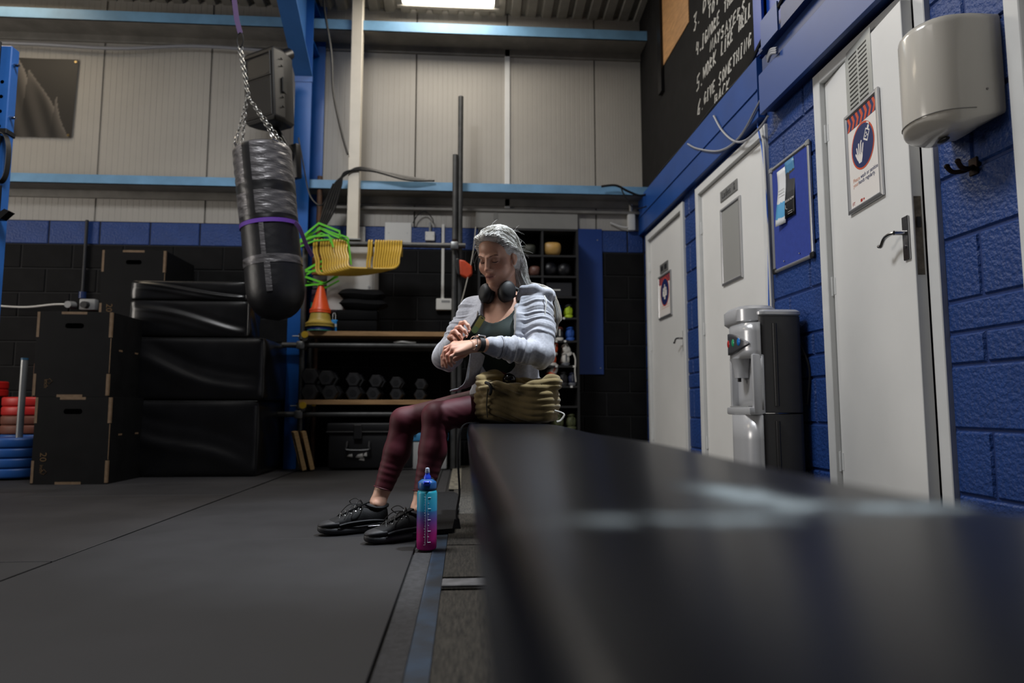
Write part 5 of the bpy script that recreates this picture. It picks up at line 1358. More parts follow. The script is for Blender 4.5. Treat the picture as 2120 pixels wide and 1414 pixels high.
# chalky scuffs across the pad
s1 = mul(gauss(sp.outputs['Y'], .382 - 1.2, .014), gauss(sp.outputs['X'], -.045, .062)); s2 = mul(gauss(sp.outputs['Y'], .50 - 1.2, .06), gauss(sp.outputs['X'], .022, .026))
s3 = mul(gauss(sp.outputs['Y'], .43 - 1.2, .020), gauss(sp.outputs['X'], .085, .075))
rp = ns.new('ShaderNodeValToRGB'); rp.color_ramp.elements[0].position = .40; rp.color_ramp.elements[1].position = .56; ln.new(nz.outputs['Fac'], rp.inputs['Fac'])
mask = mul(mul(add(add(s1, s2), s3), rp.outputs['Color']), 1.3)
mx = ns.new('ShaderNodeMix'); mx.data_type = 'RGBA'; ln.new(mask, mx.inputs[0]); mx.inputs[6].default_value = (*lin('0d0f15'), 1); mx.inputs[7].default_value = (*lin('b4c4cc'), 1)
ln.new(mx.outputs[2], pb.inputs['Base Color'])
mr = ns.new('ShaderNodeMapRange'); ln.new(mask, mr.inputs['Value']); mr.inputs['To Min'].default_value = .28; mr.inputs['To Max'].default_value = .8; ln.new(mr.outputs['Result'], pb.inputs['Roughness'])
pb.inputs['Specular IOR Level'].default_value = .13
bp = ns.new('ShaderNodeBump'); bp.inputs['Strength'].default_value = .12; bp.inputs['Distance'].default_value = .004; n3 = ns.new('ShaderNodeTexNoise'); n3.inputs['Scale'].default_value = 9; ln.new(tc.outputs['Object'], n3.inputs['Vector']); ln.new(n3.outputs['Fac'], bp.inputs['Height']); ln.new(bp.outputs['Normal'], pb.inputs['Normal'])
M_bench = m
hw = (BX1 - BX0) / 2
def pad(y0, y1):
    b = MB(); prof = []
    r = .022; th = .085
    for cx_, cz_, a0 in ((hw - r, -r, 0), (-hw + r, -r, 90), (-hw + r * .5, -th + r * .5, 180), (hw - r * .5, -th + r * .5, 270)):
        rr_ = r if a0 < 100 else r * .5
        for k in range(6): prof.append((cx_ + rr_ * math.cos(R(a0 + 18 * k)), cz_ + rr_ * math.sin(R(a0 + 18 * k))))
    n = 60; rings = []
    for i in range(n + 1):
        y = y0 + (y1 - y0) * i / n; k = 1.0
        e = min(y - y0, y1 - y) / .02
        if e < 1: k = .90 + .10 * math.sqrt(max(0, 1 - (1 - e) ** 2))
        rings.append([Vector((x * (1 - (1 - k) * .3), y - 1.2, BZ + (z + .04) * k - .04 + .0022 * math.sin(y * 5.3 + x * 9) * (1 if z > -.04 else 0))) for x, z in prof])
    b.loft(rings); return b.build('seat_pad', M_bench, t, smooth=50)
pad(-.9, 2.80); pad(2.82, 3.42)
b = MB()
for y0, y1 in ((-.9, 3.42),):
    for s in (-1, 1): b.tube([(s * (hw - .012), y0 - 1.2 + .02, BZ - .008), (s * (hw - .012), y1 - 1.2 - .02, BZ - .008)], .0035, 6)
o = b.build('edge_welt', M_vin, t)
for x in (-.10, .10):
    b = MB(); b.box((x - .02, -2.0, BZ - .125), (x + .02, 2.18, BZ - .086), .003); b.build('frame_rail', M_black_metal, t, smooth=0)
for y in (-1.9, -.55, .75, 2.05):
    for x in (-.10, .10):
        b = MB(); b.box((x - .018, y - .018, -.003), (x + .018, y + .018, BZ - .125), .003); b.build('leg', M_black_metal, t, smooth=0)
    b = MB(); b.box((-.10, y - .012, .06), (.10, y + .012, .085), .002); b.build('stretcher', M_black_metal, t, smooth=0)
# black strap hanging off the bench side
t = thing('hanging_strap', 'black webbing strap with buckle hanging off the bench side', 'strap', loc=(BX0 - .012, 2.86, 0))
b = MB(); b.tube(smoothpts([(.06, .02, BZ + .004), (.0, .01, BZ - .004), (-.022, 0, BZ - .05), (-.026, 0, .30), (-.02, 0, .18), (-.03, 0, .11), (-.03, 0, .072)]), 0, flat=(.018, .004)); b.build('webbing', M_black_pl, t, smooth=30)
b = MB(); b.prism([(-.018, 0), (.018, 0), (.01, .04), (-.01, .04)], (-.006, .006), mat4((1, 0, 0), (0, 0, 1), (0, -1, 0), (-.03, 0, .035))); bevel(b.build('buckle', M_black_pl, t, smooth=0), .003)

# ================================================================== ragged rubber offcut on the floor beyond the shoes
t = thing('rubber_offcut', 'ragged edged rubber mat offcut beside the bench', 'mat', loc=(-.16, 3.6, 0))
rr_ = random.Random(5)
pts = [(-.12, -.66), (.02, -.66)] + [(.13 + rr_.uniform(-.008, .008) - (.012 if k < 3 else 0), -.62 + .07 * k) for k in range(18)] + [(.10, .66), (-.12, .66)]
b = MB(); b.prism(pts, (.001, .016)); b.build('mat_sheet', mat('crumbled_black_rubber', '151415', .9, spec=.2, var=.4, vscale=70, bump=.6, bscale=180, bdist=.004), t, smooth=0)

# ================================================================== water bottle
bp_ = pZ(883, 1136, 0)
t = thing('water_bottle', 'blue to pink frosted water bottle standing by the shoes', 'bottle', loc=(bp_.x, bp_.y, 0.0)); t.scale = (.97, .97, .945)
m = bpy.data.materials.new('frosted_gradient_plastic'); m.use_nodes = True; nt = m.node_tree; ns = nt.nodes; ln = nt.links; pb = ns['Principled BSDF']
tc = ns.new('ShaderNodeTexCoord'); sp = ns.new('ShaderNodeSeparateXYZ'); ln.new(tc.outputs['Generated'], sp.inputs[0])
rp = ns.new('ShaderNodeValToRGB')
for i, (p, c) in enumerate(((0, 'b81080'), (.25, 'a0146e'), (.5, '5c3a86'), (.64, '2c5f96'), (.66, '1d83ad'), (1, '2a9fb4'))):
    e = rp.color_ramp.elements[i] if i < 2 else rp.color_ramp.elements.new(p)
    e.position = p; e.color = (*lin(c), 1)
ln.new(sp.outputs['Z'], rp.inputs['Fac']); ln.new(rp.outputs['Color'], pb.inputs['Base Color']); pb.inputs['Roughness'].default_value = .38; pb.inputs['Subsurface Weight'].default_value = .15; pb.inputs['Subsurface Radius'].default_value = (.02, .02, .02)
b = MB(); b.lathe([(.002, 0), (.034, 0), (.0385, .005), (.039, .04), (.0388, .218), (.036, .226), (.030, .231)], (0, 0, 0), 40); b.build('bottle_body', m, t, smooth=60)
M_cap = mat('teal_blue_cap', '1c4f86', .38)
b = MB(); b.lathe([(.030, .231), (.0335, .232), (.0335, .236), (.0365, .238), (.0365, .258), (.034, .263), (.022, .272), (.004, .274)], (0, 0, 0), 40); b.build('cap', M_cap, t, smooth=40)
b = MB(); b.box((-.014, -.040, .248), (.014, -.02, .268), .004); b.lathe([(.015, .272), (.013, .285), (.009, .29), (.009, .297), (.002, .298)], (0, 0, 0), 20); b.build('spout_base', mat('cobalt_spout', '2040c0', .3), t, smooth=40)
b = MB(); b.lathe([(.008, .296), (.0095, .30), (.0075, .316), (.002, .318)], (0, 0, 0), 18); b.build('mouthpiece', mat('clear_silicone', 'b9c4d6', .25), t, smooth=50)
b = MB(); b.tube([(.030 * math.cos(a), .0, .262 + .018 * math.sin(a)) for a in [math.pi * k / 12 for k in range(13)]], .0025, 6); b.build('carry_loop', M_black_pl, t)
M_scale = mat('pale_scale_print', 'b9c3cf', .5)
def on_body(a, z): return Vector((.0392 * math.sin(a), -.0392 * math.cos(a), z))
b = MB()
for a in (-.10, .14): b.tube([on_body(a, .022 + .195 * k / 20) if a < 0 else on_body(a, .032 + .172 * k / 20) for k in range(21)], .0005, 4)
for k in range(20):
    z = .022 + .195 * k / 19; b.tube([on_body(-.10, z), on_body(-.10 - (.16 if k % 3 == 0 else .08), z)], .0005, 4)
for k in range(9):
    z = .032 + .172 * k / 8; b.tube([on_body(.14, z), on_body(.14 + (.3 if k % 2 == 0 else .12), z)], .0006 if k % 2 else .001, 4)
o = b.build('scale_marks', M_scale, t); o['kind'] = 'stuff'
# ================================================================== signed distance modelling for soft bodies
class Field:
    def __init__(s, lo, hi, h):
        s.lo = np.array(lo, float); s.h = h
        s.n = np.ceil((np.array(hi) - s.lo) / h).astype(int) + 1
        s.f = np.full(s.n, 1.0, np.float32)
    def _blk(s, lo, hi):
        a = np.clip(np.floor((np.array(lo) - s.lo) / s.h).astype(int), 0, s.n); b = np.clip(np.ceil((np.array(hi) - s.lo) / s.h).astype(int) + 1, 0, s.n)
        if np.any(b <= a): return None, None
        ax_ = [s.lo[i] + s.h * np.arange(a[i], b[i]) for i in range(3)]
        P = np.stack(np.meshgrid(*ax_, indexing='ij'), -1)
        return tuple(slice(a[i], b[i]) for i in range(3)), P
    def _join(s, sl, d, k, op):
        f = s.f[sl]
        if op == 'add':
            h_ = np.clip(.5 + .5 * (d - f) / k, 0, 1); s.f[sl] = (d * (1 - h_) + f * h_ - k * h_ * (1 - h_))
        else:
            d = -d; h_ = np.clip(.5 - .5 * (d - f) / k, 0, 1); s.f[sl] = (d * (1 - h_) + f * h_ + k * h_ * (1 - h_))
    def cone(s, a, b, ra, rb=None, k=.012, op='add'):
        rb = ra if rb is None else rb; a = np.array(a, float); b = np.array(b, float); m = max(ra, rb) + k + 3 * s.h
        sl, P = s._blk(np.minimum(a, b) - m, np.maximum(a, b) + m)
        if sl is None: return s
        ab = b - a; t = np.clip(((P - a) @ ab) / max(ab @ ab, 1e-12), 0, 1)
        d = np.linalg.norm(P - a - t[..., None] * ab, axis=-1) - (ra + (rb - ra) * t)
        s._join(sl, d.astype(np.float32), k, op); return s
    def chain(s, pts, rs, k=.012):
        for i in range(len(pts) - 1): s.cone(pts[i], pts[i + 1], rs[i], rs[i + 1], k)
        return s
    def ell(s, c, r, A=None, k=.015, op='add'):
        """ellipsoid at c with radii r along the columns of A"""
        c = np.array(c, float); r = np.array(r, float); m = r.max() + k + 3 * s.h
        sl, P = s._blk(c - m, c + m)
        if sl is None: return s
        q = P - c
        if A is not None: q = q @ A
        k0 = np.linalg.norm(q / r, axis=-1); k1 = np.linalg.norm(q / (r * r), axis=-1) + 1e-9
        d = np.where(k0 < 1e-3, -r.min(), k0 * (k0 - 1) / k1)
        s._join(sl, d.astype(np.float32), k, op); return s
    def box(s, c, hs, A=None, rnd=.01, k=.012, op='add'):
        c = np.array(c, float); hs = np.array(hs, float); m = np.linalg.norm(hs) + k + 3 * s.h
        sl, P = s._blk(c - m, c + m)
        q = P - c
        if A is not None: q = q @ A
        q = np.abs(q) - (hs - rnd)
        d = np.linalg.norm(np.maximum(q, 0), axis=-1) + np.minimum(q.max(-1), 0) - rnd
        s._join(sl, d.astype(np.float32), k, op); return s
    def cutfn(s, fn, lo, hi, k=.006):
        sl, P = s._blk(lo, hi); s._join(sl, fn(P).astype(np.float32), k, 'sub'); return s
    def mesh(s):
        """surface nets"""
        f = s.f; neg = f < 0
        nx, ny, nz = np.array(f.shape) - 1
        cnt = np.zeros((nx, ny, nz), np.int8)
        for i in (0, 1):
            for j in (0, 1):
                for k in (0, 1): cnt += neg[i:i + nx, j:j + ny, k:k + nz]
        act = np.argwhere((cnt > 0) & (cnt < 8))
        idx = np.full((nx, ny, nz), -1, np.int32); idx[tuple(act.T)] = np.arange(len(act))
        acc = np.zeros((len(act), 3)); num = np.zeros(len(act))
        C = [(i, j, k) for i in (0, 1) for j in (0, 1) for k in (0, 1)]
        for a in C:
            for ax_ in range(3):
                if a[ax_]: continue
                b = list(a); b[ax_] = 1
                fa = f[act[:, 0] + a[0], act[:, 1] + a[1], act[:, 2] + a[2]]; fb = f[act[:, 0] + b[0], act[:, 1] + b[1], act[:, 2] + b[2]]
                c = (fa < 0) != (fb < 0)
                t = np.where(c, fa / np.where(fa == fb, 1, fa - fb), 0)
                p = np.zeros((len(act), 3)) + np.array(a); p[:, ax_] = t
                acc += p * c[:, None]; num += c
        V = s.lo + s.h * (act + acc / num[:, None])
        Q = []
        for ax_ in range(3):
            o1, o2 = [(1, 2), (2, 0), (0, 1)][ax_]
            sl0 = [slice(None)] * 3; sl1 = [slice(None)] * 3; sl0[ax_] = slice(0, -1); sl1[ax_] = slice(1, None)
            A0 = neg[tuple(sl0)]; A1 = neg[tuple(sl1)]
            for flip, w in ((False, A0 & ~A1), (True, ~A0 & A1)):
                e = np.argwhere(w)
                e = e[(e[:, o1] > 0) & (e[:, o2] > 0) & (e[:, o1] < f.shape[o1] - 1) & (e[:, o2] < f.shape[o2] - 1)]
                d1 = np.zeros(3, int); d1[o1] = 1; d2 = np.zeros(3, int); d2[o2] = 1
                q = [idx[tuple((e - x).T)] for x in (d1 + d2, d2, 0 * d1, d1)]
                q = np.stack(q if not flip else q[::-1], 1); Q.append(q)
        return V, np.concatenate(Q)
def neighbours_smooth(V, Q, it=2, lam=.5):
    E = np.concatenate([Q[:, [0, 1]], Q[:, [1, 2]], Q[:, [2, 3]], Q[:, [3, 0]]]); E = np.concatenate([E, E[:, ::-1]])
    deg = np.bincount(E[:, 0], minlength=len(V))[:, None]
    for _ in range(it):
        S = np.stack([np.bincount(E[:, 0], V[E[:, 1], i], minlength=len(V)) for i in range(3)], 1)
        V = V + lam * (S / np.maximum(deg, 1) - V)
    return V
def vnormals(V, Q):
    N = np.cross(V[Q[:, 2]] - V[Q[:, 0]], V[Q[:, 3]] - V[Q[:, 1]])
    out = np.stack([sum(np.bincount(Q[:, j], N[:, i], minlength=len(V)) for j in range(4)) for i in range(3)], 1)
    return out / np.maximum(np.linalg.norm(out, axis=1, keepdims=True), 1e-12)
def wob(V, freq, seed, n=7):
    """smooth pseudo noise in -1..1"""
    r = np.random.RandomState(seed); d = r.normal(size=(n, 3)); d /= np.linalg.norm(d, axis=1, keepdims=True)
    fr = freq * r.uniform(.6, 1.5, n); ph = r.uniform(0, 6.28, n); wv = r.normal(size=(n, 3)) * .35
    o = np.zeros(len(V))
    for i in range(n): o += np.sin(V @ d[i] * fr[i] + ph[i] + 1.5 * np.sin(V @ wv[i] * freq + ph[i]))
    return o / n * 1.6
def npmesh(name, V, Q, m, parent=None, colors=None, smooth=True):
    me = bpy.data.meshes.new(name)
    me.vertices.add(len(V)); me.vertices.foreach_set('co', np.ascontiguousarray(V, np.float32).ravel())
    me.loops.add(Q.size); me.loops.foreach_set('vertex_index', np.ascontiguousarray(Q, np.int32).ravel())
    me.polygons.add(len(Q)); me.polygons.foreach_set('loop_start', np.arange(0, Q.size, 4, dtype=np.int32)); me.polygons.foreach_set('loop_total', np.full(len(Q), 4, np.int32))
    me.polygons.foreach_set('use_smooth', np.full(len(Q), smooth)); me.update(calc_edges=True); me.validate()
    me.materials.append(m)
    if colors is not None:
        a = me.color_attributes.new('tint', 'FLOAT_COLOR', 'POINT'); a.data.foreach_set('color', np.concatenate([colors, np.ones((len(V), 1))], 1).astype(np.float32).ravel())
    return link(name, me, parent)
def q_(px, py, Y): return np.array(pY(px, py, Y))

# ================================================================== olive quilted bag on the bench
bc = q_(1072, 872, 2.89); bc[2] = BZ + .004
AB = np.array([[math.cos(R(-24)), -math.sin(R(-24)), 0], [math.sin(R(-24)), math.cos(R(-24)), 0], [0, 0, 1]])
def bl(x, y, z): return bc + AB @ np.array([x, y, z])
F = Field(bc - np.array([.24, .22, .02]), bc + np.array([.26, .22, .28]), .0035)
F.box(bl(.015, 0, .074), (.152, .084, .074), AB, .04, .01)
F.ell(bl(-.07, .0, .06), (.10, .09, .06), AB, .03); F.ell(bl(.10, 0, .09), (.075, .085, .085), AB, .03)
F.box(bl(.01, .005, .175), (.118, .046, .10), AB, .03, .02, 'sub')
rimp = [(-.13, -.05, .142), (-.06, -.080, .148), (.03, -.080, .138), (.10, -.07, .142), (.155, -.02, .162), (.15, .045, .165), (.06, .078, .165), (-.05, .078, .175), (-.125, .05, .195), (-.155, .0, .175), (-.13, -.05, .142)]
F.chain([bl(*p) for p in rimp], [.024, .022, .02, .026, .034, .03, .02, .02, .03, .034, .024], .015)
F.chain([bl(-.15, -.03, .165), bl(-.16, -.02, .10), bl(-.15, -.03, .04)], [.022, .026, .03], .02)
V, Q = F.mesh(); V = neighbours_smooth(V, Q, 2)
N = vnormals(V, Q); L = (V - bc) @ AB
quilt = np.abs(np.sin((L[:, 2] + .18 * L[:, 0] + .012 * np.sin(L[:, 0] * 22)) * math.pi / .026)) ** .8
V = V + N * ((quilt - .7) * .0062 + wob(V, 45, 4) * .003 + wob(V, 110, 9) * .0006)[:, None]
V[:, 2] = np.maximum(V[:, 2], BZ + .003)
M_quilt = mat('olive_quilted_nylon', '7a6a45', .85, spec=.25, var=.12, vscale=18, bump=.25, bscale=140, bdist=.002, sheen=.2)
bag = npmesh('quilted_bag', V, Q, M_quilt); tag(bag, 'olive quilted bag standing open on the bench beside the woman', 'bag')
b = MB(); b.tube([bl(-.10, -.094, .02), bl(-.103, -.097, .07), bl(-.10, -.097, .115), bl(-.095, -.10, .14)], .003, 6); b.build('side_seam', mat('dark_olive_seam', '3a3220', .7), bag)
b = MB(); b.tube(smoothpts([bl(-.11, -.09, .165), bl(-.085, -.105, .155), bl(-.08, -.106, .13), bl(-.088, -.102, .115)]), .007, 8); b.build('zip_pull', M_black_pl, bag)
b = MB(); b.tube(smoothpts([bl(.17, -.03, .05), bl(.21, -.03, .035), bl(.20, -.04, .01), bl(.185, -.05, .004)]), .004, 6); b.build('cord_end', WHT, bag)
b = MB(); b.ell(bl(-.055, .045, .18), (.03, .026, .03), 16, 10); tag(b.build('black_bottle_cap', mat('glossy_black', '0a0a0b', .15), None), 'glossy black flask top poking out of the quilted bag', 'flask')

# ================================================================== the seated woman
M_skin = bpy.data.materials.new('skin'); M_skin.use_nodes = True; nt = M_skin.node_tree; pb = nt.nodes['Principled BSDF']
va = nt.nodes.new('ShaderNodeVertexColor'); va.layer_name = 'tint'; nt.links.new(va.outputs['Color'], pb.inputs['Base Color'])
pb.inputs['Roughness'].default_value = .48; pb.inputs['Subsurface Weight'].default_value = .12; pb.inputs['Subsurface Radius'].default_value = (.012, .005, .003)
# head frame
def unit(v): v = np.array(v, float); return v / np.linalg.norm(v)
hf = unit((-.55, -.76, -.40)); hl = unit(np.cross((.06, 0.0, 1), hf)); hu = np.cross(hf, hl)
HA = np.stack([hl, hf, hu], 1)                       # columns: left, forward, up
HC = q_(1031, 531, 2.985)
HS = 1.03
def hd(l, f_, u): return HC + HA @ (np.array([l, f_, u]) * HS)
# torso frame
tf = unit((-.45, -.89, 0)); tl = unit(np.cross((0, 0, 1), tf)); TA = np.stack([tl, tf, np.array([0, 0, 1.])], 1)
SHC = q_(1043, 637, 3.04)
shL, shR = SHC + tl * .158 + np.array([0, 0, -.012]), SHC - tl * .150 + np.array([0, 0, -.012])
elL, wrL = q_(1113, 730, 2.85), q_(998, 714, 2.73)
elR, wrR = q_(930, 735, 3.05), q_(946, 704, 2.88)
pelv = q_(1052, 836, 3.13); pelv[2] = max(pelv[2], BZ + .085)
pl_ = unit((.66, -.75, 0)); PA = np.stack([pl_, unit((-.75, -.66, 0)), np.array([0, 0, 1.])], 1)
hipL, hipR = pelv + pl_ * .085, pelv - pl_ * .085
knL, knR = q_(903, 862, 2.93), q_(836, 872, 3.08)
anL, anR = np.array([-.182, 2.865, .115]), np.array([-.372, 3.045, .115])
chest = SHC + tf * .015 + np.array([0, 0, -.12]); waist = (SHC * .35 + pelv * .65) + tf * .01
def torso(F, g=0.0, k=.04, bust=True):
    F.ell(chest, np.array([.150, .098, .16]) + g, TA, k); F.ell(waist, np.array([.125, .095, .13]) + g, TA, k); F.ell(pelv, np.array([.165, .125, .10]) + g, PA, k)
    F.cone(SHC + np.array([0, 0, -.02]) - tf * .01, waist, .085 + g, .09 + g, k)
    if bust:
        for s in (-1, 1): F.ell(chest + tl * .068 * s + tf * .072 + np.array([0, 0, -.025]), np.array([.066, .055, .062]) + g, TA, .03)
def shoulders(F, g=0.0):
    for s_ in (shL, shR): F.cone(SHC + np.array([0, 0, .01]) - tf * .012, s_, .052 + g, .056 + g, .03)
lo = np.array([-.68, 2.62, -.01]); hi = np.array([.50, 3.36, 1.36])
B = Field(lo, hi, .003)
torso(B); shoulders(B)
for sh, el, wr in ((shL, elL, wrL), (shR, elR, wrR)):
    B.cone(sh, el, .048, .038, .02); B.cone(el, wr, .038, .0255, .01)
for hp, kn, an in ((hipL, knL, anL), (hipR, knR, anR)):
    B.cone(hp, kn, .078, .05, .03); m_ = kn * .62 + an * .38 + np.array([.012, .01, 0]); B.cone(kn, m_, .047, .05, .02); B.cone(m_, an, .05, .031, .02)
    B.cone(an, an + np.array([.0, 0, -.05]), .031, .025, .02); B.cone(an + np.array([0, 0, -.055]), an + unit(np.array([-.9, -.42, 0])) * .13 + np.array([0, 0, -.07]), .022, .018, .02)
    for s in (-1, 1): B.ell(an + np.array([-.004, .03 * s, .0]), (.013, .011, .014), None, .01)
# neck
nb = SHC + np.array([0, 0, .015]) - tf * .01
B.cone(hd(0, -.03, -.05), nb, .053, .058, .03)
B.cone(hd(0, .0, -.09), nb + tf * .03, .04, .04, .03)
for s in (-1, 1): B.cone(nb + tf * .075 + np.array([0, 0, -.035]), nb + tl * .12 * s + tf * .03 + np.array([0, 0, -.02]), .012, .012, .018)     # collarbones
# head and face
B.ell(hd(0, -.018, .03), np.array([.073, .092, .082]) * HS, HA, .02); B.ell(hd(0, .022, -.028), np.array([.060, .068, .082]) * HS, HA, .02)
B.ell(hd(0, .036, .045), np.array([.057, .05, .052]) * HS, HA, .02)
for s in (-1, 1):
    B.cone(hd(.052 * s, .002, -.064), hd(.020 * s, .066, -.114), .020, .017, .022)
    B.cone(hd(.042 * s, .072, .020), hd(.014 * s, .084, .016), .0085, .008, .012)
    B.ell(hd(.043 * s, .050, -.034), (.026, .027, .030), HA, .022)
B.cone(hd(0, .042, -.080), hd(0, .072, -.114), .038, .021, .02); B.ell(hd(0, .082, -.113), (.017, .015, .014), HA, .014)
B.cone(hd(0, .087, .012), hd(0, .105, -.034), .0072, .0095, .010); B.ell(hd(0, .106, -.037), (.0105, .0105, .0095), HA, .008)
for s in (-1, 1):
    B.ell(hd(.0125 * s, .095, -.040), (.0075, .010, .0075), HA, .007)
    B.ell(hd(.032 * s, .096, .001), (.016, .012, .0105), HA, .012, 'sub')
    B.ell(hd(.031 * s, .0715, -.002), (.0145, .0140, .0120), HA, .008)
B.cone(hd(0, .078, -.066), hd(0, .082, -.066), .024, .02, .012)
for a, c, r in (((-.021, .088, -.066), (-.005, .0985, -.0615), .0045), ((.021, .088, -.066), (.005, .0985, -.0615), .0045), ((-.005, .0985, -.0615), (.005, .0985, -.0615), .0048),
                ((-.018, .088, -.071), (0, .0965, -.0745), .0052), ((.018, .088, -.071), (0, .0965, -.0745), .0052)): B.cone(hd(*a), hd(*c), r, r, .004)
B.cone(hd(-.02, .096, -.0672), hd(0, .1045, -.0672), .0022, .0022, .002, 'sub'); B.cone(hd(.02, .096, -.0672), hd(0, .1045, -.0672), .0022, .0022, .002, 'sub')
for s in (-1, 1):
    B.ell(hd(.074 * s, -.012, -.008), (.009, .019, .031), HA, .006); B.ell(hd(.084 * s, -.006, -.004), (.006, .009, .017), HA, .005, 'sub'); B.ell(hd(.074 * s, -.002, -.034), (.007, .009, .010), HA, .006)
# left hand, drooping from the wrist
def finger(pts, r0=.0088, r1=.0068, k=.005):
    P = [q_(*p) for p in pts]; n = len(P); B.chain(P, [r0 + (r1 - r0) * i / (n - 1) for i in range(n)], k)
hw0 = wrL
for kx, ky, kY, ww in ((939, 713, 2.765, .0125), (936, 717, 2.745, .013), (938, 724, 2.724, .013), (946, 731, 2.705, .0125)):
    B.cone(hw0, q_(kx, ky, kY), .021, ww, .014)
finger([(939, 713, 2.765), (922, 721, 2.765), (916, 738, 2.765), (916, 757, 2.762)]); finger([(936, 717, 2.745), (922, 728, 2.742), (920, 744, 2.742), (924, 760, 2.742)], .009)
finger([(938, 724, 2.724), (926, 736, 2.72), (928, 750, 2.722), (935, 757, 2.728)]); finger([(946, 731, 2.705), (934, 738, 2.70), (934, 748, 2.705), (941, 752, 2.712)], .008, .006)
finger([(978, 722, 2.765), (960, 734, 2.782), (945, 742, 2.785), (935, 746, 2.782)], .0125, .0085, .008)
# right hand closed round the phone
for kx, ky, kY in ((955, 670, 2.82), (946, 680, 2.81), (937, 689, 2.805), (931, 699, 2.81)):
    B.cone(wrR, q_(kx, ky, kY), .021, .0115, .014)
finger([(955, 670, 2.82), (962, 667, 2.795), (969, 674, 2.775), (972, 683, 2.77)]); finger([(946, 680, 2.81), (953, 677, 2.785), (962, 685, 2.765), (967, 693, 2.762)])
finger([(937, 689, 2.805), (943, 686, 2.78), (951, 694, 2.762), (956, 702, 2.76)]); finger([(931, 699, 2.81), (936, 697, 2.788), (942, 703, 2.772), (947, 709, 2.77)], .008, .0062)
finger([(958, 705, 2.85), (968, 697, 2.84), (977, 688, 2.825)], .011, .008)
V, Q = B.mesh()
V = neighbours_smooth(V, Q, 1, .5)
Lh = ((V - HC) @ HA) / HS
base = np.tile(np.array(lin('c99a82')), (len(V), 1))
def blend(mask, c): 
    global base
    base = base * (1 - mask[:, None]) + np.array(lin(c)) * mask[:, None]
onh = (np.linalg.norm(Lh, axis=1) < .16)
g3 = lambda c, w: np.exp(-(((Lh - np.array(c)) / np.array(w)) ** 2).sum(1)) * onh
for s in (-1, 1):
    blend(.45 * g3((.043 * s, .075, -.03), (.02, .03, .02)), 'b5705e')
    blend(.55 * g3((.031 * s, .085, -.003), (.017, .02, .010)), '8a5f4e')
    blend(.40 * g3((.031 * s, .085, .008), (.017, .02, .006)), '96705e')
blend(.35 * g3((0, .108, -.036), (.014, .02, .014)), 'b8705c')
lipm = np.exp(-((np.abs(Lh[:, 2] + .0675) / .0085) ** 4)) * np.exp(-((np.abs(Lh[:, 0]) / .021) ** 4)) * (Lh[:, 1] > .080) * onh
blend(.75 * lipm, '9c5450')
blend(.9 * np.exp(-((np.abs(Lh[:, 2] + .0672) / .0018) ** 2)) * (np.abs(Lh[:, 0]) < .02) * (Lh[:, 1] > .08) * onh, '4a2524')
hand_m = np.maximum(np.exp(-(np.linalg.norm(V - q_(930, 735, 2.74), axis=1) / .06) ** 4), np.exp(-(np.linalg.norm(V - q_(950, 690, 2.79), axis=1) / .06) ** 4))
blend(.5 * hand_m, 'c07f70')
blend(.5 * (V[:, 2] < .3), 'dcb09a')
base *= (1 + .06 * wob(V, 120, 3))[:, None]
person = npmesh('person', V, Q, M_skin, None, np.clip(base, 0, 1))
tag(person, 'seated woman with long silver hair in a grey hoodie checking her wrist', 'person')
M_brow = mat('brow_hair', '5d473c', .9); M_lash = mat('lash', '2a1c18', .8); M_nail = mat('nail', 'd8b0a4', .3)
def surf_pt(l, f0, u):
    """march along the face's forward axis to the skin"""
    for f_ in np.arange(f0, .02, -.001):
        p = hd(l, f_, u); i = np.round((p - B.lo) / B.h).astype(int)
        if B.f[tuple(i)] < 0: return p + HA[:, 1] * .0009
    return hd(l, .07, u)
for s in (-1, 1):
    b = MB(); pts = [surf_pt(s * a, .11, u) for a, u in ((.014, .0155), (.023, .0185), (.033, .0215), (.043, .0215), (.050, .0175))]
    b.tube(smoothpts(pts, 4), [.0009 + .0010 * math.sin(math.pi * (i + 3) / 21) for i in range(17)], 6); b.build('eyebrow', M_brow, person)
    b = MB(); pts = [surf_pt(s * a, .11, u) for a, u in ((.019, -.0065), (.025, -.0085), (.031, -.0095), (.038, -.009), (.045, -.006))]
    b.tube(smoothpts(pts, 4), [.0010 + .0008 * math.sin(math.pi * i / 16) for i in range(17)], 6); b.build('eyelashes', M_lash, person)
for p in ((916, 759, 2.760), (971, 686, 2.764), (966, 696, 2.757)):
    b = MB(); b.ell(q_(*p), (.0045, .0045, .0055), 8, 6); b.build('fingernail', M_nail, person)

# leggings
G = Field(lo, hi, .004)
G.ell(pelv, (.172, .132, .105), PA, .03); G.cone(pelv, waist, .125, .115, .03)
for hp, kn, an in ((hipL, knL, anL), (hipR, knR, anR)):
    G.cone(hp, kn, .088, .060, .03); m_ = kn * .62 + an * .38 + np.array([.012, .01, 0]); cu_ = an + (kn - an) * .20
    G.cone(kn, m_, .057, .057, .02); G.cone(m_, an + (kn - an) * .04, .057, .034, .02)
    dn_ = unit(kn - an); cp_ = an + (kn - an) * .17 + np.array([0, 0, 0.0]); G.cutfn(lambda P: (P - cp_) @ dn_, an - .11, an + np.array([.11, .11, .14]), .003)
G.cutfn(lambda P: (waist[2] - .01) - P[..., 2] if False else -(P[..., 2] - (waist[2] + .03)), (lo[0], lo[1], waist[2]), hi)
V, Q = G.mesh(); V = neighbours_smooth(V, Q, 2); N = vnormals(V, Q)
kw = np.zeros(len(V))
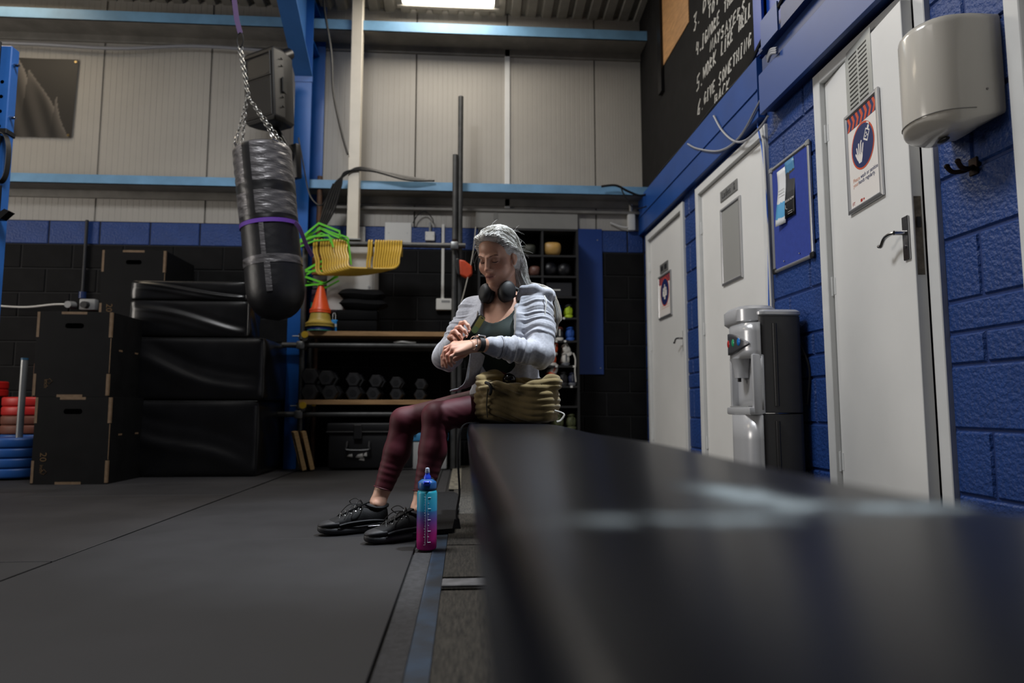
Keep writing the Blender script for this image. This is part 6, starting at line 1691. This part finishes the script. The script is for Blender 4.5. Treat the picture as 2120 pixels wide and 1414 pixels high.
for kn, an, sd in ((knL, anL, 1), (knR, anR, 2)):
    back = kn + np.array([.05, .02, -.03]); kw += .0035 * np.exp(-(np.linalg.norm(V - back, axis=1) / .05) ** 2) * np.sin((V - back) @ unit((.5, 0, 1)) * 230)
    low = an + (kn - an) * .38; kw += .0009 * np.exp(-(np.linalg.norm(V - low, axis=1) / .07) ** 2) * np.sin((V - low) @ unit(an - kn) * 210 + 2 * wob(V, 30, sd))
V = V + N * (kw + .0012 * wob(V, 40, 5))[:, None]
npmesh('leggings', V, Q, mat('maroon_leggings', '4a1722', .6, var=.06, vscale=8, spec=.3), person)
for kn, an in ((knL, anL), (knR, anR)):
    cu_ = an + (kn - an) * .17; dv = unit(kn - an); u, v = frame_of(dv)
    for q in (.003,):
        b = MB(); b.tube([Vector(cu_ + dv * q) + (u * math.cos(a) + v * math.sin(a)) * .0375 for a in [2 * math.pi * k / 28 for k in range(28)]], .003, 6, closed=True); b.build('cuff_seam', mat('maroon_leggings', '4a1722', .6), person)

# dark green top
T = Field(lo, hi, .0045)
torso(T, .006); shoulders(T, .002)
T.cutfn(lambda P: np.linalg.norm((P - (nb + tf * .085 + np.array([0, 0, .02]))) * np.array([1, 1, .72]), axis=-1) - .092, SHC - .3, SHC + .3, .004)
T.cutfn(lambda P: -((pelv[2] + .02) - P[..., 2]) * -1 if False else (P[..., 2] - (pelv[2] + .0)) * 1.0, lo, (hi[0], hi[1], pelv[2] + .05), .004)
V, Q = T.mesh(); V = neighbours_smooth(V, Q, 2); N = vnormals(V, Q)
V = V + N * (.0025 * wob(V, 55, 8) * np.clip((chest[2] - V[:, 2]) / .1, 0, 1))[:, None]
npmesh('vest_top', V, Q, mat('dark_green_jersey', '142321', .75, spec=.3, var=.08, vscale=20), person)

# grey hoodie: body with open front, sleeves, hood
H = Field(lo, hi, .004)
torso(H, .030, .04, False); shoulders(H, .012)
H.ell(pelv + np.array([0, 0, .03]) - tf * .01, (.19, .15, .12), TA, .04)
for s in (-1, 1): H.ell(chest + tl * .085 * s + tf * .05, np.array([.075, .07, .10]), TA, .03)
def opening(P):
    q = (P - chest) @ TA; l, f_, z = q[..., 0], q[..., 1], q[..., 2]
    w = .082 + .02 * np.clip((.05 - z) / .2, 0, 1.2); c = .022 - .05 * np.clip((-.06 - z) / .2, 0, 1)
    return np.maximum(np.abs(l - c) - w, .035 - f_)
H.cutfn(opening, lo, hi, .008)
H.cutfn(lambda P: (P[..., 2] - (pelv[2] - .035)), lo, (hi[0], hi[1], pelv[2] + .03), .01)
H.cone(nb + np.array([0, 0, .08]) + tf * .03, nb + np.array([0, 0, -.06]) + tf * .06, .085, .075, .012, 'sub')
H.chain([shL, shL * .5 + elL * .5 + np.array([.012, 0, 0]), elL + np.array([.012, 0, -.008]), elL * .55 + wrL * .45, elL * .30 + wrL * .70], [.070, .064, .056, .049, .043], .022)
H.chain([elL * .30 + wrL * .70, elL * .16 + wrL * .84], [.041, .039], .008)
H.chain([shR, shR * .5 + elR * .5, elR + np.array([-.01, 0, -.008]), elR * .4 + wrR * .6], [.066, .062, .060, .044], .025)
H.chain([elR * .4 + wrR * .6, elR * .18 + wrR * .82], [.041, .038], .008)
# hood folds round the neck and lapels
H.chain([q_(1082, 598, 2.955), q_(1106, 597, 2.94), q_(1136, 607, 2.935)], [.016, .017, .015], .02)
H.chain([q_(1136, 607, 2.935), q_(1134, 612, 3.03), q_(1105, 602, 3.11)], [.015, .03, .035], .025)
H.chain([nb + tl * .10 + np.array([0, 0, .005]), nb + tl * .05 - tf * .085 + np.array([0, 0, .015]), nb - tl * .05 - tf * .085 + np.array([0, 0, .015]), nb - tl * .088 + np.array([0, 0, .008])], [.028, .034, .034, .026], .012)
H.chain([nb + tl * .115 + np.array([0, 0, .008]), nb + tl * .14 - tf * .04 + np.array([0, 0, .0]), nb + tl * .06 - tf * .12 + np.array([0, 0, -.01])], [.024, .03, .04], .02)
for sg, w0, w1 in ((1, .092, .112), (-1, .080, .074)):
    H.chain([nb + tl * (w0 + .008) * sg + np.array([0, 0, .005]), nb + tl * w0 * sg + tf * .06 + np.array([0, 0, -.03]), chest + tl * w1 * sg + tf * .088 + np.array([0, 0, .06]), chest + tl * (w1 + .006) * sg + tf * .108 + np.array([0, 0, -.02]), waist + tl * (w1 - .02) * sg + tf * .10 + np.array([0, 0, .03])], [.024, .019, .016, .0145, .012], .012)
V, Q = H.mesh(); V = neighbours_smooth(V, Q, 2); N = vnormals(V, Q)
def along(a, b_):
    ab = b_ - a; t_ = np.clip(((V - a) @ ab) / (ab @ ab), -.1, 1.1); d = np.linalg.norm(V - a - t_[:, None] * ab, axis=1); return t_, d
fold = np.zeros(len(V))
for a, c, fr, am in ((shL, elL, 34, .0055), (elL, wrL, 30, .0045), (shR, elR, 34, .005), (elR, wrR, 30, .004)):
    t_, d = along(a, c); wgt = np.exp(-(d / .085) ** 4) * np.clip(t_ * 5 + .8, 0, 1) * np.clip((.80 - t_) * 8, 0, 1)
    ph_ = t_ * fr * 1.25 + 3.2 * wob(V, 16, 21) + 1.3 * wob(V, 42, 23); fold += wgt * am * (1.5 * (1 - np.abs(np.sin(ph_ * .5))) ** 1.6 - .4 + .35 * np.sin(ph_ * 1.7))
low = np.clip((chest[2] - .03 - V[:, 2]) / .12, 0, 1)
fold += low * .004 * np.sin(V @ unit((1, .4, .25)) * 95 + 2 * wob(V, 14, 31)) + .0016 * wob(V, 70, 33)
V = V + N * fold[:, None]
M_hood = mat('grey_marl_jersey', 'b6b8c1', .85, var=.12, vscale=90, color2='9fa1aa', bump=.15, bscale=500, sheen=.3)
npmesh('hoodie', V, Q, M_hood, person)
b = MB(); fp_ = smoothpts([Vector(q_(*p)) for p in ((992, 700, 2.955), (988, 735, 2.965), (981, 765, 2.965), (974, 788, 2.965), (962, 800, 2.968), (940, 807, 2.975))], 5)
b.grid(lambda u_, v_: fp_[min(len(fp_) - 1, int(round(v_ * (len(fp_) - 1))))] + Vector((.035 * (u_ - .5) * (1.25 - v_ * .6) * 1.6, .035 * (u_ - .5), .004 * math.sin(u_ * 9 + v_ * 7) + (.012 * (u_ - .5) if v_ > .8 else 0))), 9, len(fp_))
o = b.build('hoodie_flap', M_hood, person); sm = o.modifiers.new('thickness', 'SOLIDIFY'); sm.thickness = .005
dv = wrL - elL
for q, r in ((.69, .0465), (.705, .0455)):
    c0 = Vector(elL + dv * q); u, v = frame_of(dv); b = MB(); b.tube([c0 + (u * math.cos(a) + v * math.sin(a)) * r for a in [2 * math.pi * k / 28 for k in range(28)]], .0022, 6, closed=True); b.build('cuff_seam', M_hood, person)
b = MB(); b.tube(smoothpts([Vector(q_(1127, 612, 2.90)), Vector(q_(1131, 625, 2.885)), Vector(q_(1129, 645, 2.875)), Vector(q_(1128, 660, 2.868))]), .0028, 6); b.build('drawstring', mat('white_drawstring', 'dcdcd8', .7), person)
for s, lx_ in ((1, .108), (-1, .07)):
    b = MB(); b.tube(smoothpts([Vector(chest + tl * lx_ * s + tf * .108 + np.array([0, 0, .09])), Vector(chest + tl * (lx_ + .005) * s + tf * .126 + np.array([0, 0, 0])), Vector(chest + tl * (lx_ - .01) * s + tf * .122 + np.array([0, 0, -.08]))]), 0, flat=(.020, .004)); b.build('zip_tape', mat('pale_zip_facing', 'a9a39a', .8), person)

# hair
M_hair = mat('silver_hair', 'b3b1ac', .5, var=.18, vscale=26, streak=(3, 3, 1), sheen=.2)
M_hair_w = mat('white_hair_strand', 'e8e7e3', .4); M_hair_d = mat('grey_hair_strand', '7d796f', .45); M_hair_g = mat('grey_blond_hair', '9d917c', .45)
G0 = q_(1091, 600, 3.035)                         # where the hair gathers at the nape
HR = Field(HC - .22, HC + .22, .003)
HR.ell(hd(0, -.026, .042), np.array([.081, .099, .086]) * HS, HA, .01); HR.ell(hd(0, -.055, -.02), np.array([.074, .068, .072]) * HS, HA, .02)
HR.ell(hd(0, .015, .094), np.array([.062, .060, .036]) * HS, HA, .03)
HR.ell(hd(0, .112, -.018), np.array([.078, .094, .112]) * HS, HA, .010, 'sub')
for s in (-1, 1): HR.ell(hd(.088 * s, .004, -.030), np.array([.026, .024, .032]) * HS, HA, .006, 'sub')
for s in (-1, 1): HR.chain([hd(.052 * s, .055, .088), hd(.071 * s, .028, .050), hd(.078 * s, -.010, .022), hd(.074 * s, -.048, -.012)], [.012, .0125, .012, .018], .010)
HR.cone(hd(-.068, .034, .05), hd(-.072, .03, .005), .011, .006, .008)
HR.chain([hd(-.048, .060, .094), hd(-.0, .072, .103), hd(.048, .060, .092)], [.012, .013, .012], .015)
HR.chain([hd(.040, -.062, -.005), hd(.055, -.072, -.055), G0], [.040, .030, .018], .015)
HR.chain([hd(-.03, -.07, -.03), G0], [.045, .018], .015)
V, Q = HR.mesh(); V = neighbours_smooth(V, Q, 2); N = vnormals(V, Q); Lh = ((V - HC) @ HA) / HS
V = V + N * (.0022 * wob(V, 50, 6))[:, None]
hair = npmesh('hair', V, Q, M_hair, person)
rh = np.random.RandomState(4)
def to_cap(P, off):
    """push points onto the hair cap along rays from inside the skull"""
    c = hd(0, -.03, .02); d = P - c; r0 = np.linalg.norm(d, axis=1, keepdims=True); d = d / r0
    best = np.full(len(P), .07)
    for r in np.arange(.06, .20, .0015):
        i = np.clip(np.round((c + d * r - HR.lo) / HR.h).astype(int), 0, np.array(HR.n) - 1); ins_ = HR.f[i[:, 0], i[:, 1], i[:, 2]] < 0; best[ins_] = r
    return c + d * (best[:, None] + np.asarray(off))
b = MB(); b2 = MB(); K = 13
for i in range(1900):
    a = rh.uniform(-1.5, 1.5); sa = math.sin(a)
    st = hd(.070 * sa * 1.05, .088 * math.cos(a) - .004, .090 - .046 * abs(sa) ** 1.7 + rh.uniform(-.010, .016))
    if rh.rand() < .5: st = st + (hd(.06 * sa, -.06, .12 - .05 * abs(sa)) - st) * rh.rand()
    if i % 3 == 0:                                  # temples, combed back over the ears
        sg_ = 1 if rh.rand() < .7 else -1; q = rh.rand(); sa = sg_ * 1.0; st = hd(sg_ * (.058 + .018 * q), .058 - .066 * q, .066 - .050 * q + rh.uniform(-.008, .014))
    sd = 1 if sa > -.15 else -1
    mid = hd(.082 * sa + .012 * sd, -.055, .075 - .055 * abs(sa)); m2 = hd(.070 if sa > -.3 else -.05, -.075, -.03)
    T = np.linspace(0, 1, K)[:, None]
    P = (1 - T) ** 3 * st + 3 * T * (1 - T) ** 2 * mid + 3 * T ** 2 * (1 - T) * m2 + T ** 3 * (G0 + rh.normal(size=3) * .012)
    P += (np.sin(T * rh.uniform(5, 11) + rh.uniform(0, 6)) * .0022 * rh.normal(size=3))
    off = (rh.uniform(-.0005, .0025) + (.003 if rh.rand() < .05 else 0)) * np.clip(T * 6, -.1, 1) + .0003 * (1 - np.clip(T * 6, 0, 1))
    Pc = to_cap(P, off); w_ = np.clip((T - .82) / .18, 0, 1); Pc = Pc * (1 - w_) + P * w_
    (b if i % 2 else b2).tube([Vector(p) for p in Pc], [.0005 + .0007 * math.sin(math.pi * (k + 2) / (K + 3)) for k in range(K)], 4)
o = b.build('hair_strands', M_hair_w, person); o['kind'] = 'stuff'; o = b2.build('grey_strands', M_hair_d, person); o['kind'] = 'stuff'
tail = [G0 - (G0 - HC) * .08, G0, q_(1108, 600, 3.06), q_(1134, 608, 3.06), q_(1148, 634, 3.04), q_(1154, 662, 3.02), q_(1149, 694, 3.01)]
tail_s = smoothpts([Vector(p) for p in tail], 4); nT = len(tail_s)
b = MB(); b2 = MB()
for i in range(420):
    ra = math.sqrt(rh.rand()); an_ = rh.uniform(0, 6.28); P = []; cut = rh.randint(nT - 9, nT + 1)
    for k, p in enumerate(tail_s[:cut]):
        w_ = (.024 * (1 - (k / nT)) + .014) * min(1, .45 + .09 * k) * (.35 if k > nT - 5 else 1) * ra
        d = (tail_s[min(k + 1, nT - 1)] - tail_s[max(k - 1, 0)]); u, v = frame_of(d)
        P.append(p + (u * math.cos(an_ + .04 * k) + v * math.sin(an_ + .04 * k)) * w_)
    if len(P) > 3: (b if i % 2 else b2).tube(P, [.0011] * (len(P) - 1) + [.0003], 4)
o = b.build('ponytail', M_hair_g, person); o['kind'] = 'stuff'; o = b2.build('ponytail_highlights', M_hair, person); o['kind'] = 'stuff'
b = MB()
for i in range(90):
    d0 = unit(np.array([rh.normal(), rh.normal() - .6, abs(rh.normal()) * .8])); p0 = ((to_cap((HC + HA @ d0 * .1)[None], 0)[0] - HC) @ HA) / HS
    if p0[1] > .06 and p0[2] < .07: continue
    P = [p0]; dirn = unit(np.array([rh.normal() * .4, -1, rh.normal() * .4 - .5]))
    for k in range(7): P.append(P[-1] + dirn * .008 + d0 * (.0028 - .0009 * k) + rh.normal(size=3) * .0006)
    b.tube([Vector(HC + HA @ (p * HS)) for p in P], .00022, 3)
for s0, s1 in (((988, 530, 2.93), (984, 560, 2.94)), ((986, 520, 2.93), (981, 545, 2.945))): b.tube(smoothpts([Vector(q_(*s0)), Vector(q_((s0[0] + s1[0]) / 2 - 3, (s0[1] + s1[1]) / 2, 2.94)), Vector(q_(*s1))]), .0007, 4)
o = b.build('flyaway_hair', M_hair_w, person); o['kind'] = 'stuff'

# trainers on her feet
M_tr = mat('black_trainer_mesh', '111113', .75, spec=.3, var=.25, vscale=30, bump=.3, bscale=250); M_tr2 = mat('black_trainer_overlay', '1b1b1f', .6); M_sole = mat('dark_rubber_sole', '232326', .55, var=.2, vscale=25)
def trainer(heel, toe):
    heel = Vector((heel[0], heel[1], 0)); toe = Vector((toe[0], toe[1], 0)); fy = (toe - heel).normalized(); sx = fy.cross(Vector((0, 0, 1)))
    S = (toe - heel).length / .285
    M = mat4(sx * S, fy * S, Vector((0, 0, S)), heel)
    def ring(yy, hw, zb, zt, ex=.65, n=18, dx=0):
        out = []
        for k in range(n):
            a = 2 * math.pi * k / n; cs, sn = math.cos(a), math.sin(a)
            out.append(M @ Vector((dx + hw * math.copysign(abs(cs) ** ex, cs), yy, (zb + zt) / 2 + (zt - zb) / 2 * math.copysign(abs(sn) ** (ex if sn < 0 else .95), sn))))
        return out
    b = MB(); b.loft([ring(.006, .014, .04, .07), ring(.012, .030, .03, .094), ring(.03, .035, .025, .105), ring(.055, .0365, .025, .098), ring(.085, .037, .025, .096), ring(.11, .038, .025, .102), ring(.135, .040, .025, .096), ring(.165, .043, .025, .084), ring(.20, .046, .025, .070), ring(.235, .044, .025, .058), ring(.26, .036, .025, .05), ring(.278, .022, .027, .042), ring(.284, .01, .03, .037)]); b.build('trainer_upper', M_tr, person, smooth=70)
    b = MB(); b.loft([ring(-.002, .016, .006, .04), ring(.006, .032, .002, .045), ring(.04, .039, .0, .044), ring(.09, .038, .0, .038), ring(.13, .039, .0, .036), ring(.19, .048, .0, .036), ring(.23, .047, .001, .037), ring(.262, .038, .004, .038), ring(.282, .023, .010, .038), ring(.289, .010, .018, .034)]); b.build('trainer_sole', M_sole, person, smooth=70)
    b = MB(); b.loft([ring(.215, .0472, .030, .058), ring(.24, .0442, .030, .056), ring(.262, .0372, .030, .052), ring(.28, .0235, .030, .046), ring(.288, .009, .032, .041)]); b.build('toe_bumper', M_tr2, person, smooth=70)
    b = MB(); b.tube([M @ Vector((.030 * math.cos(a), .052 + .045 * math.sin(a), .101 + .004 * math.sin(a) - .005 * math.cos(2 * a))) for a in [2 * math.pi * k / 22 for k in range(22)]], .0085, 8, closed=True); b.build('trainer_collar', M_tr2, person)
    b = MB(); b.tube(smoothpts([M @ Vector((0, .085, .118)), M @ Vector((0, .12, .106)), M @ Vector((0, .16, .09)), M @ Vector((0, .195, .076))]), 0, flat=(.034, .008)); b.build('trainer_tongue', M_tr, person)
    for s in (-1, 1):
        b = MB(); b.tube(smoothpts([M @ Vector((s * .039, .02, .045)), M @ Vector((s * .042, .09, .05)), M @ Vector((s * .047, .17, .047)), M @ Vector((s * .05, .215, .040))]), .004, 6); b.build('side_overlay', M_tr2, person)
        b = MB(); b.box((s * .0385 - .002, .03, .016), (s * .0385 + .002, .10, .028), .001, M); b.build('air_window', mat('sole_window', '050506', .2), person, smooth=0)
    b = MB()
    for k in range(5):
        y = .115 + .019 * k; z = .1045 - .0075 * k; w_ = .024
        b.tube([M @ Vector((-w_, y, z - .005)), M @ Vector((0, y + .009, z + .006)), M @ Vector((w_, y + .019, z - .012))], .0024, 6); b.tube([M @ Vector((w_, y, z - .005)), M @ Vector((0, y + .009, z + .006)), M @ Vector((-w_, y + .019, z - .012))], .0024, 6)
    for s in (-1, 1):
        b.tube(smoothpts([M @ Vector((0, .11, .112)), M @ Vector((s * .03, .13, .132)), M @ Vector((s * .055, .15, .118)), M @ Vector((s * .045, .125, .098)), M @ Vector((0, .11, .111))]), .0022, 6)
        b.tube(smoothpts([M @ Vector((0, .11, .112)), M @ Vector((s * .02, .16, .11)), M @ Vector((s * .045, .19, .075))]), .0022, 6)
    o = b.build('trainer_laces', M_black_pl, person); o['kind'] = 'stuff'
    b = MB()
    for k in range(4): 
        for s in (-1, 1): b.cyl(M @ Vector((s * .026, .125 + .02 * k, .0945 - .0075 * k)), M @ Vector((s * .028, .126 + .02 * k, .0965 - .0075 * k)), .003, n=6)
    o = b.build('lace_eyelets', M_chrome, person); o['kind'] = 'stuff'
trainer(anR[:2] + np.array([.045, .02]), np.array([-.60, 2.945])); trainer(anL[:2] + np.array([.045, .022]), np.array([-.378, 2.735]))

# headphones round the neck
t = thing('headphones', 'black headphones resting round the woman\'s neck', 'headphones', loc=Vector(nb))
M_hp = mat('matt_black_headphone', '0f0f11', .6); M_hpc = mat('headphone_cushion', '0d0d0f', .6)
def cup(p, n_, k, up_):
    p = Vector(p) - Vector(nb); z = Vector(n_).normalized(); y = Vector(up_); y = (y - z * y.dot(z)).normalized(); x = y.cross(z)
    M = mat4(x * .86 * k, y * 1.08 * k, z * k, p)
    b = MB(); b.lathe([(.004, .030), (.022, .029), (.034, .022), (.040, .012), (.040, .004), (.037, .0)], (0, 0, 0), 32, M); b.build('ear_cup', M_hp, t, smooth=60)
    b = MB(); b.lathe([(.022, -.004), (.022, -.020), (.028, -.024), (.036, -.020), (.040, -.010), (.038, 0)], (0, 0, 0), 32, M, caps=False); b.build('ear_cushion', M_hpc, t, smooth=60)
c1, c2 = q_(1049, 607, 2.955), q_(1008, 608, 2.985)
cup(c1 + np.array([0, 0, .006]), unit((.30, -.93, .12)), 1.12, (.25, 0, 1)); cup(c2, unit((-.80, -.55, .15)), 1.05, (-.25, 0, 1))
bandp = [c1 + np.array([.03, .02, .03]), nb + tl * .098 + tf * .02 + np.array([0, 0, .045]), nb + tl * .075 - tf * .085 + np.array([0, 0, .055]), nb - tl * .0 - tf * .105 + np.array([0, 0, .058]), nb - tl * .075 - tf * .075 + np.array([0, 0, .055]), nb - tl * .092 + tf * .02 + np.array([0, 0, .04]), c2 + np.array([-.02, .02, .03])]
b = MB(); b.tube([p - Vector(nb) for p in smoothpts([Vector(p) for p in bandp], 5)], .009, 8); b.build('head_band', M_hp, t)

# watch, bracelet, phone
dvn = Vector(dv).normalized(); u = (Vector((0, 0, 1)) - dvn * dvn.z).normalized(); v = dvn.cross(u)
wc = Vector(elL + dv * 1.035)
t = thing('wrist_watch', 'black smart watch on the woman\'s left wrist', 'watch', loc=wc)
b = MB(); rr_ = lambda r, o_: [dvn * o_ + (u * math.cos(a) * 1.0 + v * math.sin(a) * 1.0) * r for a in [2 * math.pi * k / 28 for k in range(28)]]
b.loft([rr_(.0285, -.011), rr_(.031, -.011), rr_(.031, .011), rr_(.0285, .011)], caps=False, closed=True); b.build('watch_strap', M_black_pl, t, smooth=50)
b = MB(); b.box((-.018, -.017, .028), (.018, .017, .039), .004, mat4(dvn, v, u, (0, 0, 0))); b.build('watch_case', M_chrome, t, smooth=30)
b = MB(); b.box((-.0155, -.0145, .039), (.0155, .0145, .0402), .0005, mat4(dvn, v, u, (0, 0, 0))); b.build('watch_glass', mat('watch_glass_black', '06070a', .08), t, smooth=0)
wc2 = Vector(elL + dv * 1.15)
b = MB(); b.tube([wc2 + (u * math.cos(a) + v * math.sin(a)) * .030 + dvn * .004 * math.sin(a) for a in [2 * math.pi * k / 30 for k in range(30)]], .0017, 6, closed=True)
o = b.build('bracelet_ring', M_chrome); o.name = 'bracelet'; tag(o, 'thin silver bracelet beside the watch on the left wrist', 'bracelet')
b = MB(); b.ell(wc2 - u * .012 - v * .029 if v.y > 0 else wc2 - u * .012 + v * .029, .005, 10, 8); b.build('bracelet_charm', M_chrome, o)
pa, pb_ = Vector(q_(961, 716, 2.815)), Vector(q_(998, 655, 2.80))
e1 = (pb_ - pa).normalized(); nn = Vector((.86, -.28, .45)); nn = (nn - e1 * nn.dot(e1)).normalized(); e2 = nn.cross(e1)
ML = mat4(e2, e1, nn, (pa + pb_) / 2)
t = thing('mobile_phone', 'black mobile phone held in the woman\'s right hand', 'phone', ML)
b = MB(); b.prism(rrect(.070, .150, .011, 5), (-.0045, .0035)); bevel(b.build('phone_case', M_black_pl, t, smooth=30), .0015)
b = MB(); b.prism(rrect(.063, .142, .008, 5), (.0036, .0042)); b.build('phone_screen', print_mat('phone_reflection', [(0, '0c0f0c'), (.42, '16201a'), (.55, '6f8a5c'), (.74, '8f8a48')], 'Y', 2.0), t, smooth=0)  # glass reflection put into the colour bands of the screen
b = MB(); b.box((-.012, .062, .0043), (.012, .068, .0046), .0005); b.build('camera_notch', M_black_pl, t, smooth=0)
